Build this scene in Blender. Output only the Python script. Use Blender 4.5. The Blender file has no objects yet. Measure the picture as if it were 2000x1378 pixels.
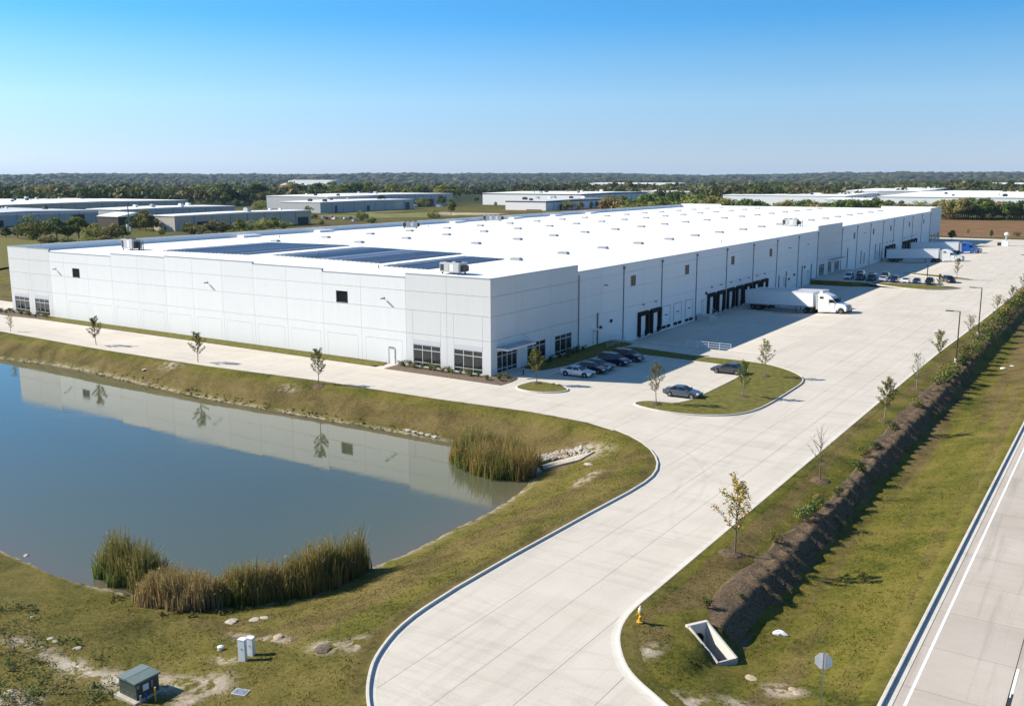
import bpy, bmesh, math, random
import numpy as np
from mathutils import Vector, Matrix, Euler
from mathutils.geometry import tessellate_polygon

scene = bpy.context.scene
COL = scene.collection
R = math.radians

# ------------------------------------------------------------------ camera
FPX, YAW, PITCH, ROLL = 1855.43, -0.584673, 0.183468, -0.00225
CAM = Vector((71.10, -102.33, 26.37))
def _basis():
    f = Vector((math.sin(YAW) * math.cos(PITCH), math.cos(YAW) * math.cos(PITCH), -math.sin(PITCH)))
    r = Vector((math.cos(YAW), -math.sin(YAW), 0)); u = r.cross(f)
    c, s = math.cos(ROLL), math.sin(ROLL)
    return c * r + s * u, c * u - s * r, f
_r, _u, _f = _basis()
cd = bpy.data.cameras.new('camera'); cam = bpy.data.objects.new('camera', cd); COL.objects.link(cam)
cam.matrix_world = Matrix(((_r.x, _u.x, -_f.x, CAM.x), (_r.y, _u.y, -_f.y, CAM.y), (_r.z, _u.z, -_f.z, CAM.z), (0, 0, 0, 1)))
cd.sensor_fit = 'HORIZONTAL'; cd.sensor_width = 36; cd.lens = FPX / 2000 * 36
cd.clip_start = 0.5; cd.clip_end = 40000
scene.camera = cam

# ------------------------------------------------------------------ light, sky, exposure
HAZE = 3.4e-5
SUN = Vector((-18.66, -7.0, 13.1)).normalized()
SUN_EL = math.asin(SUN.z); SUN_AZ = math.atan2(SUN.x, SUN.y)
ld = bpy.data.lights.new('sun', 'SUN'); ld.energy = 4.9; ld.angle = R(0.5); ld.color = (1.0, 0.925, 0.80)
sun = bpy.data.objects.new('sun', ld); COL.objects.link(sun)
sun.rotation_euler = (-SUN).to_track_quat('-Z', 'Y').to_euler(); sun.location = (-60, -60, 120)
world = bpy.data.worlds.new('World'); scene.world = world; world.use_nodes = True
wn, wl = world.node_tree.nodes, world.node_tree.links
wn.clear()
wo = wn.new('ShaderNodeOutputWorld'); bg = wn.new('ShaderNodeBackground'); sky = wn.new('ShaderNodeTexSky')
sky.sky_type = 'NISHITA'; sky.sun_disc = False; sky.sun_elevation = SUN_EL; sky.sun_rotation = SUN_AZ % (2 * math.pi)
sky.altitude = 300; sky.air_density = 1.0; sky.dust_density = 0.35; sky.ozone_density = 2.2
# the clear, dry sky deepens quickly above the horizon: elevation is stretched smoothly over the whole dome
tc = wn.new('ShaderNodeTexCoord'); sx = wn.new('ShaderNodeSeparateXYZ'); mz = wn.new('ShaderNodeMath'); cx = wn.new('ShaderNodeCombineXYZ')
mz.operation = 'MULTIPLY_ADD'; mz.inputs[1].default_value = 2.2; mz.inputs[2].default_value = 0.12
nz = wn.new('ShaderNodeVectorMath'); nz.operation = 'NORMALIZE'
wl.new(tc.outputs['Generated'], sx.inputs[0]); wl.new(sx.outputs[0], cx.inputs[0]); wl.new(sx.outputs[1], cx.inputs[1])
wl.new(sx.outputs[2], mz.inputs[0]); wl.new(mz.outputs[0], cx.inputs[2]); wl.new(cx.outputs[0], nz.inputs[0])
wl.new(nz.outputs[0], sky.inputs[0])
sr = wn.new('ShaderNodeValToRGB'); wl.new(sx.outputs[2], sr.inputs[0])
SKY_TINT = [(0.0, (.99, .81, .78)), (0.02, (1.23, 1.01, .88)), (0.0757, (1.34, 1.42, 1.24)), (0.1155, (1.0, 1.42, 1.40)), (0.154, (.54, 1.31, 1.54)), (0.30, (.62, 1.12, 1.32)), (1.0, (.72, 1.02, 1.15))]
while len(sr.color_ramp.elements) < len(SKY_TINT): sr.color_ramp.elements.new(0.5)
for e_, (p_, c_) in zip(sr.color_ramp.elements, SKY_TINT): e_.position = p_; e_.color = (c_[0] / 1.6, c_[1] / 1.6, c_[2] / 1.6, 1)
mt = wn.new('ShaderNodeMix'); mt.data_type = 'RGBA'; mt.blend_type = 'MULTIPLY'; mt.inputs[0].default_value = 1
wl.new(sky.outputs[0], mt.inputs[6]); wl.new(sr.outputs[0], mt.inputs[7]); sv = wn.new('ShaderNodeVectorMath'); sv.operation = 'SCALE'; sv.inputs['Scale'].default_value = 1.6
wl.new(mt.outputs[2], sv.inputs[0]); wl.new(sv.outputs[0], bg.inputs['Color'])
wl.new(bg.outputs[0], wo.inputs['Surface'])
bg.inputs['Strength'].default_value = 0.10
scene.view_settings.view_transform = 'Standard'; scene.view_settings.look = 'None'
scene.view_settings.gamma = 1.0; scene.view_settings.use_curve_mapping = False
scene.view_settings.exposure = 0.74
scene.render.engine = 'CYCLES'
scene.cycles.max_bounces = 6; scene.cycles.diffuse_bounces = 3; scene.cycles.glossy_bounces = 3; scene.cycles.transmission_bounces = 3
scene.cycles.transparent_max_bounces = 6; scene.cycles.volume_bounces = 0
scene.cycles.use_denoising = True

# ------------------------------------------------------------------ helpers
class MB:
    """collects faces; build() links them as ONE mesh object"""
    def __init__(s): s.v = []; s.f = []; s.m = []
    def add(s, vs, fs, mi=0):
        o = len(s.v); s.v.extend(vs)
        for f in fs: s.f.append(tuple(i + o for i in f)); s.m.append(mi)
        return s
    def box(s, x0, x1, y0, y1, z0, z1, mi=0):
        v = [(x0, y0, z0), (x1, y0, z0), (x1, y1, z0), (x0, y1, z0), (x0, y0, z1), (x1, y0, z1), (x1, y1, z1), (x0, y1, z1)]
        return s.add(v, [(3, 2, 1, 0), (4, 5, 6, 7), (0, 1, 5, 4), (1, 2, 6, 5), (2, 3, 7, 6), (3, 0, 4, 7)], mi)
    def cyl(s, p0, p1, r0, r1=None, n=8, cap=True, mi=0):
        r1 = r0 if r1 is None else r1
        p0 = Vector(p0); p1 = Vector(p1); d = (p1 - p0)
        if d.length < 1e-6: return s
        d.normalize(); a = d.orthogonal().normalized(); b = d.cross(a)
        vs = []
        for p, r in ((p0, r0), (p1, r1)):
            for k in range(n):
                t = 2 * math.pi * k / n
                vs.append(tuple(p + a * (r * math.cos(t)) + b * (r * math.sin(t))))
        fs = [(k, (k + 1) % n, n + (k + 1) % n, n + k) for k in range(n)]
        if cap: fs += [tuple(range(n - 1, -1, -1)), tuple(range(n, 2 * n))]
        return s.add(vs, fs, mi)
    def prism(s, poly, z0, z1, mi=0):
        n = len(poly)
        vs = [(x, y, z0) for x, y in poly] + [(x, y, z1) for x, y in poly]
        return s.add(vs, [tuple(range(n - 1, -1, -1)), tuple(range(n, 2 * n))] + [(k, (k + 1) % n, n + (k + 1) % n, n + k) for k in range(n)], mi)
    def sideprism(s, poly, y0, y1, mi=0):
        """poly in (x,z), extruded along y"""
        n = len(poly)
        vs = [(x, y0, z) for x, z in poly] + [(x, y1, z) for x, z in poly]
        return s.add(vs, [tuple(range(n)), tuple(range(2 * n - 1, n - 1, -1))] + [(k, n + k, n + (k + 1) % n, (k + 1) % n) for k in range(n)], mi)
    def lathe(s, prof, c=(0, 0, 0), n=12, mi=0):
        vs = []
        for r, z in prof:
            for k in range(n):
                t = 2 * math.pi * k / n
                vs.append((c[0] + r * math.cos(t), c[1] + r * math.sin(t), c[2] + z))
        fs = []
        for i in range(len(prof) - 1):
            for k in range(n): fs.append((i * n + k, i * n + (k + 1) % n, (i + 1) * n + (k + 1) % n, (i + 1) * n + k))
        fs.append(tuple(range(n - 1, -1, -1))); fs.append(tuple(range((len(prof) - 1) * n, len(prof) * n)))
        return s.add(vs, fs, mi)
    def mesh(s, name, mats):
        me = bpy.data.meshes.new(name); me.from_pydata(s.v, [], s.f)
        for m in (mats if isinstance(mats, (list, tuple)) else [mats]): me.materials.append(m)
        if any(s.m): me.polygons.foreach_set('material_index', s.m)
        me.update(); return me
    def build(s, name, mats, parent=None, loc=None, smooth=False, bevel=0):
        me = s.mesh(name, mats)
        if smooth: me.polygons.foreach_set('use_smooth', [True] * len(me.polygons))
        o = link(name, me, parent)
        if loc is not None: o.location = loc
        if bevel:
            b = o.modifiers.new('bevel', 'BEVEL'); b.width = bevel; b.segments = 2; b.limit_method = 'ANGLE'; b.angle_limit = R(35)
        return o

def link(name, data, parent=None):
    o = bpy.data.objects.new(name, data); COL.objects.link(o)
    if parent is not None: o.parent = parent
    return o
def tag(o, label=None, cat=None, group=None, kind=None):
    if label: o['label'] = label
    if cat: o['category'] = cat
    if group: o['group'] = group
    if kind: o['kind'] = kind
    return o
def thing(name, label, cat, loc=(0, 0, 0), rz=0, group=None):
    o = link(name, None); o.location = loc; o.rotation_euler = (0, 0, rz); o.empty_display_size = 0.3
    return tag(o, label, cat, group)
def kids(o): return [c for c in bpy.data.objects if c.parent == o]
KIDS = {}
def dup(proto, loc, rz=0, scale=None, label=None, group=None, children=None):
    """copy of a thing with copies of its parts and sub-parts; children: {obj: [child]} looked up once"""
    def cp(o, par):
        c = o.copy(); COL.objects.link(c)
        if par is not None: c.parent = par
        for ch in children.get(o.name, ()): cp(ch, c)
        return c
    c = cp(proto, None); c.location = loc; c.rotation_euler = (0, 0, rz)
    if scale is not None: c.scale = scale if isinstance(scale, (tuple, list)) else (scale,) * 3
    if label: c['label'] = label
    if group: c['group'] = group
    return c
def child_map(root):
    m = {}
    def go(o):
        m[o.name] = list(o.children)
        for c in o.children: go(c)
    go(root); return m
def np_mesh(name, V, F, mat, colors=None, smooth=False, parent=None):
    """V (n,3) array, F (m,3 or 4) int array"""
    me = bpy.data.meshes.new(name); V = np.asarray(V, np.float32); F = np.asarray(F, np.int32)
    k = F.shape[1]
    me.vertices.add(len(V)); me.vertices.foreach_set('co', V.ravel())
    me.loops.add(F.size); me.loops.foreach_set('vertex_index', F.ravel())
    me.polygons.add(len(F)); me.polygons.foreach_set('loop_start', np.arange(0, F.size, k, dtype=np.int32))
    me.polygons.foreach_set('loop_total', np.full(len(F), k, np.int32))
    if smooth: me.polygons.foreach_set('use_smooth', np.ones(len(F), bool))
    for nm, c in (colors or {}).items():
        a = me.color_attributes.new(nm, 'FLOAT_COLOR', 'POINT')
        c = np.asarray(c, np.float32)
        if c.shape[1] == 3: c = np.concatenate([c, np.ones((len(c), 1), np.float32)], 1)
        a.data.foreach_set('color', c.ravel())
    me.materials.append(mat); me.update(calc_edges=True); me.validate()
    return link(name, me, parent) if parent is not False else me

# value noise in numpy
def vnoise(x, y, seed=0):
    x = np.asarray(x, float); y = np.asarray(y, float)
    xi = np.floor(x).astype(np.int64); yi = np.floor(y).astype(np.int64); fx = x - xi; fy = y - yi
    fx = fx * fx * (3 - 2 * fx); fy = fy * fy * (3 - 2 * fy)
    def h(a, b):
        n = (a * 374761393 + b * 668265263 + seed * 974634777) & 0xFFFFFFFF
        n = ((n ^ (n >> 13)) * 1274126177) & 0xFFFFFFFF
        return ((n ^ (n >> 16)) & 0xFFFF) / 65535.0
    return (h(xi, yi) * (1 - fx) + h(xi + 1, yi) * fx) * (1 - fy) + (h(xi, yi + 1) * (1 - fx) + h(xi + 1, yi + 1) * fx) * fy
def fbm(x, y, seed=0, o=4):
    t = 0; a = 0.5
    for k in range(o): t = t + a * vnoise(x * 2 ** k, y * 2 ** k, seed + k); a *= 0.5
    return t
def sstep(a, b, x):
    t = np.clip((x - a) / (b - a), 0, 1); return t * t * (3 - 2 * t)
def chaikin(P, n=2, closed=False):
    P = [tuple(p) for p in P]
    for _ in range(n):
        Q = []
        N = len(P)
        rng = range(N) if closed else range(N - 1)
        if not closed: Q.append(P[0])
        for i in rng:
            a, b = P[i], P[(i + 1) % N]
            Q.append(tuple(0.75 * s + 0.25 * t for s, t in zip(a, b))); Q.append(tuple(0.25 * s + 0.75 * t for s, t in zip(a, b)))
        if not closed: Q.append(P[-1])
        P = Q
    return P
def seg_dist(X, Y, P, closed=True):
    """unsigned distance of points to polyline"""
    d = np.full(np.shape(X), 1e9)
    n = len(P)
    for i in range(n if closed else n - 1):
        ax, ay = P[i][0], P[i][1]; bx, by = P[(i + 1) % n][0], P[(i + 1) % n][1]
        vx, vy = bx - ax, by - ay; L = vx * vx + vy * vy + 1e-12
        t = np.clip(((X - ax) * vx + (Y - ay) * vy) / L, 0, 1)
        d = np.minimum(d, np.hypot(X - ax - t * vx, Y - ay - t * vy))
    return d
def inside(X, Y, P):
    r = np.zeros(np.shape(X), bool); n = len(P)
    for i in range(n):
        ax, ay = P[i][0], P[i][1]; bx, by = P[(i + 1) % n][0], P[(i + 1) % n][1]
        if ay == by: continue
        c = ((ay > Y) != (by > Y)) & (X < (bx - ax) * (Y - ay) / (by - ay) + ax)
        r ^= c
    return r
def sweep(path, prof, closed=False, mi=0, mb=None, zf=None):
    """profile [(offset to the left, z)] along a path of (x,y)"""
    mb = mb or MB(); n = len(path); vs = []
    for i in range(n):
        p = Vector(path[i][:2])
        a = Vector(path[i - 1][:2]) if (i > 0 or closed) else None
        b = Vector(path[(i + 1) % n][:2]) if (i < n - 1 or closed) else None
        d1 = (p - a).normalized() if a is not None else (b - p).normalized()
        d2 = (b - p).normalized() if b is not None else d1
        n1 = Vector((-d1.y, d1.x)); n2 = Vector((-d2.y, d2.x)); m = (n1 + n2)
        if m.length < 1e-4: m = n1
        m.normalize(); k = min(1 / max(m.dot(n1), 0.35), 2.5)
        z0 = zf(p.x, p.y) if zf else 0
        for off, z in prof: vs.append((p.x + m.x * off * k, p.y + m.y * off * k, z + z0))
    q = len(prof); fs = []
    for i in range(n if closed else n - 1):
        j = (i + 1) % n
        for k in range(q - 1): fs.append((i * q + k, j * q + k, j * q + k + 1, i * q + k + 1))
    if not closed: fs += [tuple(range(q)), tuple((n - 1) * q + k for k in range(q - 1, -1, -1))]
    mb.add(vs, fs, mi); return mb
# ------------------------------------------------------------------ materials
def new_mat(name):
    m = bpy.data.materials.new(name); m.use_nodes = True
    nt = m.node_tree; b = nt.nodes['Principled BSDF']
    return m, nt.nodes, nt.links, b
def N(nodes, typ, **kw):
    n = nodes.new(typ)
    for k, v in kw.items():
        if k.startswith('i_'):
            n.inputs[int(k[2:]) if k[2:].isdigit() else k[2:].replace('_', ' ')].default_value = v
        else: setattr(n, k, v)
    return n
def ramp(nodes, stops):
    r = nodes.new('ShaderNodeValToRGB'); el = r.color_ramp.elements
    while len(el) < len(stops): el.new(0.5)
    for e, (p, c) in zip(el, stops):
        e.position = p; e.color = (*c, 1) if len(c) == 3 else c
    return r
def plain(name, col, rough=0.6, metal=0.0, var=0.08, scale=3.0, bump=0.0, spec=0.5, detail=4):
    """a base colour with a little procedural wear in it"""
    m, n, l, b = new_mat(name)
    b.inputs['Roughness'].default_value = rough; b.inputs['Metallic'].default_value = metal
    b.inputs['Specular IOR Level'].default_value = spec
    g = n.new('ShaderNodeNewGeometry'); t = N(n, 'ShaderNodeTexNoise', i_Scale=scale, i_Detail=detail, i_Roughness=0.6)
    l.new(g.outputs['Position'], t.inputs['Vector'])
    r = ramp(n, [(0.3, tuple(c * (1 - var) for c in col)), (0.7, tuple(min(1, c * (1 + var)) for c in col))])
    l.new(t.outputs[0], r.inputs[0]); l.new(r.outputs[0], b.inputs['Base Color'])
    if bump:
        bp = N(n, 'ShaderNodeBump', i_Strength=bump, i_Distance=0.05); l.new(t.outputs[0], bp.inputs['Height']); l.new(bp.outputs[0], b.inputs['Normal'])
    return m
M = {}
def concrete(name, a, b_, tracks=0.0, rnd=0.06, stain=0.5, arcs=()):
    m, n, l, b = new_mat(name); b.inputs['Roughness'].default_value = 0.85; b.inputs['Specular IOR Level'].default_value = 0.25
    g = n.new('ShaderNodeNewGeometry'); P = g.outputs['Position']
    big = N(n, 'ShaderNodeTexNoise', i_Scale=0.13, i_Detail=6, i_Roughness=0.65); l.new(P, big.inputs['Vector'])
    r = ramp(n, [(0.32, a), (0.68, b_)]); l.new(big.outputs[0], r.inputs[0])
    fine = N(n, 'ShaderNodeTexNoise', i_Scale=7, i_Detail=4, i_Roughness=0.7); l.new(P, fine.inputs['Vector'])
    fr = ramp(n, [(0.3, (0.93, 0.93, 0.93)), (0.7, (1.04, 1.04, 1.04))]); l.new(fine.outputs[0], fr.inputs[0])
    mx = N(n, 'ShaderNodeMix', data_type='RGBA', blend_type='MULTIPLY'); mx.inputs[0].default_value = 1
    l.new(r.outputs[0], mx.inputs[6]); l.new(fr.outputs[0], mx.inputs[7])
    # each slab was poured on its own day
    oi = n.new('ShaderNodeObjectInfo'); rr = ramp(n, [(0, (1 - rnd,) * 3), (1, (1 + rnd * 0.4,) * 3)]); l.new(oi.outputs['Random'], rr.inputs[0])
    m2 = N(n, 'ShaderNodeMix', data_type='RGBA', blend_type='MULTIPLY'); m2.inputs[0].default_value = 1
    l.new(mx.outputs[2], m2.inputs[6]); l.new(rr.outputs[0], m2.inputs[7])
    out = m2.outputs[2]
    # rubber and water marks, drawn out along the lane
    mp = N(n, 'ShaderNodeMapping'); mp.inputs['Scale'].default_value = (0.9, 0.05, 1); mp.inputs['Rotation'].default_value = (0, 0, 0.06)
    l.new(P, mp.inputs['Vector'])
    tn = N(n, 'ShaderNodeTexNoise', i_Scale=1.3, i_Detail=5, i_Roughness=0.6, i_Distortion=0.6); l.new(mp.outputs[0], tn.inputs['Vector'])
    tr = ramp(n, [(0.50, (1, 1, 1)), (0.66, (1 - 0.30 * tracks,) * 3), (0.75, (1 - 0.12 * tracks,) * 3)]); l.new(tn.outputs[0], tr.inputs[0])
    m3 = N(n, 'ShaderNodeMix', data_type='RGBA', blend_type='MULTIPLY'); m3.inputs[0].default_value = 1
    l.new(out, m3.inputs[6]); l.new(tr.outputs[0], m3.inputs[7]); out = m3.outputs[2]
    mp2 = N(n, 'ShaderNodeMapping'); mp2.inputs['Scale'].default_value = (0.06, 0.5, 1); l.new(P, mp2.inputs['Vector'])
    t2 = N(n, 'ShaderNodeTexNoise', i_Scale=1.0, i_Detail=7, i_Roughness=0.7, i_Distortion=1.2); l.new(mp2.outputs[0], t2.inputs['Vector'])
    tr2 = ramp(n, [(0.52, (1, 1, 1)), (0.60, (1 - 0.16 * stain, 1 - 0.17 * stain, 1 - 0.18 * stain)), (0.66, (1, 1, 1))]); l.new(t2.outputs[0], tr2.inputs[0])
    m4 = N(n, 'ShaderNodeMix', data_type='RGBA', blend_type='MULTIPLY'); m4.inputs[0].default_value = 1
    l.new(out, m4.inputs[6]); l.new(tr2.outputs[0], m4.inputs[7]); out = m4.outputs[2]
    for cx_, cy_, r_, w_, k_ in arcs:     # rubber left by turning lorries, each set a pair of arcs
        vm = N(n, 'ShaderNodeVectorMath', operation='SUBTRACT'); vm.inputs[1].default_value = (cx_, cy_, 0); l.new(P, vm.inputs[0])
        ml = N(n, 'ShaderNodeVectorMath', operation='MULTIPLY'); ml.inputs[1].default_value = (1, 1, 0); l.new(vm.outputs[0], ml.inputs[0])
        ln = N(n, 'ShaderNodeVectorMath', operation='LENGTH'); l.new(ml.outputs[0], ln.inputs[0])
        sb = N(n, 'ShaderNodeMath', operation='SUBTRACT'); sb.inputs[1].default_value = r_; l.new(ln.outputs['Value'], sb.inputs[0])
        ab = N(n, 'ShaderNodeMath', operation='ABSOLUTE'); l.new(sb.outputs[0], ab.inputs[0])
        mr = N(n, 'ShaderNodeMapRange'); mr.inputs[1].default_value = 0; mr.inputs[2].default_value = w_; mr.inputs[3].default_value = k_; mr.inputs[4].default_value = 0; l.new(ab.outputs[0], mr.inputs[0])
        mm_ = N(n, 'ShaderNodeMath', operation='MULTIPLY'); l.new(mr.outputs[0], mm_.inputs[0])
        nr = ramp(n, [(0.40, (0, 0, 0)), (0.58, (1, 1, 1))]); l.new(big.outputs[0], nr.inputs[0]); l.new(nr.outputs[0], mm_.inputs[1])
        ma = N(n, 'ShaderNodeMix', data_type='RGBA'); ma.inputs[7].default_value = (0.16, 0.15, 0.145, 1); l.new(mm_.outputs[0], ma.inputs[0]); l.new(out, ma.inputs[6]); out = ma.outputs[2]
    l.new(out, b.inputs['Base Color'])
    bp = N(n, 'ShaderNodeBump', i_Strength=0.15, i_Distance=0.01); l.new(fine.outputs[0], bp.inputs['Height']); l.new(bp.outputs[0], b.inputs['Normal'])
    return m
M['slab'] = concrete('drive_concrete', (0.525, 0.475, 0.405), (0.600, 0.545, 0.470), tracks=0.26, rnd=0.022, stain=0.55, arcs=[(23,  -33,  17.2,  .30,  0.14), (23,  -33,  19.3,  .30,  0.12), (24,  -36,  21.0,  .22,  0.10), (54,  -70,  9.5,  .18,  0.14), (54,  -70,  11.4,  .18,  0.12), (52,  -72,  14.2,  .25,  0.09), (56,  70,  17,  .35,  0.10), (56,  70,  19.2,  .35,  0.09), (4,  104,  26,  .4,  0.11), (4,  104,  28.2,  .4,  0.10), (60,  -28,  19.5,  .3,  0.09), (36,  118,  17,  .4,  0.09), (10,  190,  30,  .5,  0.10)])
M['hwy'] = concrete('highway_concrete', (0.43, 0.375, 0.315), (0.51, 0.45, 0.385), tracks=0.6, rnd=0.05, stain=0.3)
M['kerb'] = concrete('kerb_concrete', (0.55, 0.51, 0.45), (0.63, 0.59, 0.53), tracks=0.1, rnd=0.03, stain=0.8)
M['joint'] = plain('joint_sealant', (0.17, 0.145, 0.12), 0.9)
M['white_paint'] = plain('line_paint', (0.80, 0.80, 0.78), 0.6, var=0.06, scale=9)
M['black_paint'] = plain('black_line_paint', (0.03, 0.03, 0.035), 0.7)

def wall_paint(name, col, var=0.018):
    m, n, l, b = new_mat(name); b.inputs['Roughness'].default_value = 0.75; b.inputs['Specular IOR Level'].default_value = 0.3
    g = n.new('ShaderNodeNewGeometry')
    mp = N(n, 'ShaderNodeMapping'); mp.inputs['Scale'].default_value = (1.2, 1.2, 0.08); l.new(g.outputs['Position'], mp.inputs['Vector'])
    t = N(n, 'ShaderNodeTexNoise', i_Scale=1.0, i_Detail=6, i_Roughness=0.65); l.new(mp.outputs[0], t.inputs['Vector'])
    r = ramp(n, [(0.35, tuple(c * (1 - var * 1.6) for c in col)), (0.6, col)]); l.new(t.outputs[0], r.inputs[0])
    oi = n.new('ShaderNodeObjectInfo'); rr = ramp(n, [(0, (0.975,) * 3), (1, (1.01,) * 3)]); l.new(oi.outputs['Random'], rr.inputs[0])
    mx = N(n, 'ShaderNodeMix', data_type='RGBA', blend_type='MULTIPLY'); mx.inputs[0].default_value = 1
    l.new(r.outputs[0], mx.inputs[6]); l.new(rr.outputs[0], mx.inputs[7]); l.new(mx.outputs[2], b.inputs['Base Color'])
    return m
M['wall'] = wall_paint('white_wall_paint', (0.80, 0.80, 0.79))
M['wall2'] = wall_paint('pale_grey_wall_paint', (0.70, 0.70, 0.685))
M['wallgrey'] = wall_paint('grey_wall_paint', (0.46, 0.47, 0.48), 0.06)
M['walltan'] = wall_paint('tan_wall_paint', (0.52, 0.47, 0.40), 0.06)
M['headpanel'] = wall_paint('lilac_grey_panel', (0.60, 0.60, 0.63))
M['groove'] = plain('groove_shadow_gap', (0.42, 0.42, 0.42), 0.9)
M['roof'] = plain('white_roof_membrane', (0.82, 0.82, 0.80), 0.7, var=0.03, scale=0.15, detail=7)
M['roofgrey'] = plain('grey_roof_membrane', (0.52, 0.53, 0.55), 0.7, var=0.08, scale=0.1)
M['coping'] = plain('grey_metal_coping', (0.40, 0.41, 0.43), 0.45, 0.3)
M['dark'] = plain('dark_bronze_metal', (0.035, 0.033, 0.032), 0.5, 0.2)
M['rubber'] = plain('black_rubber', (0.012, 0.0115, 0.011), 0.8, var=0.2, spec=0.2)
M['spout'] = plain('grey_brown_downspout', (0.19, 0.18, 0.18), 0.5, 0.2)
M['alu'] = plain('aluminium_frame', (0.62, 0.63, 0.65), 0.4, 0.3)
M['galv'] = plain('galvanised_steel', (0.42, 0.43, 0.45), 0.45, 0.7, var=0.15, scale=8)
M['whitemetal'] = plain('white_painted_metal', (0.78, 0.78, 0.77), 0.45, var=0.04)
M['greymetal'] = plain('grey_painted_metal', (0.42, 0.42, 0.41), 0.5, var=0.12, scale=5)
M['door'] = plain('white_door_paint', (0.80, 0.81, 0.82), 0.5)
def glass(name, col, rough=0.06):
    m, n, l, b = new_mat(name); b.inputs['Roughness'].default_value = rough; b.inputs['Specular IOR Level'].default_value = 0.7
    g = n.new('ShaderNodeNewGeometry'); t = N(n, 'ShaderNodeTexNoise', i_Scale=1.3, i_Detail=2); l.new(g.outputs['Position'], t.inputs['Vector'])
    r = ramp(n, [(0.35, tuple(c * 0.6 for c in col)), (0.7, col)]); l.new(t.outputs[0], r.inputs[0]); l.new(r.outputs[0], b.inputs['Base Color'])
    return m
M['glass'] = glass('tinted_window_glass', (0.022, 0.028, 0.03))
M['carglass'] = glass('car_glass', (0.012, 0.014, 0.017), 0.03)
M['tan_glass'] = glass('amber_window_glass', (0.055, 0.042, 0.018), 0.3)

def solar():
    m, n, l, b = new_mat('solar_cells'); b.inputs['Roughness'].default_value = 0.42; b.inputs['Specular IOR Level'].default_value = 0.35
    g = n.new('ShaderNodeNewGeometry'); t = N(n, 'ShaderNodeTexBrick'); t.offset = 0
    t.inputs['Scale'].default_value = 1.0; t.inputs['Brick Width'].default_value = 1.0; t.inputs['Row Height'].default_value = 2.0
    t.inputs['Mortar Size'].default_value = 0.03; t.inputs['Color1'].default_value = (0.020, 0.036, 0.080, 1); t.inputs['Color2'].default_value = (0.028, 0.048, 0.098, 1); t.inputs['Mortar'].default_value = (0.20, 0.21, 0.23, 1)
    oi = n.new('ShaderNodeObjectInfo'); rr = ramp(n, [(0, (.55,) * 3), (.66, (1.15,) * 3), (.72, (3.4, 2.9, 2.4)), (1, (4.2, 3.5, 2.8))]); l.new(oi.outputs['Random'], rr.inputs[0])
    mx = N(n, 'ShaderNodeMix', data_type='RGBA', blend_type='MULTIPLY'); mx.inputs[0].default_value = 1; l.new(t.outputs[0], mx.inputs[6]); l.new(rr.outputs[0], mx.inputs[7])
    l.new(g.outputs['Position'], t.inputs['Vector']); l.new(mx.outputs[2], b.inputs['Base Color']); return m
M['solar'] = solar()
M['sashdark'] = plain('dark_sash', (0.05, 0.045, 0.04), 0.5)
M['louvre'] = plain('black_louvre', (0.012, 0.012, 0.012), 0.9, spec=0.1)

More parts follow.
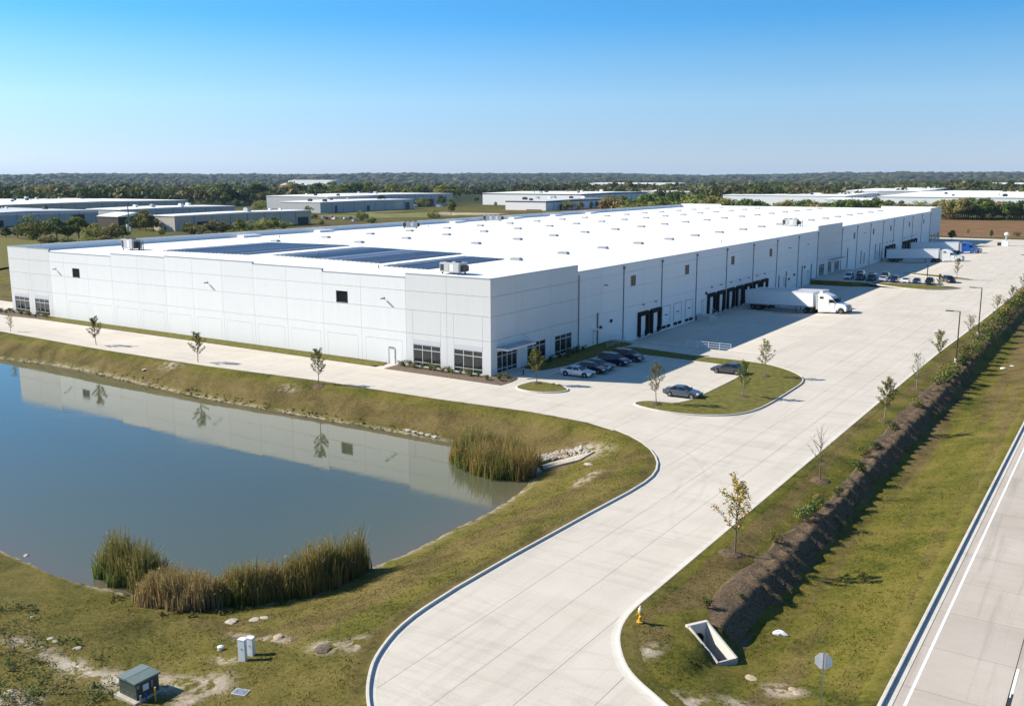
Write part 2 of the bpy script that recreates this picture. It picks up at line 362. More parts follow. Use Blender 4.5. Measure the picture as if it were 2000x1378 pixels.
def terrain_mat():
    m, n, l, b = new_mat('meadow_ground'); b.inputs['Roughness'].default_value = 0.95; b.inputs['Specular IOR Level'].default_value = 0.1
    g = n.new('ShaderNodeNewGeometry'); P = g.outputs['Position']
    va = N(n, 'ShaderNodeVertexColor', layer_name='zone'); sp = n.new('ShaderNodeSeparateColor'); l.new(va.outputs[0], sp.inputs[0])
    t1 = N(n, 'ShaderNodeTexNoise', i_Scale=0.22, i_Detail=8, i_Roughness=0.7, i_Distortion=0.5); l.new(P, t1.inputs['Vector'])
    t2 = N(n, 'ShaderNodeTexNoise', i_Scale=3.2, i_Detail=6, i_Roughness=0.75); l.new(P, t2.inputs['Vector'])
    green = ramp(n, [(0.30, (0.032, 0.046, 0.006)), (0.46, (0.100, 0.098, 0.015)), (0.60, (0.150, 0.126, 0.024)), (0.75, (0.19, 0.148, 0.048))])
    brown = ramp(n, [(0.30, (0.062, 0.046, 0.017)), (0.5, (0.122, 0.090, 0.033)), (0.72, (0.185, 0.138, 0.058))])
    dirt = ramp(n, [(0.3, (0.20, 0.15, 0.10)), (0.5, (0.38, 0.31, 0.24)), (0.7, (0.52, 0.46, 0.38))])
    mxn = N(n, 'ShaderNodeMath', operation='ADD'); mm = N(n, 'ShaderNodeMath', operation='MULTIPLY_ADD'); mm.inputs[1].default_value = 0.75; mm.inputs[2].default_value = -0.36
    l.new(t2.outputs[0], mm.inputs[0]); l.new(t1.outputs[0], mxn.inputs[0]); l.new(mm.outputs[0], mxn.inputs[1])
    for r in (green, brown, dirt): l.new(mxn.outputs[0], r.inputs[0])
    a = N(n, 'ShaderNodeMix', data_type='RGBA'); l.new(sp.outputs[0], a.inputs[0]); l.new(green.outputs[0], a.inputs[6]); l.new(brown.outputs[0], a.inputs[7])
    # dirt only where noise breaks through
    dm = N(n, 'ShaderNodeMath', operation='MULTIPLY'); dr = ramp(n, [(0.44, (0, 0, 0)), (0.52, (1, 1, 1))])
    t3 = N(n, 'ShaderNodeTexNoise', i_Scale=1.1, i_Detail=7, i_Roughness=0.7); l.new(P, t3.inputs['Vector']); l.new(t3.outputs[0], dr.inputs[0])
    l.new(sp.outputs[1], dm.inputs[0]); l.new(dr.outputs[0], dm.inputs[1])
    c = N(n, 'ShaderNodeMix', data_type='RGBA'); l.new(dm.outputs[0], c.inputs[0]); l.new(a.outputs[2], c.inputs[6]); l.new(dirt.outputs[0], c.inputs[7])
    # far ground under woods
    wd = ramp(n, [(0.35, (0.018, 0.028, 0.012)), (0.6, (0.040, 0.052, 0.018)), (0.75, (0.07, 0.07, 0.03))])
    t4 = N(n, 'ShaderNodeTexNoise', i_Scale=0.035, i_Detail=8, i_Roughness=0.75); l.new(P, t4.inputs['Vector']); l.new(t4.outputs[0], wd.inputs[0])
    d = N(n, 'ShaderNodeMix', data_type='RGBA'); l.new(sp.outputs[2], d.inputs[0]); l.new(c.outputs[2], d.inputs[6]); l.new(wd.outputs[0], d.inputs[7])
    l.new(d.outputs[2], b.inputs['Base Color'])
    bp = N(n, 'ShaderNodeBump', i_Strength=0.7, i_Distance=0.12); l.new(t2.outputs[0], bp.inputs['Height']); l.new(bp.outputs[0], b.inputs['Normal'])
    return m
M['terrain'] = terrain_mat()

def vcol_mat(name, layer='leaf', rough=0.7, trans=0.25, hue=0.0, val=0.25):
    """leaf colour from the mesh, varied from plant to plant"""
    m, n, l, b = new_mat(name); b.inputs['Roughness'].default_value = rough; b.inputs['Specular IOR Level'].default_value = 0.2
    va = N(n, 'ShaderNodeVertexColor', layer_name=layer); oi = n.new('ShaderNodeObjectInfo')
    h = n.new('ShaderNodeHueSaturation'); mr = N(n, 'ShaderNodeMapRange'); mr.inputs[3].default_value = 1 - val; mr.inputs[4].default_value = 1 + val
    l.new(oi.outputs['Random'], mr.inputs[0]); l.new(mr.outputs[0], h.inputs['Value']); l.new(va.outputs[0], h.inputs['Color'])
    if hue:
        ml = N(n, 'ShaderNodeMath', operation='MULTIPLY'); ml.inputs[1].default_value = 7.31; fr = N(n, 'ShaderNodeMath', operation='FRACT')
        l.new(oi.outputs['Random'], ml.inputs[0]); l.new(ml.outputs[0], fr.inputs[0])
        m2 = N(n, 'ShaderNodeMapRange'); m2.inputs[3].default_value = 0.5 - hue; m2.inputs[4].default_value = 0.5 + hue * 0.6
        l.new(fr.outputs[0], m2.inputs[0]); l.new(m2.outputs[0], h.inputs['Hue'])
    l.new(h.outputs[0], b.inputs['Base Color'])
    if trans:
        tr = n.new('ShaderNodeBsdfTranslucent'); l.new(h.outputs[0], tr.inputs['Color']); mx = n.new('ShaderNodeMixShader'); mx.inputs[0].default_value = trans
        out = n['Material Output']; l.new(b.outputs[0], mx.inputs[1]); l.new(tr.outputs[0], mx.inputs[2]); l.new(mx.outputs[0], out.inputs['Surface'])
    return m
M['leaf'] = vcol_mat('leaves', val=0.22, hue=0.025)
M['woods'] = vcol_mat('woodland_leaves', trans=0.28, val=0.0)
M['grassblade'] = vcol_mat('grass_blades', trans=0.45, val=0.0)
M['reed'] = vcol_mat('reed_blades', trans=0.3, val=0.0)
M['bark'] = plain('bark', (0.13, 0.10, 0.075), 0.9, var=0.3, scale=12, bump=0.3)
M['palebark'] = plain('pale_bark', (0.26, 0.22, 0.17), 0.9, var=0.25, scale=12, bump=0.3)
M['mulch'] = plain('bark_mulch', (0.125, 0.088, 0.056), 0.95, var=0.6, scale=7, bump=0.9, spec=0.1)
M['soil'] = plain('bed_soil', (0.15, 0.115, 0.085), 0.95, var=0.4, scale=5, bump=0.8, spec=0.1)
M['rock'] = plain('pale_limestone', (0.40, 0.355, 0.285), 0.9, var=0.25, scale=4, bump=0.5)
M['lawn'] = plain('island_turf', (0.130, 0.120, 0.030), 0.95, var=0.38, scale=1.4, bump=0.9, spec=0.1, detail=8)
M['field'] = plain('brown_stubble', (0.185, 0.105, 0.05), 0.95, var=0.22, scale=0.06, bump=0.3, spec=0.1, detail=8)
M['meadow'] = plain('pale_meadow', (0.17, 0.165, 0.06), 0.95, var=0.3, scale=0.08, spec=0.1, detail=8)
M['sand'] = plain('sandy_track', (0.42, 0.33, 0.23), 0.95, var=0.2, scale=0.2, spec=0.1)

def water_mat():
    m, n, l, b = new_mat('pond_water'); b.inputs['Roughness'].default_value = 0.035; b.inputs['IOR'].default_value = 1.5; b.inputs['Specular IOR Level'].default_value = 0.75
    va = N(n, 'ShaderNodeVertexColor', layer_name='bed'); l.new(va.outputs[0], b.inputs['Base Color'])
    g = n.new('ShaderNodeNewGeometry'); t = N(n, 'ShaderNodeTexNoise', i_Scale=0.9, i_Detail=3, i_Roughness=0.5); l.new(g.outputs['Position'], t.inputs['Vector'])
    w2 = N(n, 'ShaderNodeTexNoise', i_Scale=0.07, i_Detail=5, i_Roughness=0.6, i_Distortion=0.8); l.new(g.outputs['Position'], w2.inputs['Vector'])
    wr = N(n, 'ShaderNodeMapRange'); wr.inputs[1].default_value = .42; wr.inputs[2].default_value = .66; wr.inputs[3].default_value = .02; wr.inputs[4].default_value = .075; l.new(w2.outputs[0], wr.inputs[0]); l.new(wr.outputs[0], b.inputs['Roughness'])
    bp = N(n, 'ShaderNodeBump', i_Strength=0.07, i_Distance=0.03); l.new(t.outputs[0], bp.inputs['Height']); l.new(bp.outputs[0], b.inputs['Normal'])
    return m
M['water'] = water_mat()
def car_paint(name, col, metal=0.3):
    m = plain(name, col, 0.28, metal, var=0.03); b = m.node_tree.nodes['Principled BSDF']
    b.inputs['Coat Weight'].default_value = 0.8; b.inputs['Coat Roughness'].default_value = 0.05; return m
M['c_silver'] = car_paint('silver_car_paint', (0.55, 0.58, 0.62)); M['c_black'] = car_paint('black_car_paint', (0.015, 0.016, 0.018))
M['c_navy'] = car_paint('navy_car_paint', (0.018, 0.026, 0.06)); M['c_grey'] = car_paint('charcoal_car_paint', (0.05, 0.052, 0.058))
M['c_slate'] = car_paint('slate_blue_car_paint', (0.075, 0.095, 0.125)); M['c_white'] = car_paint('white_car_paint', (0.72, 0.73, 0.74), 0.0)
M['c_red'] = car_paint('red_car_paint', (0.35, 0.03, 0.03)); M['c_blue'] = car_paint('blue_truck_paint', (0.02, 0.10, 0.42), 0.2)
M['tyre'] = plain('tyre_rubber', (0.02, 0.02, 0.02), 0.85); M['rim'] = plain('alloy_rim', (0.55, 0.56, 0.58), 0.3, 0.8)
M['lamp'] = plain('lamp_lens', (0.75, 0.76, 0.78), 0.1); M['redlamp'] = plain('red_lamp_lens', (0.35, 0.02, 0.02), 0.2)
M['trailer'] = plain('white_trailer_panel', (0.76, 0.77, 0.78), 0.4, var=0.03, scale=0.8)
M['hydrant'] = plain('yellow_hydrant_paint', (0.62, 0.33, 0.03), 0.5, var=0.15, scale=9)
M['xfmr'] = plain('green_cabinet_paint', (0.055, 0.075, 0.065), 0.45, var=0.1, scale=2)
M['blueplastic'] = plain('blue_plastic', (0.03, 0.08, 0.28), 0.5)
M['brown'] = plain('dark_brown_wall', (0.05, 0.035, 0.028), 0.8)
# ------------------------------------------------------------------ the lie of the land
ZW = -2.6
POND = chaikin([(-112, -26), (-82.4, -21.4), (-65.5, -19.6), (-49.7, -20.9), (-30.8, -22.2), (-12.5, -21.6), (-0.5, -21.3), (7.6, -21.2), (15, -21.6), (21, -22.2),
                (23.4, -26.1), (25.1, -32.1), (25.5, -37.5), (25.4, -43.4), (25.4, -47.9), (25.0, -51.3), (25.2, -55.5), (23.8, -59.8), (21.0, -62.4), (16.4, -64.2), (12.5, -64.9),
                (7.8, -65.9), (3.2, -65.6), (-1.9, -65.4), (-40, -66), (-92, -66), (-112, -52)], 2, True)
SOUTH = [(-170, -15), (-94, -14.9), (-62, -16.0), (-38, -15.7), (-18, -14.2), (1.5, -14.0), (14.8, -13.2), (22.5, -13.9)] + \
        chaikin([(22.5, -13.9), (28, -16), (32.2, -19.2), (35, -22.9), (36.5, -26.6), (36.9, -30.6), (36.5, -38.9)], 1)[1:] + [(36.1, -49.4)] + \
        chaikin([(36.0, -56), (36.2, -61.5), (37.5, -65.5), (39, -67.8), (40.6, -69.6), (43.5, -72), (48, -76)], 2)
MOUTH = [(62, -69)]
EAST = chaikin([(57, -63.8), (53.2, -61.3), (50.5, -59.7), (49, -58), (47.7, -55.8), (47.05, -53.2), (47.05, -49)], 2) + [(47.0, -12), (46.95, 8.6), (47.0, 50), (47.8, 90), (48.4, 150), (48.6, 312)]
PAVE = SOUTH + MOUTH + EAST + [(48.6, 346), (-130, 346), (-130, 331), (0.03, 331), (0.03, -0.03), (-17.6, -0.03), (-17.6, -3.2), (-102.5, -3.2), (-102.5, -0.6), (-120, -1.5), (-124, 8), (-170, 8)]
HX = 62.2          # kerb line of the highway

def court_depth(y):
    return np.where(((y > 34.9) & (y < 146)) | ((y > 176) & (y < 300)), 1.0, 0.0)
def pave_z(x, y):
    return -1.2 * court_depth(np.asarray(y, float)) * (1 - sstep(9.0, 27.0, np.asarray(x, float)))

CULV = (51.15, -52.05, math.atan2(-2.0, 3.17))
def culvert_uv(x, y):
    c, s_ = math.cos(CULV[2]), math.sin(CULV[2]); return (x - CULV[0]) * c + (y - CULV[1]) * s_, -(x - CULV[0]) * s_ + (y - CULV[1]) * c
def land(x, y):
    """height of the ground at x, y (arrays)"""
    x = np.asarray(x, float); y = np.asarray(y, float)
    r = np.hypot(x - CAM.x, y - CAM.y)
    dpnd = seg_dist(x, y, POND); inp = inside(x, y, POND)
    dpv = seg_dist(x, y, SOUTH, False)
    s = dpnd / (dpnd + np.clip(dpv - 0.9, 0.01, 13.0))
    bank = ZW + (0.16 - ZW) * (0.55 * s + 0.45 * sstep(0, 1, s))
    bank = np.where(inp, ZW - np.clip(dpnd * 0.22, 0, 2.5), bank)
    h = np.where((y < -2) & (x < 47.2), bank, 0.0)
    # swale between the drive and the highway
    D = sstep(-60.5, -51, y) * (1 - sstep(230, 320, y))
    prof = np.interp(x, [47.2, 49.9, 50.8, 52.2, 53.15, 55.3, 58.3, 61.9, 62.3], [0.12, 0.03, -0.12, -0.38, -1.32, -1.40, -0.85, 0.02, 0.05])
    prof0 = np.interp(x, [47.2, 52, 57, 61.9, 62.3], [0.1, -0.02, -0.1, 0.02, 0.05])
    h = np.where((x >= 47.0) & (x < HX + 0.1), prof0 * (1 - D) + prof * D, h)
    h = h + np.where((r < 250) & (x < HX), (fbm(x * 0.35, y * 0.35, 3) - 0.47) * 0.34 * sstep(0.2, 2.5, np.minimum(dpnd, dpv)) + (fbm(x * 1.3, y * 1.3, 9) - 0.47) * 0.12, 0)
    inpv = inside(x, y, PAVE)
    edge = seg_dist(x, y, PAVE)
    h = np.where(~inpv & (edge < 0.8), np.minimum(h, -0.03 + 0.15 * edge / 0.8 + np.where(dpnd < 5, 0, 0)), h)
    h = np.where(inpv, pave_z(x, y) - 0.22, h)
    h = np.where((x > -117) & (x < 0.1) & (y > -0.1) & (y < 329), -1.6, h)
    h = np.where(x > HX - 0.05, -0.25, h)
    # mounds left of the warehouse, rolling country and far hills
    h = h + np.where((x < -124), (fbm(x * 0.02, y * 0.02, 5) - 0.45) * 1.6 * sstep(0, 40, -124 - x), 0)
    far = sstep(650, 1700, r)
    h = h + far * (fbm(x * 0.0011, y * 0.0011, 21) - 0.5) * 22 - 15 * sstep(900, 2600, r) * (1 - sstep(4200, 7000, r))
    az = np.arctan2(x - CAM.x, y - CAM.y)
    hill = sstep(3600, 8200, r)
    ridge = 24 + 36 * (fbm(az * 5.0 + 10, r * 0.00012, 31) - 0.45) + 16 * (fbm(az * 26 + 3, r * 0.0006, 41) - 0.5)
    h = h + hill * (ridge + 5.0 * (fbm(az * 240, r * 0.004, 51) - 0.5))
    return h

def axis(parts):
    out = []
    for a, b, st in parts: out += list(np.arange(a, b - 1e-6, st))
    return out
def grow(start, end, step, k=1.13):
    out = []; v = start; s = step
    while v < end: out.append(v); v += s; s *= k
    return out + [end]
xs = [-v for v in reversed(grow(150, 13500, 2.0, 1.085))] + axis([(-148.5, -10, 1.5), (-10, 66, 0.5)]) + grow(66, 4200, 2, 1.25)
ys = [-v for v in reversed(grow(86, 1200, 3, 1.3))] + axis([(-85, -8, 0.5), (-8, 62, 1.0), (62, 352, 2.0)]) + grow(352, 13500, 2.5, 1.085)
X, Y = np.meshgrid(np.array(xs), np.array(ys)); Z = land(X, Y)
nx, ny = len(xs), len(ys)
idx = np.arange(nx * ny).reshape(ny, nx)
F = np.stack([idx[:-1, :-1], idx[:-1, 1:], idx[1:, 1:], idx[1:, :-1]], -1).reshape(-1, 4)
# the ground is left open where the culvert is sunk, with a collar of turf round it
CU, CV = culvert_uv(X, Y); hole = (CU > -.45) & (CU < 3.3) & (np.abs(CV) < .88)
hf = hole.ravel()[F].any(1); F = F[~hf]
def dirt_mask(X, Y):
    d = np.zeros_like(X)
    for x, y, rx, ry in [(28.6, -72.7, 1.5, .8), (31.0, -71.9, 1.2, 1.0), (31.2, -73.4, .8, .8), (26.0, -73.8, 1.8, .7), (22.6, -74.1, 2.2, .6), (18, -74.1, 2.5, .5), (23.8, -79, 2.2, 1.2), (34.2, -65.9, .9, .6),
                         (26.9, -66.2, 1.0, .4), (29.8, -65.9, 1.0, .35), (29.2, -69.3, .8, .4), (35.8, -65.1, .7, .8), (26.0, -20.8, 2.2, 1.3), (57.5, -55.6, 0.9, .6), (56.3, -58.6, .9, .5), (54, -60.2, 1.0, .6),
                         (50.2, -56.5, .4, .8), (-20, -17.5, 1.2, .6), (36.5, -19.9, .9, .6), (-44, -17.4, 1.5, .7), (30.5, -28.5, 0.6, 1.6)]:
        d = np.maximum(d, np.clip(1.35 - np.hypot((X - x) / rx, (Y - y) / ry) * 0.75, 0, 1))
    return d
rr = np.hypot(X - CAM.x, Y - CAM.y)
dpnd = seg_dist(X, Y, POND)
brown = 0.72 * sstep(-0.15, -0.9, Z) * (1 - sstep(-2.0, -2.55, Z)) * (X < 40) * (Y < 0) + 0.34 * fbm(X * 0.06, Y * 0.06, 77)
streak = fbm(X * 0.75 + 0.03 * Y, Y * 0.03, 61)
brown = np.where((X > 47) & (X < 63), np.clip((streak - 0.36) * 5.0, 0, 1.0), brown)
brown = np.where((X < 37) & (X > 26) & (Y < -18), np.clip(0.25 * brown + (fbm(X * 0.5 - 0.07 * Y, Y * 0.05, 66) - 0.30) * 2.0, 0, 1), brown)
brown = np.where((Y < -66) & (X < 40), 0.35 + 0.5 * (fbm(X * 0.2, Y * 0.2, 71) - 0.4), brown)
brown = np.where(X < -124, np.clip((fbm(X * 0.02, Y * 0.05, 81) - 0.42) * 5, 0, 1), brown)
dirt = dirt_mask(X, Y); dirt = np.maximum(dirt, 0.75 * sstep(0.9, 0.0, dpnd) * (Z > ZW - 0.4) * (Y > -66))
woodz = sstep(760, 1000, rr + 240 * (fbm(X * 0.004, Y * 0.004, 91) - 0.5))
woodz = np.maximum(woodz, 0.55 * sstep(330, 420, rr) * (X < 40) * fbm(X * .02, Y * .02, 92))
zone = np.stack([np.clip(brown, 0, 1), np.clip(dirt, 0, 1), np.clip(woodz, 0, 1)], -1).reshape(-1, 3)
ground = np_mesh('ground', np.stack([X, Y, Z], -1).reshape(-1, 3), F, M['terrain'], {'zone': zone}, smooth=True)
tag(ground, 'olive and brown grassland around the warehouse running out to wooded hills', kind='structure')

def collar():
    c, s_ = math.cos(CULV[2]), math.sin(CULV[2]); pts = []
    def rect(u0, u1, v):
        P = []
        for a, b in (((u0, -v), (u1, -v)), ((u1, -v), (u1, v)), ((u1, v), (u0, v)), ((u0, v), (u0, -v))):
            for q in range(10): P.append((a[0] + (b[0] - a[0]) * q / 10, a[1] + (b[1] - a[1]) * q / 10))
        return P
    V = []
    for k, (g, dz) in enumerate([(0, .02), (.35, .05), (.8, .05), (1.3, .03), (1.8, -.04)]):
        for u, v in rect(-.30 - g, 3.02 + g, .70 + g):
            x = CULV[0] + u * c - v * s_; y = CULV[1] + u * s_ + v * c; zz = float(land(np.array([x]), np.array([y]))[0]) + dz; V.append((x, y, min(zz, .04 - .9 * min(max(u / 2.9, 0), 1) - .05) if k == 0 else zz))
    n = 40; Fc = [(k * n + q, k * n + (q + 1) % n, (k + 1) * n + (q + 1) % n, (k + 1) * n + q) for k in range(4) for q in range(n)]
    Fc = [f[::-1] for f in Fc]; V = np.array(V); zc = np.zeros((len(V), 3)); zc[:, 0] = .15
    return tag(np_mesh('grass_collar', V, np.array(Fc), M['terrain'], {'zone': zc}, smooth=True), 'turf round the sunken culvert inlet', kind='structure')
collar()

# ------------------------------------------------------------------ pond
pxs = np.arange(-116, 28, 1.0); pys = np.arange(-68, -16, 1.0); PX, PY = np.meshgrid(pxs, pys)
din = np.where(inside(PX, PY, POND), seg_dist(PX, PY, POND), 0)
shal = np.exp(-din / 1.9)[..., None]; mid = np.exp(-din / 18.0)[..., None]
bedc = np.array([0.050, 0.068, 0.048]) * (1 - mid) + np.array([0.098, 0.104, 0.054]) * mid
wob = (0.6 + 0.8 * fbm(PX * 0.5, PY * 0.5, 12))[..., None]
bedc = bedc * (1 - shal * 0.85 * np.clip(wob, 0, 1.1)) + np.array([0.12, 0.095, 0.058]) * shal * 0.85 * np.clip(wob, 0, 1.1)
n1, n2 = PX.shape; ii = np.arange(n1 * n2).reshape(n1, n2)
PF = np.stack([ii[:-1, :-1], ii[:-1, 1:], ii[1:, 1:], ii[1:, :-1]], -1).reshape(-1, 4)
pond = np_mesh('pond_water', np.stack([PX, PY, np.full_like(PX, ZW)], -1).reshape(-1, 3), PF, M['water'], {'bed': bedc.reshape(-1, 3)})
tag(pond, 'still retention pond mirroring the white warehouse wall', kind='structure')

# ------------------------------------------------------------------ paving: slabs with open joints over a dark base
def clip_rect(P, x0, x1, y0, y1):
    for ax, lim, sg in ((0, x0, 1), (0, x1, -1), (1, y0, 1), (1, y1, -1)):
        Q = []; n = len(P)
        for i in range(n):
            a, b = P[i], P[(i + 1) % n]; da = (a[ax] - lim) * sg; db = (b[ax] - lim) * sg
            if da >= 0: Q.append(a)
            if (da >= 0) != (db >= 0):
                t = da / (da - db); Q.append((a[0] + (b[0] - a[0]) * t, a[1] + (b[1] - a[1]) * t))
        P = Q
        if len(P) < 3: return []
    out = [P[0]]
    for p in P[1:]:
        if math.hypot(p[0] - out[-1][0], p[1] - out[-1][1]) > 0.01: out.append(p)
    if math.hypot(out[0][0] - out[-1][0], out[0][1] - out[-1][1]) < 0.01: out.pop()
    return out
def area(P): return 0.5 * sum(P[i][0] * P[(i + 1) % len(P)][1] - P[(i + 1) % len(P)][0] * P[i][1] for i in range(len(P)))
def project(p):
    d = Vector(p) - CAM; w = d.dot(_f)
    return (1000 + FPX * d.dot(_r) / w, 689 - FPX * d.dot(_u) / w) if w > 1 else (1e6, 1e6)
def in_frame(p, m=60):
    q = project(p); return -m < q[0] < 2000 + m and -m < q[1] < 1378 + m
def paving(name, label, poly, gx, gy, zf, mat, gap, gapy=None, thick=0.05, limit=300, part='slab', edges=()):
    slabs = []; gapy = gapy or gap
    for i in range(len(gx) - 1):
        for j in range(len(gy) - 1):
            P = clip_rect(poly, gx[i] + gap / 2, gx[i + 1] - gap / 2, gy[j] + gapy / 2, gy[j + 1] - gapy / 2)
            if len(P) < 3 or area(P) < 0.08: continue
            c = (sum(p[0] for p in P) / len(P), sum(p[1] for p in P) / len(P))
            slabs.append((P, c))
    def size(c):
        if not in_frame((c[0], c[1], 0), 150): return 1e9
        return math.hypot(c[0] - CAM.x, c[1] - CAM.y)
    slabs.sort(key=lambda s: size(s[1]))
    cen = [s[1] for s in slabs]
    root = None; bm = MB()
    for k, (P, c) in enumerate(slabs):   # the base under each slab, wide enough to close the joints
        pts = [(p[0] + (p[0] - c[0]) * 0.02, p[1] + (p[1] - c[1]) * 0.02) for p in P]
        zc = [float(zf(p[0] * .98 + c[0] * .02, p[1] * .98 + c[1] * .02)) - thick for p in P]
        bm.add([(x, y, z) for (x, y), z in zip(pts, zc)], [tuple(range(len(P)))])
    root = bm.build(name, M['joint']); tag(root, label, kind='structure')
    rest = MB()
    for k, (P, c) in enumerate(slabs):
        mb = MB() if k < limit else rest
        n = len(P)
        zt = [float(zf(p[0] * .98 + c[0] * .02, p[1] * .98 + c[1] * .02)) for p in P]
        vs = [(p[0], p[1], z) for p, z in zip(P, zt)] + [(p[0], p[1], z - thick - 0.004) for p, z in zip(P, zt)]
        mb.add(vs, [tuple(range(n))] + [(n + q, n + (q + 1) % n, (q + 1) % n, q) for q in range(n)])
        if k < limit: mb.build(part, mat, root)
    if rest.v: tag(rest.build(part + '_field', mat, root), kind='stuff')
    return root
def frange(a, b, st):
    n = max(1, round((b - a) / st)); return [a + (b - a) * k / n for k in range(n + 1)]
gx = frange(-170, -36, 6.7) + frange(-36, 0.03, 5.15)[1:] + frange(0.03, 36.4, 5.2)[1:] + [39.85, 43.25, 46.75] + [50.2, 55, 62.2]
gy = [-76] + [-71.5, -67.3, -62.9, -58.55, -53.95] + frange(-53.95, -13.3, 4.5)[1:] + [-8.4, -3.2, 0] + frange(0, 34.9, 5.0)[1:] + frange(34.9, 146, 9.3)[1:] + frange(146, 176, 10)[1:] + frange(176, 300, 12.4)[1:] + frange(300, 346, 11.5)[1:]
drive = paving('driveway', 'pale concrete drive, truck court and parking apron of large jointed slabs', PAVE, gx, gy, pave_z, M['slab'], 0.028, gapy=0.014)
hwy_poly = [(HX + 0.62, -140), (HX + 13, -140), (HX + 13, 420), (HX + 0.62, 420)]
road = paving('highway', 'pale concrete highway lane of jointed slabs beside the grass swale', hwy_poly, [HX + 0.62, 67.62, 72.6, HX + 13], frange(-141.9, 420, 5.25), lambda x, y: 0.0, M['hwy'], 0.04, limit=60)
mb = MB(); mb.box(HX + 0.22, HX + 0.60, -140, 420, -0.06, -0.008); tag(mb.build('gutter_pan', M['kerb'], road))
KPROF = [(-0.10, -0.12), (-0.10, 0.115), (-0.075, 0.15), (0.075, 0.15), (0.10, 0.13), (0.10, -0.12)]
def kerb_run(name, label, path, prof=KPROF):
    """a run of cast kerb in lengths with open joints"""
    root = None; L = 0; cur = [path[0]]; k = 0; segs = []
    dens = [path[0]]
    for a, b in zip(path, path[1:]):
        n = max(1, int(math.hypot(b[0] - a[0], b[1] - a[1]) / 1.5))
        for q in range(1, n + 1): dens.append((a[0] + (b[0] - a[0]) * q / n, a[1] + (b[1] - a[1]) * q / n))
    for p in dens[1:]:
        L += math.hypot(p[0] - cur[-1][0], p[1] - cur[-1][1]); cur.append(p)
        if L > 4.5: segs.append(cur); cur = [p]; L = 0
    if len(cur) > 1: segs.append(cur)
    root = sweep(dens, [(o * 0.8, min(z, 0.10)) for o, z in prof]).build(name, M['joint']); tag(root, label, kind='structure')
    segs.sort(key=lambda s: math.hypot(s[0][0] - CAM.x, s[0][1] - CAM.y)); rest = MB()
    for k, sg in enumerate(segs):
        d = Vector(sg[1]) - Vector(sg[0]); d.normalize(); sg = [tuple(Vector(sg[0]) + d * 0.02)] + sg[1:]
        if k < 60: sweep(sg, prof).build('kerb_stone', M['kerb'], root)
        else: sweep(sg, prof, mb=rest)
    if rest.v: tag(rest.build('kerb_run', M['kerb'], root), kind='stuff')
    return root
west = SOUTH[SOUTH.index((22.5, -13.9)) + 2:]
kerb_run('drive_kerb', 'pale kerb round the pond side of the entrance drive, dark on its face', [(x - 0.0, y) for x, y in west])
kerb_run('drive_kerb', 'pale kerb and gutter on the swale side of the drive', EAST, [(o * 0.9, z * 0.9) for o, z in KPROF])
kerb_run('highway_kerb', 'long straight kerb between the grass and the highway', [(HX + 0.1, -140), (HX + 0.1, 420)])
# painted lines
mb = MB(); mb.box(63.27, 63.42, -140, 420, 0.0, 0.005); tag(mb.build('edge_line', M['white_paint'], road))
for k in range(-12, 30):
    y = -51.6 + 12.2 * k
    mb = MB(); mb.box(67.66, 67.80, y + 1.2, y + 4.2, 0.0, 0.005); mb.build('lane_dash', M['white_paint'], road)
    mb = MB(); mb.box(67.64, 67.82, y - 1.9, y + 1.15, 0.0, 0.005); mb.build('lane_dash', M['black_paint'], road)
mb = MB(); mb.box(67.66, 67.72, -50.9, -50.3, 0.005, 0.009); mb.build('lane_dash', M['white_paint'], road)
# gutter pans beside the drive kerbs
def pan(path, side, w=0.46):
    prof = [(side * 0.10, -0.02), (side * 0.10, 0.006), (side * w, 0.003), (side * w, -0.02)]
    if side < 0: prof = prof[::-1]
    return sweep(path, prof)
pan(west, 1).build('gutter_pan', M['kerb'], drive); pan(EAST[:-1], 1).build('gutter_pan', M['kerb'], drive)

# turf verge that meets the back of the kerbs
def verge(label, path, side):
    dens = [path[0]]
    for a, b in zip(path, path[1:]):
        n = max(1, int(math.hypot(b[0] - a[0], b[1] - a[1]) / 1.5))
        for q in range(1, n + 1): dens.append((a[0] + (b[0] - a[0]) * q / n, a[1] + (b[1] - a[1]) * q / n))
    Pn = np.array(dens); d = np.gradient(Pn, axis=0); d /= np.linalg.norm(d, axis=1)[:, None] + 1e-9; nn = np.stack([-d[:, 1], d[:, 0]], 1) * side
    offs = [0.08, 0.3, 0.6, 0.95, 1.3]; V = []
    for k, o in enumerate(offs):
        q = Pn + nn * o; zz = land(q[:, 0], q[:, 1]); t = [0, .3, .6, .85, 1.0][k]
        V.append(np.stack([q[:, 0], q[:, 1], (0.135 - .02 * k) * (1 - t) + np.maximum(zz, -3) * t + [.0, .03, .04, .03, -.05][k] + .05 * (vnoise(q[:, 0] * 2.3, q[:, 1] * 2.3, 4 + k) - .5) * (k > 0)], 1))
    V = np.stack(V, 1).reshape(-1, 3); m = len(offs); n = len(Pn); i = (np.arange(n - 1) * m)[:, None]
    Fv = np.concatenate([i + np.array([[k, k + m, k + m + 1, k + 1] if side < 0 else [k, k + 1, k + m + 1, k + m]]) for k in range(m - 1)], 0)
    st = fbm(V[:, 0] * .55 + .03 * V[:, 1], V[:, 1] * .035, 61); zc = np.zeros((len(V), 3)); zc[:, 0] = np.clip((st - .30) * 2, 0, .9)
    return tag(np_mesh('grass_verge', V, Fv, M['terrain'], {'zone': zc}, smooth=True), label, kind='structure')
verge('turf verge behind the kerb on the pond side of the drive', west, -1)
verge('turf verge behind the kerb on the swale side of the drive', EAST, -1)
verge('turf verge along the highway kerb', [(HX + 0.1, -140), (HX + 0.1, 200)], 1)

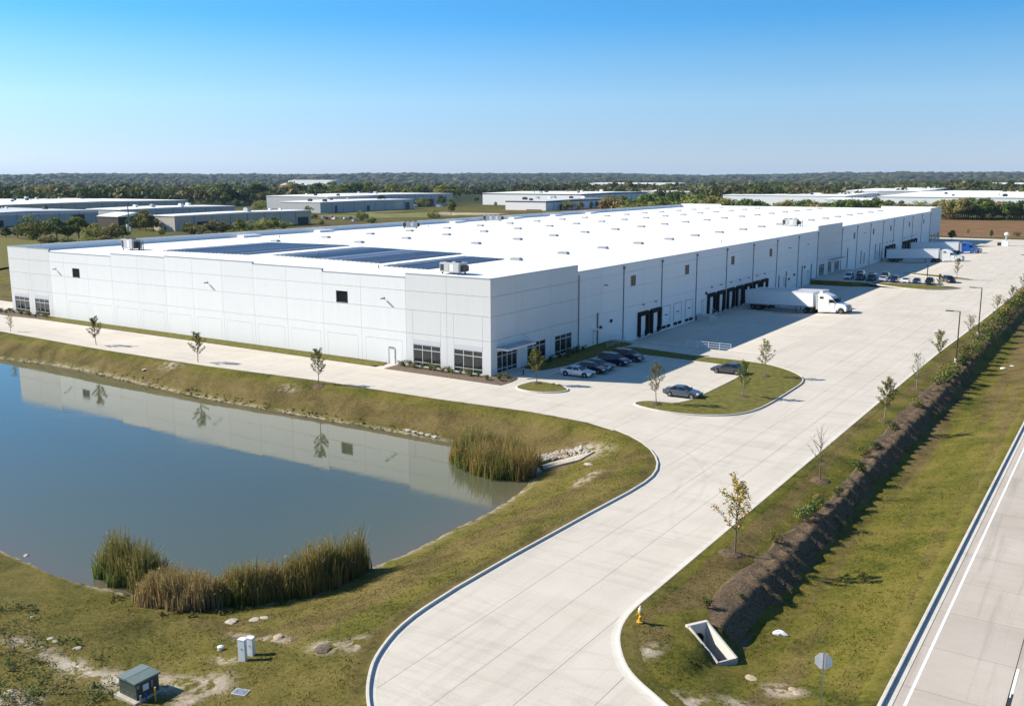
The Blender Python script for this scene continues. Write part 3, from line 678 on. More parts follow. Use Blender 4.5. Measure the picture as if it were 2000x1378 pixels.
# ------------------------------------------------------------------ islands, lawns and beds that stand on the paving
def island(name, label, pts, mat, smooth=2, top=0.13, kerb=True, closedpts=None):
    P = chaikin(pts, smooth, True) if smooth else pts
    if area(P) < 0: P = P[::-1]
    # a slightly domed pad, triangulated on a half-metre lattice
    xs = np.array([p[0] for p in P]); ys = np.array([p[1] for p in P])
    V = [(x, y, top - 0.04) for x, y in P]; n = len(P); Fs = []
    GX, GY = np.meshgrid(np.arange(xs.min(), xs.max(), 0.8), np.arange(ys.min(), ys.max(), 0.8))
    ins = inside(GX, GY, P) & (seg_dist(GX, GY, P) > 0.45)
    from mathutils.geometry import delaunay_2d_cdt
    pts2 = [Vector(p) for p in P] + [Vector((a, b)) for a, b in zip(GX[ins], GY[ins])]
    vo, eo, fo, *_x = delaunay_2d_cdt(pts2, [(i, (i + 1) % n) for i in range(n)], [], 1, 1e-4)
    vx = np.array([v.x for v in vo]); vy = np.array([v.y for v in vo]); dd = seg_dist(vx, vy, P)
    vz = top - 0.03 + 0.09 * np.clip(dd / 2.5, 0, 1) + 0.06 * (fbm(vx * 0.9, vy * 0.9, 15) - 0.5) * (dd > 0.1)
    me = bpy.data.meshes.new(name); me.from_pydata([(a, b, c) for a, b, c in zip(vx, vy, vz)], [], [tuple(f) for f in fo]); me.materials.append(mat)
    me.polygons.foreach_set('use_smooth', [True] * len(me.polygons))
    o = link(name, me); tag(o, label, kind='structure')
    if kerb:
        k = sweep(P, [(-0.16, -0.1), (-0.16, 0.13), (-0.135, 0.15), (-0.0, 0.15), (0.02, 0.09)], closed=True).build('kerb', M['kerb'], o)
    else:
        sweep(P, [(-0.05, -0.05), (0.0, top - 0.05), (0.03, top - 0.03)], closed=True).build('edging', M['soil'], o)
    return o, P
LAWN1 = [(24.4, -4.6), (22.9, -3.6), (23.2, -2.2), (24.6, -1.2), (28.0, -0.75), (28.05, 10), (28.0, 22.2), (26.2, 24.0), (18, 24.7), (12, 25.0), (6.9, 25.2), (5.2, 26.5), (4.8, 30.6), (10, 29.9), (17.4, 28.6), (22.5, 28.9), (28.6, 28.3), (33.6, 24.3), (36.05, 20.0), (36.2, 13), (36.3, 5), (35.9, 0.4), (34.6, -2.6), (31.6, -4.7), (28, -5.3)]
isl1, ISL1 = island('lawn_island', 'kerbed lawn island around the car park with the dark cars', LAWN1, M['lawn'])
isl2, ISL2 = island('lawn_island', 'small leaf shaped lawn island off the warehouse corner', [(6.4, -4.0), (6.3, -1), (7.0, 0.9), (10.2, 0.5), (12.5, -0.9), (13.0, -2.6), (11.2, -4.5), (8.6, -4.9)], M['lawn'])
isl3, ISL3 = island('lawn_island', 'narrow sandy edged lawn island before the middle car park', [(14.5, 146), (15, 143.6), (22, 138.2), (29, 135.6), (34, 139), (36.4, 144.6), (33, 147.0), (24, 146.4)], M['lawn'])
isl4, ISL4 = island('lawn_island', 'narrow lawn island behind the middle car park', [(16.2, 175.5), (17.5, 173.2), (25, 168.5), (31, 164.4), (36.2, 166), (33, 169.5), (25, 174)], M['lawn'])
bed1, BED1 = island('planting_bed', 'mulched bed under the corner office windows', [(-15.7, -3.5), (-15.9, -0.05), (0.05, -0.05), (0.05, 1.0), (3.6, 1.0), (4.1, -1.2), (4.0, -3.7)], M['soil'], 0, 0.10, False)
bed2, BED2 = island('planting_bed', 'shaded bed along the loading side wall beyond the entrance', [(0.05, 7.2), (3.4, 7.0), (4.6, 12), (4.9, 25.5), (4.6, 33.3), (0.05, 34.2)], M['lawn'], 0, 0.10, False)
bed3, BED3 = island('planting_bed', 'bed of shrubs under the far left office windows', [(-123, -0.2), (-121, -3.2), (-112, -3.9), (-102.2, -3.1), (-101.8, -0.05), (-117, -0.05)], M['soil'], 0, 0.10, False)
strip, STRIP = island('grass_strip', 'narrow grass strip along the foot of the white wall', [(-102, -0.05), (-102.4, -3.1), (-90, -3.0), (-60, -3.1), (-18.6, -3.2), (-17.2, -2.0), (-18.5, -0.05)], M['lawn'], 0, 0.09, False)
# sidewalk past the entrance
mb = MB(); mb.prism([(0.1, 1.3), (4.9, 1.3), (6.5, 3.2), (6.6, 24.8), (5.1, 24.8), (5.0, 6.8), (0.1, 6.8)], 0.0, 0.12); tag(mb.build('sidewalk', M['slab']), 'raised concrete walk from the entrance along the car park', kind='structure')
# mulched slope of the swale, raked up in ribs across the fall
RIB = 2.05
def strip_mesh(name, L, Rr, mat, lift, nu=16, step=0.26, ridge=0.0):
    ysl = np.arange(-51.2, 160, step); xl = np.interp(ysl, [p[1] for p in L], [p[0] for p in L]); xr = np.interp(ysl, [p[1] for p in Rr], [p[0] for p in Rr])
    u = np.linspace(0, 1, nu)[None, :]; XX = xl[:, None] * (1 - u) + xr[:, None] * u + (vnoise(u * 0 + ysl[:, None] * 0.8, u * 4, 5) - .5) * 1.0 * ((u == 0) | (u == 1))
    YY = np.repeat(ysl[:, None], nu, 1) + 0 * u
    rib = (0.5 + 0.5 * np.cos(2 * np.pi * (YY + 44.0 + .35 * (vnoise(XX * .9, YY * .4, 6) - .5)) / RIB)) ** 1.6 * sstep(.28, .5, u + 0 * YY) * sstep(1.0, .86, u + 0 * YY) * sstep(-46, -43, YY)
    ZZ = .30 * rib * (.6 + .8 * vnoise(XX * 2.2, YY * 1.7, 13)) + land(XX, YY) + lift * np.sin(np.pi * np.clip(u, 0, 1)) ** 0.5 - 0.03 + ridge * np.sin(np.pi * u) * (fbm(XX * 0.5, YY * 1.1, 8) - 0.4)
    a, b = XX.shape; ii = np.arange(a * b).reshape(a, b)
    FF = np.stack([ii[:-1, :-1], ii[:-1, 1:], ii[1:, 1:], ii[1:, :-1]], -1).reshape(-1, 4)
    return np_mesh(name, np.stack([XX, YY, ZZ], -1).reshape(-1, 3), FF, mat)
ML = [(51.6, -51.4), (50.9, -50.2), (50.2, -47.5), (50.1, -45), (50.3, -43.5), (50.7, -39), (50.3, -36), (50.8, -33), (51.3, -28), (51.2, -20), (50.6, -10), (50.0, 5), (50.0, 21), (50.5, 40), (49.6, 68), (49.5, 96), (49.8, 160)]
MR = [(53.7, -51.4), (53.4, -47), (53.3, -40), (53.4, -30), (53.0, -20), (52.9, -9), (53.2, 0), (53.0, 15), (52.6, 35), (52.3, 60), (51.8, 90), (51.5, 160)]
mul = strip_mesh('mulch_bank', ML, MR, M['mulch'], 0.15, ridge=0.22)
tag(mul, 'long bank of dark bark mulch on the slope of the swale', kind='structure')
# country beyond: fields and tracks lie as sheets on the ground
def sheet(name, label, pts, mat, z):
    mb = MB(); n = 14
    mb.add([(x, y, z) for x, y in pts], [tuple(range(len(pts)))]); return tag(mb.build(name, mat), label, kind='structure')
sheet('field', 'brown stubble field beyond the far end of the warehouse', [(-62, 358), (130, 352), (150, 505), (-40, 532)], M['field'], 0.05)
sheet('meadow', 'pale meadow between the sheds and the long white roof', [(-420, 372), (-305, 362), (-262, 470), (-398, 512), (-428, 480)], M['meadow'], 0.05)
sheet('meadow', 'brown tinted meadow in front of the white industrial shed', [(-372, 512), (-250, 520), (-240, 660), (-322, 640)], M['field'], 0.06)
sheet('track', 'sandy track curving through the pale meadow', [(-372, 452), (-330, 430), (-300, 470), (-335, 512), (-370, 500)], M['sand'], 0.09)
sheet('meadow', 'bright green meadow left of the warehouse', [(-420, 20), (-190, 24), (-230, 84), (-318, 122), (-460, 130)], M['lawn'], 0.6)
# ------------------------------------------------------------------ the warehouse
BW, BL = 116.5, 328.5
wh = thing('warehouse', 'vast white tilt-up warehouse with a flat white roof and a long wall of loading docks', 'warehouse', (0, 0, 0))
class Face:
    """maps (a along the wall, d outward, z) to the world"""
    def __init__(s, kind): s.k = kind
    def p(s, a, d, z): return (a, -d, z) if s.k == 'front' else (d, a, z)
    def box(s, mb, a0, a1, d0, d1, z0, z1, mi=0):
        if s.k == 'front': mb.box(a0, a1, -d1, -d0, z0, z1, mi)
        else: mb.box(d0, d1, a0, a1, z0, z1, mi)
FR, SD = Face('front'), Face('side')
GAP = 0.038
def cells(face, mb, a0, a1, z0, z1, hlines, frames, openings):
    """a cast panel: raised fields parted by reveals, set on a backing slab, with openings left clear"""
    A = {a0, a1}; Zs = {z0, z1}
    for o in openings: A |= {o[0], o[1]}; Zs |= {o[2], o[3]}
    for f in frames: A |= {f[0], f[1]}; Zs |= {f[2], f[3]}
    Zs |= set(z for z in hlines if z0 < z < z1)
    A = sorted(a for a in A if a0 <= a <= a1); Zs = sorted(z for z in Zs if z0 <= z <= z1)
    g = GAP / 2
    for i in range(len(A) - 1):
        for j in range(len(Zs) - 1):
            b0, b1, c0, c1 = A[i], A[i + 1], Zs[j], Zs[j + 1]; ca, cz = (b0 + b1) / 2, (c0 + c1) / 2
            if b1 - b0 < 0.01 or c1 - c0 < 0.01: continue
            if any(o[0] < ca < o[1] and o[2] < cz < o[3] for o in openings): continue
            l = r = bt = tp = 0
            if b0 == a0: l = g
            if b1 == a1: r = g
            if c0 in hlines: bt = g
            if c1 in hlines: tp = g
            for f in frames:
                k = 0.035
                if f[2] <= cz <= f[3]:
                    if b0 in (f[0], f[1]): l = k / 2
                    if b1 in (f[0], f[1]): r = k / 2
                if f[0] <= ca <= f[1] and len(f) > 4:
                    if c0 in (f[2], f[3]): bt = k / 2
                    if c1 in (f[2], f[3]): tp = k / 2
            face.box(mb, b0 + l, b1 - r, -0.16, 0, c0 + bt, c1 - tp, 0)
    face.box(mb, a0 + 0.005, a1 - 0.005, -0.34, -0.05 if not openings else -0.16, z0, z1 - 0.002, 1)
def panel(face, a0, a1, ztop, mat, z0=0.0, hl=(4.75, 8.05, 10.7), frames=(), openings=()):
    mb = MB(); cells(face, mb, a0, a1, z0, ztop, hl, frames, openings)
    if openings:    # backing in the reveals away from the openings
        oz0 = min(o[2] for o in openings); 
        for z in hl:
            for b0, b1 in ((a0 + .005, a1 - .005),):
                if not any(o[2] < z < o[3] for o in openings): face.box(mb, b0, b1, -0.155, -0.05, z - 0.1, z + 0.1, 1) if False else None
    o = mb.build('wall_panel', [mat, M['groove']], wh)
    cp = MB(); face.box(cp, a0, a1, -0.36, 0.035, ztop + 0.003, ztop + 0.10); cp.build('coping', M['coping'], o)
    return o
def window(face, a0, a1, z0, z1, vs, hs, d=-0.07, blind=True, parent=None, gl='glass', fm='alu'):
    """aluminium frame with one pane per light"""
    mb = MB(); t = 0.05
    for a in [a0 + t] + list(vs) + [a1 - t]: face.box(mb, a - t, a + t, d - 0.06, d + 0.03, z0 + 2 * t, z1 - 2 * t)
    for z in [z0 + t] + list(hs) + [z1 - t]: face.box(mb, a0, a1, d - 0.061, d + 0.033, z - t, z + t)
    w = mb.build('window', M[fm], parent or wh)
    A = [a0 + t] + list(vs) + [a1 - t]; Zz = [z0 + t] + list(hs) + [z1 - t]
    for i in range(len(A) - 1):
        for j in range(len(Zz) - 1):
            pm = MB(); face.box(pm, A[i] + t * .9, A[i + 1] - t * .9, d - 0.03, d - 0.02, Zz[j] + t * .9, Zz[j + 1] - t * .9); pm.build('pane', M[gl], w)
    return w
# front wall (towards the pond)
JF = [-116.5, -109.3, -102.2, -97.5, -90.1, -82.8, -75.3, -67.7, -60.5, -53.1, -45.7, -38.3, -30.6, -23.0, -14.55, -7.35, 0]
TOPF = [13.0, 12.95, 12.45, 12.45, 12.45, 12.92, 12.92, 13.15, 13.15, 13.15, 12.9, 12.9, 12.5, 12.5, 13.05, 13.05]
for k in range(16):
    a0, a1 = JF[k], JF[k + 1]; tower = k in (0, 1, 14, 15)
    fr, op = [], []
    if tower:
        wx = {0: (-115.45, -110.35), 1: (-108.35, -103.55), 14: (-13.34, -8.45), 15: (-6.17, -1.36)}[k]
        fr = [(wx[0], wx[1], 3.3, 8.05)]; op = [(wx[0], wx[1], 0.12, 3.26)]
        sill = {0: 0.1, 1: .1, 14: .1, 15: .1}[k]
    else:
        if k not in (2,): fr = [(a0 + 0.75, a1 - 0.75, 0.0, 3.48, 1)]
    if k == 3: op = [(-94.8, -92.72, 8.15, 9.72)]
    if k == 12: op = [(-27.78, -25.64, 8.2, 9.82)]
    if k == 13: op = op + [(-17.9, -16.75, 0.0, 2.4)]
    panel(FR, a0, a1, TOPF[k], M['wall2'] if tower else M['wall'], -0.3, frames=fr, openings=op)
    if tower:
        a, b = wx; w3 = (b - a) / 3
        window(FR, a, b, 0.12, 3.26, [a + w3, b - w3 * 1.0], [0.72, 2.5])
        mb = MB(); FR.box(mb, a + 0.02, b - 0.02, -0.1, 0.012, 3.32, 3.95); mb.build('window_head', M['headpanel'], wh)
for a0, a1, z0, z1 in ((-94.8, -92.72, 8.15, 9.72), (-27.78, -25.64, 8.2, 9.82)):
    lo = MB(); FR.box(lo, a0 + 0.02, a1 - 0.02, -0.15, -0.13, z0 + 0.02, z1 - 0.02); L_ = lo.build('louvre', M['louvre'], wh)
    for q in range(8):
        z = z0 + 0.12 + q * (z1 - z0 - 0.15) / 8; mb = MB(); mb.add([FR.p(a0 + .03, -0.05, z), FR.p(a1 - .03, -0.05, z), FR.p(a1 - .03, -0.12, z + 0.15), FR.p(a0 + .03, -0.12, z + 0.15)], [(0, 1, 2, 3)]); mb.build('slat', M['louvre'], L_)
    mb = MB()
    for b in ((a0 - .06, a0), (a1, a1 + .06)): FR.box(mb, b[0], b[1], -0.03, 0.03, z0 - .06, z1 + .06)
    FR.box(mb, a0, a1, -0.03, 0.03, z0 - .06, z0); FR.box(mb, a0, a1, -0.03, 0.03, z1, z1 + .06); mb.build('frame', M['sashdark'], L_)
def wall_light(face, a, z, side=0.9):
    mb = MB(); mb.cyl(face.p(a, 0, z), face.p(a, 0.28, z + 0.02), 0.03, n=6); face.box(mb, a - 0.16, a + 0.16, 0.22, 0.62, z - 0.07, z + 0.06); face.box(mb, a - .09, a + .09, 0, 0.04, z - .12, z + .12)
    mb.build('wall_light', M['dark'], wh)
for a in (-100.2, -56.7, -18.5): wall_light(FR, a, 9.35)
def man_door(face, a, z0=0.0, light=True, mat='door'):
    mb = MB(); face.box(mb, a - 0.5, a + 0.5, 0.0, 0.04, z0 + 0.02, z0 + 2.15); d = mb.build('door', M[mat], wh)
    mb = MB()
    for s in (-0.56, 0.56): face.box(mb, a + s - .05, a + s + .05, 0, 0.07, z0, z0 + 2.28)
    face.box(mb, a - 0.51, a + 0.51, 0, 0.07, z0 + 2.18, z0 + 2.28); mb.build('door_frame', M['greymetal'], d)
    mb = MB(); face.box(mb, a + 0.36, a + 0.44, 0.04, 0.11, z0 + 0.98, z0 + 1.06); mb.build('handle', M['galv'], d)
    if light: mb = MB(); face.box(mb, a - 0.75, a + 0.75, 0, 0.75, z0 + 2.45, z0 + 2.53); mb.build('door_hood', M['whitemetal'], d)
man_door(FR, -17.3, light=False, mat='wall')
# side wall (loading docks)
JS = [0, 7.7, 15.25, 23.3] + [x for a, b in zip([23.3, 38.6, 53.6, 69.4, 85.2, 101.2, 117.3, 133.8, 150.6, 174], [38.6, 53.6, 69.4, 85.2, 101.2, 117.3, 133.8, 150.6, 174, 191]) for x in (([(a + b) / 2, b]) if b - a < 20 else [a + 7.8, a + 15.6, b])] + \
     [x for a, b in zip([191, 207.5, 224.5, 240, 255, 271, 288], [207.5, 224.5, 240, 255, 271, 288, 305.2]) for x in ((a + b) / 2, b)] + [313, 320.8, 328.5]
SPOUTS = [38.6, 53.6, 69.4, 85.2, 101.2, 117.3, 133.8, 150.45, 174.2, 191, 207.5, 224.5, 240, 255, 271, 288, 305]
DOCKS = [46.15, 51.1, 77.3, 82.4, 87.9, 93.2, 98.4, 103.8, 109, 231, 236, 241, 258, 263, 268, 273, 278]
WHITE_DOCKS = [55.8, 60.9, 66.2]
SWIN = [42.2, 64.9, 88.75, 112.9, 187.9, 211.5, 235.6, 265.6, 292]
OFF_A = (16.6, 21.6); OFF_B = (9.0, 14.05); ENT = (1.45, 6.45)
OFF_M = [(153, 157.8), (161.3, 164.8), (167.9, 172.7)]; OFF_E = [(306.6, 311.5), (314, 319), (321.5, 326.6)]
for k in range(len(JS) - 1):
    a0, a1 = JS[k], JS[k + 1]; tower = a1 <= 23.4 or (150.5 < a0 + 1 and a1 < 174.2 and a0 > 150) or a0 > 305
    ztop = 13.05 if a1 < 24 else 13.35 if tower and a1 < 200 else 13.6 if tower else 12.0 + 0.0012 * a0
    op, fr = [], []
    for w in (OFF_A, OFF_B, ENT, *OFF_M, *OFF_E):
        if a0 - 0.2 < (w[0] + w[1]) / 2 < a1 + 0.2: op.append((max(w[0], a0 + .1), min(w[1], a1 - .1), 0.12, 3.2)); fr.append((w[0] - .1, w[1] + .1, 4.9, 8.05))
    for c in SWIN:
        if a0 <= c < a1: op.append((c - 0.98, c + 0.98, 8.2, 9.95))
    panel(SD, a0, a1, ztop, M['wall2'] if tower else M['wall'], -1.5, hl=(8.05, 10.7, 4.75) if not tower else (4.75, 8.05, 10.7), frames=fr if tower else [], openings=op)
for a, b in (OFF_A, OFF_B): window(SD, a, b, 0.12, 3.2, [a + (b - a) / 3, b - (b - a) / 3], [0.72, 2.5])
window(SD, ENT[0], ENT[1], 0.12, 3.2, [ENT[0] + 1.3, ENT[0] + 2.5, ENT[1] - 1.3], [0.72, 2.45])
for a, b in OFF_M + OFF_E: window(SD, max(a, 150.7), b, 0.12, 3.2, [a + (b - a) / 3, b - (b - a) / 3], [0.72, 2.5])
for c in SWIN: window(SD, c - 0.98, c + 0.98, 8.2, 9.95, [c], [9.1], gl='tan_glass', fm='sashdark')
def canopy(a0, a1, z, depth=1.9):
    mb = MB(); SD.box(mb, a0, a1, 0.02, depth, z, z + 0.28); c = mb.build('canopy', M['whitemetal'], wh)
    mb = MB(); SD.box(mb, a0 - 0.05, a1 + 0.05, 0.02, depth + 0.06, z + 0.283, z + 0.34); mb.build('canopy_top', M['coping'], c)
    for a in (a0 + .5, a1 - .5): mb = MB(); mb.cyl(SD.p(a, depth - .2, z + .3), SD.p(a, 0.03, z + 1.35), 0.03, n=6); mb.build('tie_rod', M['coping'], c)
canopy(1.25, 8.3, 3.45); canopy(160.9, 173.4, 3.55)
for a in SPOUTS:
    mb = MB(); SD.box(mb, a - 0.06, a + 0.06, 0.02, 0.14, -1.0, 11.3); s = mb.build('downspout', M['spout'], wh)
    mb = MB(); SD.box(mb, a - 0.2, a + 0.2, 0.02, 0.26, 11.3, 11.75); mb.build('rain_head', M['spout'], s)
for a in (23.55,): mb = MB(); SD.box(mb, a - .06, a + .06, 0.02, .14, 0, 11.6); mb.build('downspout', M['spout'], wh)
# dock doors: black rubber shelter round a white sectional door
def dock(a, black=True):
    if black:
        mb = MB(); SD.box(mb, a - 2.02, a - 1.35, 0.005, 0.42, -0.72, 2.72); SD.box(mb, a + 1.35, a + 2.02, 0.005, 0.42, -0.72, 2.72)
        mb.add([SD.p(a - 2.02, .46, 2.72), SD.p(a + 2.02, .46, 2.72), SD.p(a + 2.02, .46, 3.25), SD.p(a - 2.02, .46, 3.25), SD.p(a - 2.02, .005, 2.72), SD.p(a + 2.02, .005, 2.72), SD.p(a + 2.02, .005, 3.42), SD.p(a - 2.02, .005, 3.42)],
               [(0, 1, 2, 3), (3, 2, 6, 7), (0, 3, 7, 4), (1, 5, 6, 2), (0, 4, 5, 1)])
        d = mb.build('dock_door', M['rubber'], wh)
        for s in (-1, 1): mb = MB(); SD.box(mb, a + s * 1.25 - 0.28, a + s * 1.25 + 0.28, 0.0, 0.24, -1.0, -0.5); mb.build('dock_bumper', M['rubber'], d)
        mb = MB(); SD.box(mb, a - 2.0, a + 2.0, 0.01, 0.1, -0.98, -0.74); mb.build('dock_leveller', M['galv'], d)
    else:
        mb = MB()
        for s in (-1.72, 1.72): SD.box(mb, a + s - .06, a + s + .06, 0.005, 0.09, 0.0, 3.3)
        SD.box(mb, a - 1.66, a + 1.66, 0.005, 0.09, 3.2, 3.3); d = mb.build('dock_door', M['coping'], wh)
        for s in (-1, 1): mb = MB(); SD.box(mb, a + s * 1.0 - 0.62, a + s * 1.0 + 0.62, 0.0, 0.22, -0.75, -0.3); mb.build('dock_bumper', M['rubber'], d)
        mb = MB(); SD.box(mb, a - 0.6, a + 0.7, 0.06, 0.1, 1.55, 1.72); mb.build('door_window', M['glass'], d)
    for q in range(5):
        mb = MB(); w = 0.95 if black else 1.64; SD.box(mb, a - w, a + w, 0.02 + (0.03 if black else 0), 0.05 + (0.03 if black else 0), -0.02 + q * 0.62, 0.585 + q * 0.62); mb.build('door_panel', M['door'], d)
    if black:
        mb = MB(); SD.box(mb, a - 1.35, a - 0.96, 0.01, 0.22, -0.72, 2.72); SD.box(mb, a + 0.96, a + 1.35, 0.01, 0.22, -0.72, 2.72); mb.build('curtain', M['rubber'], d)
        mb = MB(); SD.box(mb, a - 0.13, a + 0.13, 0.02, 0.32, 4.5, 4.68); mb.build('dock_light', M['dark'], d)
for a in DOCKS: dock(a)
for a in WHITE_DOCKS: dock(a, False)
for a, z in ((28.9, 0.1), (73.0, 0.05), (123.5, 0.05), (143, 0.05), (218, 0.05), (248, 0.05)): man_door(SD, a, z, mat='door')
for a, z in ((31.9, 9.3), (126, 9.3), (141, 9.3), (199, 9.3)): wall_light(SD, a, z)
# grey pipes and boxes on the loading wall
for a, z0, z1 in ((29.6, 0, 5.1), (119.5, -1, 3.2), (124.8, -1, 3.8), (137.5, -1, 4.2), (145.5, -1, 4), (181, 0, 6), (197, 0, 4), (201, 0, 3.2), (215, 0, 5), (221, 0, 5)):
    mb = MB(); SD.box(mb, a - 0.09, a + 0.09, 0.02, 0.2, z0, z1); mb.build('conduit', M['spout'], wh)
for a, z in ((30.6, 2.4), (34.2, 3.0), (74.5, 3.4), (127, 1.5), (131, 2.2), (139.5, 3.4)):
    mb = MB(); SD.box(mb, a - 0.22, a + 0.22, 0.01, 0.28, z, z + 0.5); mb.build('meter_box', M['dark'], wh)
# back and far walls, roof
mb = MB(); mb.box(-BW - 0.0, -BW + 0.34, 0.4, BL - 0.4, -1, 12.9); mb.box(-BW + .345, -0.345, BL - 0.34, BL, -1, 12.7); mb.build('rear_wall', M['wall'], wh)
mb = MB(); mb.box(-BW - .02, -BW + .36, 0.45, 23.3, 12.9, 13.05); mb.box(-BW - .02, -BW + .36, 23.4, BL - .4, 12.91, 12.98); mb.build('coping', M['whitemetal'], wh)
mb = MB(); mb.box(-24, -0.36, BL - .36, BL + 0.02, 12.7, 13.55); mb.box(-0.70, -0.345, 305.3, BL - .37, 12, 13.55); mb.box(-BW + .37, -96, BL - .36, BL + .02, 12.7, 13.4); mb.build('rear_parapet', M['wall'], wh)
def zroof(x): return 11.75 + 0.62 * (1 - abs(x + 58.2) / 58.2)
rs = MB(); ys_ = frange(0.34, BL - .34, 12)
for x0, x1 in ((-BW + .34, -58.2), (-58.2, -0.345)):
    xx = frange(x0, x1, 12)
    for i in range(len(xx) - 1):
        rs.add([(xx[i], .34, zroof(xx[i])), (xx[i + 1], .34, zroof(xx[i + 1])), (xx[i + 1], BL - .34, zroof(xx[i + 1])), (xx[i], BL - .34, zroof(xx[i]))], [(0, 1, 2, 3)])
roof = rs.build('roof', M['roof'], wh)
# welded seams of the membrane, a few millimetres proud
mb = MB()
for y in frange(6, 322, 15.9):
    for x0, x1 in ((-114, -58.2), (-58.2, -2)): mb.add([(x0, y, zroof(x0) + .006), (x1, y, zroof(x1) + .006), (x1, y + .16, zroof(x1) + .006), (x0, y + .16, zroof(x0) + .006)], [(0, 1, 2, 3)])
mb.build('roof_seam', plain('seam_tape', (0.70, 0.70, 0.69), 0.7), roof)
# smoke vents in regular ranks: low dark kerb under a domed lid left half open
vb = MB(); vb.box(-.58, .58, -1.0, 1.0, 0, .26); vk = vb.mesh('vent_base', M['greymetal'])
vl = MB(); vl.add([(-.65, -1.08, .28), (.65, -1.08, .28), (.65, 1.08, .28), (-.65, 1.08, .28), (-.42, -.8, .46), (.42, -.8, .46), (.42, .8, .46), (-.42, .8, .46)], [(0, 1, 5, 4), (1, 2, 6, 5), (2, 3, 7, 6), (3, 0, 4, 7), (4, 5, 6, 7)])
vlm = vl.mesh('vent_lid', M['coping'])
rng = random.Random(3)
mesh_v = MB(); mesh_v.v = vb.v[:]; mesh_v.f = vb.f[:]; mesh_v.m = [0] * len(vb.f)
mesh_v.add(vl.v, vl.f, 1); VM = mesh_v.mesh('roof_vent', [M['greymetal'], M['coping']])
for x, y0 in ((-20, 37), (-47.3, 62.8), (-71.5, 52.6), (-92.6, 48)):
    y = y0
    while y < 322:
        if not (-24 < x < -16 and 172 < y < 180):
            o = link('roof_vent', VM, roof); o.location = (x + rng.uniform(-.3, .3), y, zroof(x)); o.rotation_euler = (0, 0, R(90))
        y += 15.95
for x, y in ((-56, 24.8), (-104, 60), (-104, 118), (-108, 190), (-30, 12), (-62, 150), (-7, 100)):
    mb = MB(); mb.cyl((x, y, zroof(x) - .05), (x, y, zroof(x) + .55), .13, n=8); mb.build('vent_pipe', M['greymetal'], roof)
# low equipment pads along the back parapet
for y in (56, 82, 142, 176, 204, 231): mb = MB(); mb.box(-114.5, -112.2, y, y + 5.5, zroof(-113) - .05, zroof(-113) + .62); mb.build('roof_hatch', M['whitemetal'], roof)

# ------------------------------------------------------------------ things standing on the roof
def hvac(x, y, lx, ly, h, label, rz=0, pipes=0):
    t = thing('rooftop_unit', label, 'air conditioner', (x, y, zroof(x) + 0.0), rz)
    mb = MB(); mb.box(-lx / 2, lx / 2, -ly / 2, ly / 2, .32, h); mb.build('housing', M['greymetal'], t, bevel=0.03)
    for sx in (-.4, .4):
        for sy in (-.4, .4): mb = MB(); mb.box(sx * lx - .09, sx * lx + .09, sy * ly - .09, sy * ly + .09, 0, .32); mb.build('foot', M['dark'], t)
    for k in range(max(1, int(lx / 1.3))):
        cx = -lx / 2 + (k + .5) * lx / max(1, int(lx / 1.3))
        mb = MB(); mb.cyl((cx, 0, h), (cx, 0, h + .16), min(.48, ly * .3), n=12); mb.build('fan_cowl', M['dark'], t)
    n = max(2, int(lx / .9))
    for k in range(n):
        cx = -lx / 2 + (k + .5) * lx / n
        mb = MB(); mb.box(cx - lx / n * .36, cx + lx / n * .36, -ly / 2 - .02, -ly / 2 - .003, .55, h - .25); mb.build('service_panel', M['greymetal'] if k % 2 else M['dark'] if k == 0 else M['whitemetal'], t)
    mb = MB(); mb.box(lx / 2, lx / 2 + .55, -ly * .3, ly * .3, .5, h * .75); mb.build('intake_hood', M['dark'], t)
    for k in range(pipes):
        mb = MB(); px = lx / 2 + .9 + k * .5; mb.cyl((px, -.2, 0), (px, -.2, h * (.7 + .2 * (k % 2))), .09, n=6); mb.cyl((px, -.2, h * .6), (px - .8, .3, h * .5), .08, n=6); mb.build('pipe', M['dark'], t)
    return t
hvac(-15.5, 12.6, 3.6, 2.3, 1.75, 'large grey rooftop unit beside the solar panels near the corner')
hvac(-99.8, 16.2, 3.6, 2.0, 2.2, 'pale rooftop unit with black pipes at the far left end of the roof', pipes=4)
hvac(-104.2, 110, 4.2, 2.2, 1.9, 'pale rooftop unit against the back parapet left of the middle', R(35))
hvac(-110.4, 160.5, 6.2, 2.0, 1.9, 'long low rooftop unit by the back parapet further along the roof', R(20))
hvac(-15.8, 177.4, 4.4, 2.0, 2.0, 'grey rooftop unit on the far part of the roof behind the middle tower', R(-5), pipes=2)
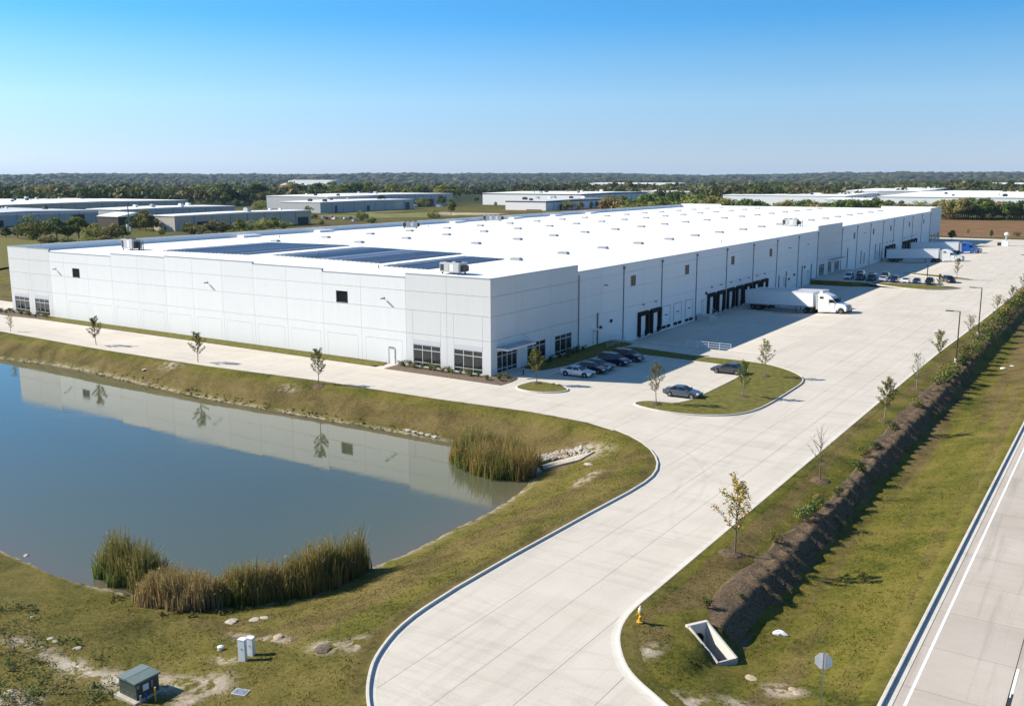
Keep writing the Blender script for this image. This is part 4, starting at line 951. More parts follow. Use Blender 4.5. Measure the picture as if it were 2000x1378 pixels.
def solar(label, xa, xb, ya, yb, n, skew=0.0, gapf=.42):
    t = thing('solar_array', label, 'solar panels', ((xa + xb) / 2, (ya + yb) / 2, 0))
    cx, cy = (xa + xb) / 2, (ya + yb) / 2; mesh = {}
    for k in range(n):
        x = xa + (k + .5) * (xb - xa) / n; w = (xb - xa) / n * gapf; z = zroof(x)
        y0, y1 = ya + skew * k, yb + skew * k * .3
        mb = MB(); mb.add([(x - w - cx, y0 - cy, z + .17), (x + w - cx, y0 - cy, z + .12), (x + w - cx, y1 - cy, z + .12), (x - w - cx, y1 - cy, z + .17), (x - w - cx, y0 - cy, z + .13), (x + w - cx, y0 - cy, z + .08), (x + w - cx, y1 - cy, z + .08), (x - w - cx, y1 - cy, z + .13)],
                          [(0, 1, 2, 3), (7, 6, 5, 4), (4, 5, 1, 0), (5, 6, 2, 1), (6, 7, 3, 2), (7, 4, 0, 3)])
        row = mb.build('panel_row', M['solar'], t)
        mb = MB()
        for q in range(6):
            yy = y0 + .4 + q * (y1 - y0 - .8) / 5 - cy
            mb.box(x - w * .8 - cx, x - w * .75 - cx, yy, yy + .06, z, z + .13); mb.box(x + w * .75 - cx, x + w * .8 - cx, yy, yy + .06, z, z + .09)
        mb.box(x - w - cx, x - w * .3 - cx, y0 - .35 - cy, y0 - .05 - cy, z, z + .12)
        tag(mb.build('rack', M['galv'], row), kind='stuff')
solar('far left dark blue solar array on the white roof', -90.5, -66.2, 17, 44.5, 22)
solar('middle dark blue solar array, the largest and most visible, on the white roof', -60.5, -35, 18, 41.5, 24, gapf=.40)
solar('small right hand solar array just behind the large grey rooftop unit', -31.5, -22.5, 15, 37, 9, gapf=.40)

# ------------------------------------------------------------------ ramps, rails and stairs of the loading side
def rail(name, label, pts, cat='railing', h=1.07, mat='galv', mids=2, grp=None):
    t = thing(name, label, cat, pts[0], group=grp)
    o = Vector(pts[0])
    P = []
    for a, b in zip(pts, pts[1:]):
        a = Vector(a); b = Vector(b); n = max(1, int((b - a).length / 1.6))
        for k in range(n): P.append(a + (b - a) * k / n)
    P.append(Vector(pts[-1]))
    for p in P: mb = MB(); p = p - o; mb.cyl(p, p + Vector((0, 0, h)), .03, n=6); mb.build('post', M[mat], t)
    for q in range(mids + 1):
        mb = MB(); z = h * (1 - q / (mids + 1))
        for a, b in zip(pts, pts[1:]): mb.cyl(Vector(a) - o + Vector((0, 0, z)), Vector(b) - o + Vector((0, 0, z)), .028, n=6)
        mb.build('rail', M[mat], t)
    return t
def rwall(label, x0, x1, y, zt, n=10, th=.3):
    """retaining wall along x at y, its foot following the court"""
    mb = MB(); vs = []
    for k in range(n + 1):
        x = x0 + (x1 - x0) * k / n; zb = -1.7
        vs += [(x, y, zb), (x, y, zt), (x, y + th, zt), (x, y + th, zb)]
    fs = []
    for k in range(n):
        for q in range(4): fs.append((k * 4 + q, k * 4 + (q + 1) % 4, k * 4 + 4 + (q + 1) % 4, k * 4 + 4 + q))
    fs += [(0, 3, 2, 1), (n * 4, n * 4 + 1, n * 4 + 2, n * 4 + 3)]
    mb.add(vs, fs); w = mb.build('retaining_wall', M['kerb']); return tag(w, label, 'retaining wall')
rwall('concrete retaining wall with a railing at the near end of the truck court', 0.3, 25, 34.45, 0.16)
rwall('concrete retaining wall between the first truck court and the middle car park', 0.3, 15, 146.0, 0.16)
rwall('concrete retaining wall beyond the middle car park', 0.3, 16, 175.7, 0.16)
rwall('low concrete end wall of the far truck court', 0.3, 20, 300.0, 0.16)
rail('railing', 'white pipe railing on the retaining wall at the near end of the court', [(13.2, 34.6, .16), (20.4, 34.6, .16)], mat='whitemetal')
rail('railing', 'grey pipe railing beside the wall next to the first dock doors', [(0.5, 33.2, .1), (3.2, 33.2, .1), (3.2, 27, .1)], h=1.07)
def stairs(label, y0, y1, w=2.6):
    t = thing('dock_stair', label, 'stair', (0.35, y0, 0))
    mb = MB(); mb.box(0, w, 0, 2.0, -1.35, 0.0); mb.build('landing', M['kerb'], t)
    n = 6
    for k in range(n): mb = MB(); mb.box(0, w, 2.0 + k * (y1 - y0 - 2) / n, 2.0 + (k + 1) * (y1 - y0 - 2) / n, -1.35, -0.2 - k * .18); mb.build('step', M['kerb'], t)
    mb = MB()
    for yy, z in ((.1, 0), (1.9, 0), (y1 - y0 - .2, -1.2)): mb.cyl((w - .1, yy, z), (w - .1, yy, z + 1.05), .03, n=6)
    mb.cyl((w - .1, .1, 1.05), (w - .1, 1.9, 1.05), .03, n=6); mb.cyl((w - .1, 1.9, 1.05), (w - .1, y1 - y0 - .2, -.15), .03, n=6); mb.build('handrail', M['galv'], t)
stairs('concrete stair block at the dock wall left of the row of four open black docks', 69.6, 75.2)
stairs('concrete stair block by the docks of the far truck court', 223.8, 228.2)
# ------------------------------------------------------------------ plants
ORD = 'first second third fourth fifth sixth seventh eighth ninth tenth eleventh twelfth thirteenth fourteenth fifteenth sixteenth seventeenth eighteenth nineteenth twentieth'.split()
def nth(k):
    k += 1; return ORD[k - 1] if k <= 20 else '%d%s' % (k, 'th' if 10 < k % 100 < 14 else {1: 'st', 2: 'nd', 3: 'rd'}.get(k % 10, 'th'))
TLOOK = ['deep green', 'mid green', 'broad mid green', 'yellowish', 'broad brownish', 'very dark green', 'dark green', 'broad ochre', 'narrow dark', 'brownish']
def hl(h, lo, hi): return 'tall' if h > lo + .66 * (hi - lo) else 'low' if h < lo + .33 * (hi - lo) else 'medium'
def leaf_cloud(rs, centers, per, spread, size, cols, up=0.25, jitter=0.35, flat=0.0):
    """leaf-sized faces scattered round centers: returns V, F, C"""
    n = len(centers) * per
    c = np.repeat(np.asarray(centers, float), per, 0)
    d = rs.normal(size=(n, 3)); d /= np.linalg.norm(d, axis=1)[:, None] + 1e-9
    rad = rs.uniform(0.15, 1, n) ** 0.6
    sp = np.repeat(np.asarray(spread, float).reshape(-1, 1) if np.ndim(spread) else np.full((len(centers), 1), spread), per, 0)
    p = c + d * rad[:, None] * sp * np.array([1, 1, 0.8])
    nrm = d * 0.7 + rs.normal(size=(n, 3)) * 0.6 + np.array([0, 0, up]); nrm /= np.linalg.norm(nrm, axis=1)[:, None] + 1e-9
    t = np.cross(nrm, rs.normal(size=(n, 3))); t /= np.linalg.norm(t, axis=1)[:, None] + 1e-9
    b = np.cross(nrm, t)
    s = size * rs.uniform(0.6, 1.35, n)[:, None]
    V = np.stack([p - t * s * .5, p + b * s * .32, p + t * s * .5, p - b * s * .32], 1).reshape(-1, 3)
    F = np.arange(n * 4).reshape(n, 4)
    cols = np.asarray(cols, float); k = rs.integers(0, len(cols), len(centers)); base = np.repeat(cols[k], per, 0)
    col = base * rs.uniform(1 - jitter, 1 + jitter, (n, 1))
    return V, F, np.repeat(col, 4, 0)
def merge(parts):
    V, F, C = [], [], []; o = 0
    for v, f, c in parts: V.append(v); F.append(f + o); C.append(c); o += len(v)
    return np.concatenate(V), np.concatenate(F), np.concatenate(C)

def sapling(name, label, x, y, z, h, seed, cols, leaf=1.0, spread=0.30, first=0.30, cat='young tree', group=None, stake=False, bark='bark', limbs=15, lsize=0.135):
    rs = np.random.default_rng(seed); rg = random.Random(seed)
    t = thing(name, label, cat, (x, y, z), rg.uniform(0, 6), group)
    mb = MB(); p = Vector((0, 0, -.1)); lean = Vector((rg.uniform(-.03, .03), rg.uniform(-.03, .03), 1))
    pts = []; n = 7
    for k in range(n + 1):
        q = Vector((lean.x * h * k / n + rg.uniform(-.02, .02) * h * .3, lean.y * h * k / n + rg.uniform(-.02, .02) * h * .3, h * k / n * 0.97)); pts.append(q)
    r0 = 0.020 * h * 0.55 + 0.012
    for k in range(n): mb.cyl(pts[k], pts[k + 1], r0 * (1 - k / n * .85), r0 * (1 - (k + 1) / n * .85), 6, cap=False)
    tips = []
    for i in range(limbs):
        f = first + (0.93 - first) * (i / (limbs - 1)); base = Vector((lean.x * h * f, lean.y * h * f, h * f * 0.97))
        a = i * 2.4 + rg.uniform(-.4, .4); L = h * spread * (1.12 - abs(f - first - .12) * 1.25) * rg.uniform(.75, 1.15)
        up = rg.uniform(.5, 1.0) + f * .5
        d = Vector((math.cos(a), math.sin(a), up)).normalized()
        prev = base; r = r0 * (1 - f) * .8 + .008
        for s in range(3):
            nx_ = prev + d * L / 3; mb.cyl(prev, nx_, r * (1 - s * .28), r * (1 - (s + 1) * .28), 4, cap=False); prev = nx_
            d = (d + Vector((rg.uniform(-.25, .25), rg.uniform(-.25, .25), rg.uniform(-.05, .25)))).normalized()
            tips.append(tuple(prev))
            for w in range(2):
                d2 = (d + Vector((rg.uniform(-.8, .8), rg.uniform(-.8, .8), rg.uniform(-.2, .6)))).normalized(); e = prev + d2 * L * .24
                mb.cyl(prev, e, r * .4, r * .18, 3, cap=False); tips.append(tuple(e))
    tips.append(tuple(pts[-1]))
    mb.build('trunk', M[bark], t)
    if leaf > 0:
        keep = [p for p in tips if rs.random() < min(1, leaf + .15)]
        V, F_, C = leaf_cloud(rs, keep, max(3, int(16 * leaf)), 0.05 * h, lsize * (h / 4.6), cols, jitter=.4)
        np_mesh('crown', V, F_, M['leaf'], {'leaf': C}, parent=t)
    return t
OLIVE = [(0.19, 0.17, 0.04), (0.14, 0.15, 0.033), (0.22, 0.18, 0.055)]
AMBER = [(0.46, 0.34, 0.045), (0.34, 0.28, 0.035), (0.24, 0.24, 0.04), (0.52, 0.42, 0.08)]
GREEN = [(0.085, 0.13, 0.027), (0.115, 0.15, 0.033), (0.15, 0.17, 0.045)]
RUST = [(0.26, 0.19, 0.05), (0.19, 0.18, 0.042), (0.15, 0.17, 0.035)]
def at_land(px, py, z=-1.0):
    for _ in range(10):
        d = (_f * FPX + _r * (px - 1000) - _u * (py - 689)); q = (z - CAM.z) / d.z; x, y = CAM.x + d.x * q, CAM.y + d.y * q
        z = .5 * z + .5 * gz(x, y)
    return x, y, gz(x, y)
def gz(x, y): return float(land(np.array([x]), np.array([y]))[0])
# along the pond side of the front drive
for (x, y, _q), h, s, lb, cols, lf in [(at_land(21, 650), 3.0, 1, 'small bare looking young tree at the far left end of the front drive', OLIVE, .5), (at_land(188, 676), 4.6, 2, 'second young tree from the left along the pond bank', OLIVE, .95),
                                 (at_land(387, 710), 4.5, 3, 'olive leaved young tree on the pond bank at the middle of the white wall', OLIVE, .9), (at_land(623, 752), 4.7, 4, 'young tree on the pond bank nearest the corner office', OLIVE, .9)]:
    sapling('young_tree', lb, x, y, gz(x, y), h, s, cols, lf, spread=.29, group='young trees along the pond bank')
sapling('young_tree', 'bushy pale green young tree on the small leaf shaped island by the entrance', 7.6, -0.6, .15, 4.5, 11, OLIVE, 1.3, .27)
sapling('young_tree', 'thin young tree at the near tip of the lawn island by the slate car', 25.3, -2.6, .15, 4.8, 12, OLIVE, .75, .27, bark='palebark', group='young trees on the lawn island')
sapling('young_tree', 'slim upright young tree in the far corner of the lawn island', 30.9, 19.4, .15, 4.8, 13, RUST, .7, .25, bark='palebark', group='young trees on the lawn island')
sapling('young_tree', 'young tree in the middle of the lawn island in front of the black car', 32.6, 6.4, .15, 4.4, 14, GREEN, .85, .24, bark='palebark', group='young trees on the lawn island')
sapling('young_tree', 'amber leaved young tree in a round mulch ring nearest the hydrant', 49.15, -40.6, gz(49.15, -40.6), 5.5, 21, AMBER, .7, .29, group='young trees along the drive and swale')
sapling('young_tree', 'almost leafless young tree behind the amber one beside the drive', 49.5, -20.7, gz(49.5, -20.7), 5.1, 22, RUST, .0, .30, group='young trees along the drive and swale')
sapling('young_tree', 'rust and olive young tree on two stakes beside the drive, third from the hydrant', 49.4, 4.2, gz(49.4, 4.2), 4.6, 23, RUST, 1.0, .30, bark='palebark', group='young trees along the drive and swale')
sapling('young_tree', 'sparse young tree with only a green lower crown, fourth along the drive', 49.3, 22.3, gz(49.3, 22.3), 4.7, 24, GREEN, .3, .26, bark='palebark', group='young trees along the drive and swale')
sapling('young_tree', 'rounded reddish young tree just before the nearest tall lamp post', 48.6, 42, gz(48.6, 42), 4.5, 25, RUST, .9, .32, group='young trees along the drive and swale')
sapling('young_tree', 'small pale young tree between the two nearest lamp posts', 48.9, 67.5, gz(48.9, 67.5), 3.7, 26, OLIVE, .6, .32, group='young trees along the drive and swale')
sapling('young_tree', 'round topped young tree just beyond the second tall lamp post', 49.0, 100, gz(49, 100), 3.6, 27, RUST, .7, .36, group='young trees along the drive and swale')
sapling('young_tree', 'low spreading young tree further along the edge of the lane', 49.3, 122, gz(49.3, 122), 3.2, 28, GREEN, .9, .4, group='young trees along the drive and swale')
sapling('young_tree', 'dark green young tree at the right edge beside the third lamp post', 49.4, 144, gz(49.4, 144), 4, 29, GREEN, 1.1, .38, group='young trees along the drive and swale')
sapling('young_tree', 'spindly young tree at the tip of the island behind the middle car park', 32, 164, .15, 5.4, 30, OLIVE, .6, .2, group='young trees of the middle car park')
sapling('young_tree', 'conical dark young tree at the lane end of the middle car park', 31.5, 143.2, .15, 3.2, 31, GREEN, 1.6, .3, first=.1, group='young trees of the middle car park')
# mulch rings under some of them
for x, y, r in ((49.0, -40.7, 1.05), (49.5, -20.6, 1.0), (49.4, 4.2, .8), (49.3, 22.3, .8), (25.4, -2.7, .75), (32.6, 6.4, .9), (30.9, 19.4, .8), (7.7, -.7, .7), (*at_land(188, 678)[:2], .9), (*at_land(387, 712)[:2], .9), (*at_land(623, 755)[:2], .9)):
    z0 = .17 if x < 40 and y > -5 else None; V = []; mb = MB(); n = 16; rs = np.random.default_rng(abs(int(x * 7 + y * 3)))
    P = []
    for k in range(3):
        for q in range(n):
            a = 2 * math.pi * q / n; rr_ = r * (1 - k * .38) * (1 + rs.uniform(-.12, .12)); px, py = x + rr_ * math.cos(a), y + rr_ * math.sin(a)
            P.append((px, py, (z0 if z0 else gz(px, py)) + [-.04, .11, .17][k] + rs.uniform(-.02, .02)))
    P.append((x, y, (z0 if z0 else gz(x, y)) + .18))
    mb.add(P, [(k * n + q, k * n + (q + 1) % n, (k + 1) * n + (q + 1) % n, (k + 1) * n + q) for k in range(2) for q in range(n)] + [(2 * n + q, 2 * n + (q + 1) % n, 3 * n) for q in range(n)])
    tag(mb.build('mulch_ring', M['mulch']), 'ring of dark bark mulch heaped round the foot of a young tree', kind='stuff')

# shrubs ---------------------------------------------------------------
def shrub_mesh(seed, w, h, cols, n=420, size=.12, lobes=9):
    rs = np.random.default_rng(seed); cs, sp = [], []
    for k in range(lobes):
        a = rs.uniform(0, 6.28); r = w * .33 * rs.uniform(0.1, 1); cs.append((r * math.cos(a), r * math.sin(a), h * rs.uniform(.25, .72))); sp.append(w * rs.uniform(.2, .3))
    return leaf_cloud(rs, cs, n // lobes, np.array(sp), size, cols, up=.4, jitter=.4)
SHV = []
for k, cols in enumerate([GREEN, OLIVE, [(0.12, .15, .04), (.16, .17, .06)], RUST]):
    V, F_, C = shrub_mesh(60 + k, 1.2, 1.0, cols); SHV.append(np_mesh('foliage', V, F_, M['leaf'], {'leaf': C}, parent=False))
stemm = MB()
for q in range(5): stemm.cyl((0, 0, -.1), (.25 * math.cos(q * 1.3), .25 * math.sin(q * 1.3), .5), .025, .012, 4, cap=False)
STEMM = stemm.mesh('stem', M['bark'])
def shrub(label, x, y, z, s, v, group, cat='shrub', name='shrub', rz=0):
    t = thing(name, label, cat, (x, y, z), rz, group); t.scale = (s, s, s * .95)
    link('foliage', SHV[v], t); link('stem', STEMM, t); return t
rg = random.Random(8)
for k, (x, y) in enumerate([(-15.0, -.9), (-14.1, -1.2), (-13.3, -.9), (-12, -1.3), (-10.9, -1.1), (-9.5, -1.0), (-8.6, -1.3), (-7.2, -1.3), (-6.3, -1.0), (-5.4, -1.4), (-4.2, -1.2), (-3.2, -1.0), (-2.4, -1.5), (-1.3, -1.2)]):
    shrub(nth(k) + ' shrub from the left in the bed under the corner office front windows', x, y, .1, rg.uniform(.75, 1.25), rg.choice([0, 1, 2]), 'shrubs under the corner office front windows', rz=rg.uniform(0, 6))
for k, (x, y) in enumerate([(.3, -1.6), (1.0, -2.4), (1.6, -.6), (2.4, -1.6), (2.2, .4), (3.1, -.5)]):
    shrub(nth(k) + ' small ornamental shrub at the point of the bed by the entrance corner', x, y, .1, rg.uniform(.6, .95), rg.choice([1, 2]), 'shrubs at the entrance corner', rz=rg.uniform(0, 6))
for k in range(11):
    shrub(nth(k) + ' dark shrub beyond the entrance in the shade along the office wall', rg.uniform(.8, 1.9), 8 + k * 1.55, .1, rg.uniform(.75, 1.3), 0, 'shaded shrubs along the office wall', rz=rg.uniform(0, 6))
for k in range(16):
    shrub(nth(k) + ' low shrub from the left in the bed under the far left office windows', -119.5 + k * 1.15, rg.uniform(-2.4, -.9), .1, rg.uniform(.75, 1.35), rg.choice([0, 1, 2]), 'shrubs under the far left office windows', rz=rg.uniform(0, 6))
HEDGE = [(50.7, -49.5, .8), (51.9, -46.8, .55), (50.8, -36.5, .8), (51.0, -30.6, 1.15), (51.3, -28.9, 1.3), (51.2, -26.2, 1.0), (51.7, -23.2, .9), (51.6, -15.5, 1.2), (50.9, -10.5, 1.0), (51.0, -7.4, .9), (50.9, 1.0, 1.0), (51.0, 13, 1.1),
         (51.2, 26, 1.5), (51.4, 29.5, 1.7), (50.8, 32.5, 1.6), (51.6, 35.5, 1.6), (51.5, 43.5, 1.7), (51.4, 47.5, 1.8), (50.9, 51, 1.7), (51.5, 54.5, 1.8), (51.4, 58, 1.6), (50.8, 63, 1.7), (51.5, 68, 1.8), (51.0, 75, 2.1), (51.3, 82, 2.2), (50.9, 90, 2.3), (51.2, 98, 2.6), (51.0, 108, 2.7), (51.3, 118, 2.6), (51, 130, 2.8), (51.2, 143, 2.8)]
for k, (x, y, s) in enumerate(HEDGE):
    lb = ('small green' if k < 2 else 'bright green' if k < 12 else 'large leafy') + ' shrub on the mulch bank, ' + nth(k) + ' up the bank from the culvert'
    gr = 'shrubs nearest the culvert' if k < 2 else 'green shrubs of the near mulch bank' if k < 12 else 'large green shrubs of the far mulch bank'
    shrub(lb, x, y, gz(x, y) + .05, s * (1.25 if k > 1 else 1), 2 if k % 3 == 0 else 0 if k % 3 == 1 else 1, gr, rz=rg.uniform(0, 6))
# low dormant brown shrubs in rows across the slope
DV = []
DORM = [(0.18, .135, .095), (.23, .175, .125), (.13, .10, .07), (.19, .16, .095)]
for k in range(4):
    rs = np.random.default_rng(80 + k); cs = [(rs.uniform(-1.5, 1.5), rs.uniform(-.12, .12), rs.uniform(.15, .42)) for _ in range(16)]
    V, F_, C = leaf_cloud(rs, cs, 56, .30, .09, DORM, up=.35, jitter=.45); DV.append(np_mesh('low_shrub', V, F_, M['leaf'], {'leaf': C}, parent=False))
y = -44.0; k = 0
while y < 150:
    st = 2.05 if y < 30 else 2.4
    if rg.random() > .32:
        xl = float(np.interp(y, [p[1] for p in ML], [p[0] for p in ML])); xr = float(np.interp(y, [p[1] for p in MR], [p[0] for p in MR])); xc = xr - 1.05 + rg.uniform(-.15, .15)
        sl = math.atan2(gz(xc + .9, y) - gz(xc - .9, y), 1.8)
        o = link('low_shrub', DV[k % 4]); o.location = (xc, y, gz(xc, y) + .14); o.rotation_euler = (0, -sl, rg.uniform(-.08, .06)); sc = rg.uniform(.8, 1.05); o.scale = (sc * min(1, (xr - xl) / 2.7), sc * (.62 if y < 60 else 1.5), sc * .68)
        tag(o, 'low brown dormant shrub row across the mulch bank, ' + nth(k) + ' up from the culvert', 'low shrub', 'brown low shrubs in rows across the mulch bank')
    y += RIB if y < 60 else 2 * RIB; k += 1

# reeds ----------------------------------------------------------------
def blades(rs, P, H, cols, lean=.25, w=.035, segs=3, tipcol=None):
    n = len(P); az = rs.uniform(0, 6.283, n); ln = rs.normal(0, lean, n); base = np.asarray(P, float)
    cols = np.asarray(cols, float)
    V = []; C = []; dirx, diry = np.cos(az), np.sin(az); sx_, sy_ = -np.sin(az + .8), np.cos(az + .8)
    ww = w * rs.uniform(.6, 1.4, n)
    for s in range(segs + 1):
        f = s / segs; off = ln * f * f * H; z = H * f * (1 - .12 * np.abs(ln) * f)
        hw = ww * (1 - f * .85) * .5
        for sg in (-1, 1): V.append(np.stack([base[:, 0] + dirx * off + sg * sx_ * hw, base[:, 1] + diry * off + sg * sy_ * hw, base[:, 2] + z], 1))
        c = cols * (0.8 + .3 * f)
        if tipcol is not None: c = c * (1 - f ** 2 * .75) + np.asarray(tipcol) * f ** 2 * .75
        C += [c, c]
    V = np.stack(V, 1).reshape(-1, 3); C = np.stack(C, 1).reshape(-1, 3); m = 2 * (segs + 1)
    i = (np.arange(n) * m)[:, None]; F_ = np.concatenate([i + np.array([[2 * s, 2 * s + 1, 2 * s + 3, 2 * s + 2]]) for s in range(segs)], 0)
    return V, F_, C
def reed_bed(name, label, poly, n, hfun, seed, cfun, zoff=0):
    """thin and low at the ragged edge, taller and denser inside, in tussocks of different height"""
    rs = np.random.default_rng(seed); xs_ = [p[0] for p in poly]; ys_2 = [p[1] for p in poly]
    X_ = rs.uniform(min(xs_) - .5, max(xs_) + .5, n * 4); Y_ = rs.uniform(min(ys_2) - .5, max(ys_2) + .5, n * 4)
    de = seg_dist(X_, Y_, poly) * np.where(inside(X_, Y_, poly), 1, -1) + (fbm(X_ * 1.1, Y_ * 1.1, seed + 3) - .40) * 1.2
    m = (de > 0) & (fbm(X_ * .8, Y_ * .8, seed) > 0.27) & (rs.random(len(X_)) < .25 + .75 * sstep(0, .9, de)); X_, Y_, de = X_[m][:n], Y_[m][:n], de[m][:n]
    Zb = np.maximum(land(X_, Y_), ZW - .15); tus = fbm(X_ * .75, Y_ * .75, seed + 8); H = hfun(X_, Y_) * rs.uniform(.35, 1.25, len(X_)) * (.62 + .72 * tus) * (.55 + .5 * sstep(0, 1.3, de)); col = cfun(X_, Y_, rs) * rs.uniform(.5, 1.35, (len(X_), 1))
    P1 = blades(rs, np.stack([X_, Y_, Zb], 1), H, col, .17, .095, 3, (0.36, .27, .10))
    k = rs.random(len(X_)) < .13
    hp = np.stack([X_[k], Y_[k], Zb[k] + H[k] * .93], 1)
    P2 = leaf_cloud(rs, hp, 2, .10, .13, [(0.36, .25, .12), (.28, .19, .08), (.42, .33, .19)], jitter=.3)
    V, F_, C = merge([P1, P2])
    return tag(np_mesh(name, V, F_, M['reed'], {'leaf': C}), label, kind='stuff')
def mixc(g, s, lo, hi):
    def f(X_, Y_, rs):
        q = np.clip((fbm(X_ * .45, Y_ * .45, 14) - lo) / (hi - lo) + rs.normal(0, .22, len(X_)), 0, 1)[:, None]
        return np.asarray(g) * (1 - q) + np.asarray(s) * q
    return f
G1, S1 = (0.082, .140, .016), (0.38, .25, .065)
reed_bed('reeds', 'bed of green and straw coloured reeds at the pond corner by the stone outfall', chaikin([(12.0, -22.6), (12.2, -26.2), (14.2, -27.4), (18.0, -29.4), (21.6, -29.6), (23.6, -28.2), (23.6, -25.0), (21.5, -22.3), (17, -21.3)], 1, True), 5200, lambda x, y: 2.7 + 0 * x, 31, mixc(G1, S1, .33, .62))
reed_bed('reeds', 'tall dense reeds on the near right shore of the pond, green at the right end', chaikin([(19.0, -61.2), (18.4, -62.9), (21.3, -62.6), (23.8, -60.0), (25.4, -56.8), (25.6, -53.0), (24.9, -51.6), (23.6, -53.5), (22.6, -56.6), (21.2, -59.0)], 1, True), 6800, lambda x, y: 2.3 + 1.2 * sstep(-61, -54, y), 32, mixc(G1, S1, .30, .66))
reed_bed('reeds', 'clump of dark green reeds standing in the water at the near left shore', chaikin([(8.4, -64.4), (8.7, -61.7), (12.6, -61.2), (14.8, -61.7), (14.9, -63.9), (12.4, -64.6)], 1, True), 2500, lambda x, y: 2.9 + 0 * x, 33, mixc((.080, .155, .024), (.22, .19, .06), .44, .80))
reed_bed('reeds', 'dry brown collapsed reeds between the two green stands on the near shore', chaikin([(14.4, -62.2), (14.2, -65.2), (17, -66.0), (20.6, -64.6), (21.2, -62.3), (19.0, -61.0), (16.5, -61.2)], 1, True), 3900, lambda x, y: 1.9 + 0 * x, 34, mixc((.15, .16, .045), (.38, .27, .14), .22, .5))

# turf relief: blades of grass near the camera
def turf(name, label, regions, seed, hmul=1.0):
    rs = np.random.default_rng(seed); parts = []
    for poly, dens in regions:
        xs_ = [p[0] for p in poly]; ys_2 = [p[1] for p in poly]; A = (max(xs_) - min(xs_)) * (max(ys_2) - min(ys_2)); n = int(A * dens)
        X_ = rs.uniform(min(xs_), max(xs_), n); Y_ = rs.uniform(min(ys_2), max(ys_2), n)
        m = inside(X_, Y_, poly); X_, Y_ = X_[m], Y_[m]
        zz = land(X_, Y_); m = (zz > ZW + .05) & (fbm(X_ * .8, Y_ * .8, 19) + rs.normal(0, .16, len(X_)) > .36) & (dirt_mask(X_, Y_) < .45) & ~inside(X_, Y_, PAVE)
        ml_ = np.interp(Y_, [p[1] for p in ML], [p[0] for p in ML]); mr_ = np.interp(Y_, [p[1] for p in MR], [p[0] for p in MR]); m &= ~((X_ > ml_ + .1) & (X_ < mr_ - .1) & (Y_ > -51.2))
        cu_, cv_ = culvert_uv(X_, Y_); m &= ~((cu_ > -.5) & (cu_ < 3.1) & (np.abs(cv_) < .85))
        X_, Y_, zz = X_[m], Y_[m], zz[m]
        big = fbm(X_ * .25, Y_ * .25, 22)
        st = np.where((X_ > 47), fbm(X_ * .75 + .03 * Y_, Y_ * .03, 61), fbm(X_ * .5 - .07 * Y_, Y_ * .05, 66))
        q = np.clip((st - .44) * 5.5 + (big - .45) * 1.6 + rs.normal(0, .18, len(X_)) + .42, 0, 1)[:, None]
        col = np.array([.122, .116, .017]) * (1 - q) + np.array([.225, .172, .046]) * q
        col = col * rs.uniform(.6, 1.25, (len(X_), 1))
        H = hmul * rs.uniform(.05, .12, len(X_)) * (.6 + .8 * fbm(X_ * 1.4, Y_ * 1.4, 23))
        parts.append(blades(rs, np.stack([X_, Y_, zz - .01], 1), H * .8, col, 2.4, .08, 1))
    V, F_, C = merge(parts); return tag(np_mesh(name, V, F_, M['grassblade'], {'leaf': C}), label, kind='stuff')
turf('grass', 'rough mown grass of the pond banks and the swale', [
    ([(10, -86), (12, -66.5), (25, -63), (27, -52), (27, -38), (26, -24), (24, -16), (36.8, -20), (36.3, -62), (41, -70), (44, -86)], 42),
    ([(47.3, -62), (47.2, -48), (47.2, -12), (62, -12), (62, -70), (55, -66)], 42),
    ([(47.3, -12), (47.2, 60), (62, 60), (62, -12)], 14), ([(-70, -20.6), (-70, -15), (22, -13), (25, -24), (8, -21)], 12)], 41)
def weeds(name, label, poly, n, seed, cols, h=(.25, .7)):
    rs = np.random.default_rng(seed); xs_ = [p[0] for p in poly]; ys_2 = [p[1] for p in poly]
    X_ = rs.uniform(min(xs_), max(xs_), n * 2); Y_ = rs.uniform(min(ys_2), max(ys_2), n * 2); m = inside(X_, Y_, poly) & (fbm(X_ * .5, Y_ * .5, seed) > .47); X_, Y_ = X_[m][:n], Y_[m][:n]
    hh = rs.uniform(*h, len(X_)); c = np.stack([X_, Y_, land(X_, Y_) + hh * .35], 1)
    V, F_, C = leaf_cloud(rs, c, 16, hh * .55, .13, cols, up=.5, jitter=.5); return tag(np_mesh(name, V, F_, M['grassblade'], {'leaf': C}), label, kind='stuff')
weeds('weeds', 'scrubby green and grey weeds in the bare ground at the lower left', [(8, -82), (11, -72), (20, -73.2), (27, -75), (29, -82)], 300, 51, [(.13, .16, .045), (.18, .18, .065), (.25, .21, .11), (.15, .14, .075)])
weeds('scrub', 'rough green scrub in the bottom left corner', [at_land(*q)[:2] for q in ((-20, 1150), (70, 1190), (150, 1250), (235, 1300), (215, 1390), (-30, 1400))], 420, 57, [(.10, .15, .035), (.14, .17, .05), (.20, .18, .08), (.085, .12, .04)], (.35, .8))
weeds('weeds', 'tangle of low weeds along the far waterline', [(-80, -21.8), (-80, -19.9), (-50, -19.6), (-30, -20.8), (-12, -20.4), (8, -20), (8, -21.6), (-31, -22.6)], 300, 52, [(.07, .075, .022), (.11, .09, .035)], (.15, .4))
weeds('weeds', 'rough dry growth round the foot of the near reeds', [(13, -65.2), (13.5, -66.8), (18, -66.9), (22, -64.8), (25.2, -59), (24.6, -59.2), (21, -63.4)], 190, 53, [(.12, .11, .035), (.17, .14, .06)], (.2, .5))

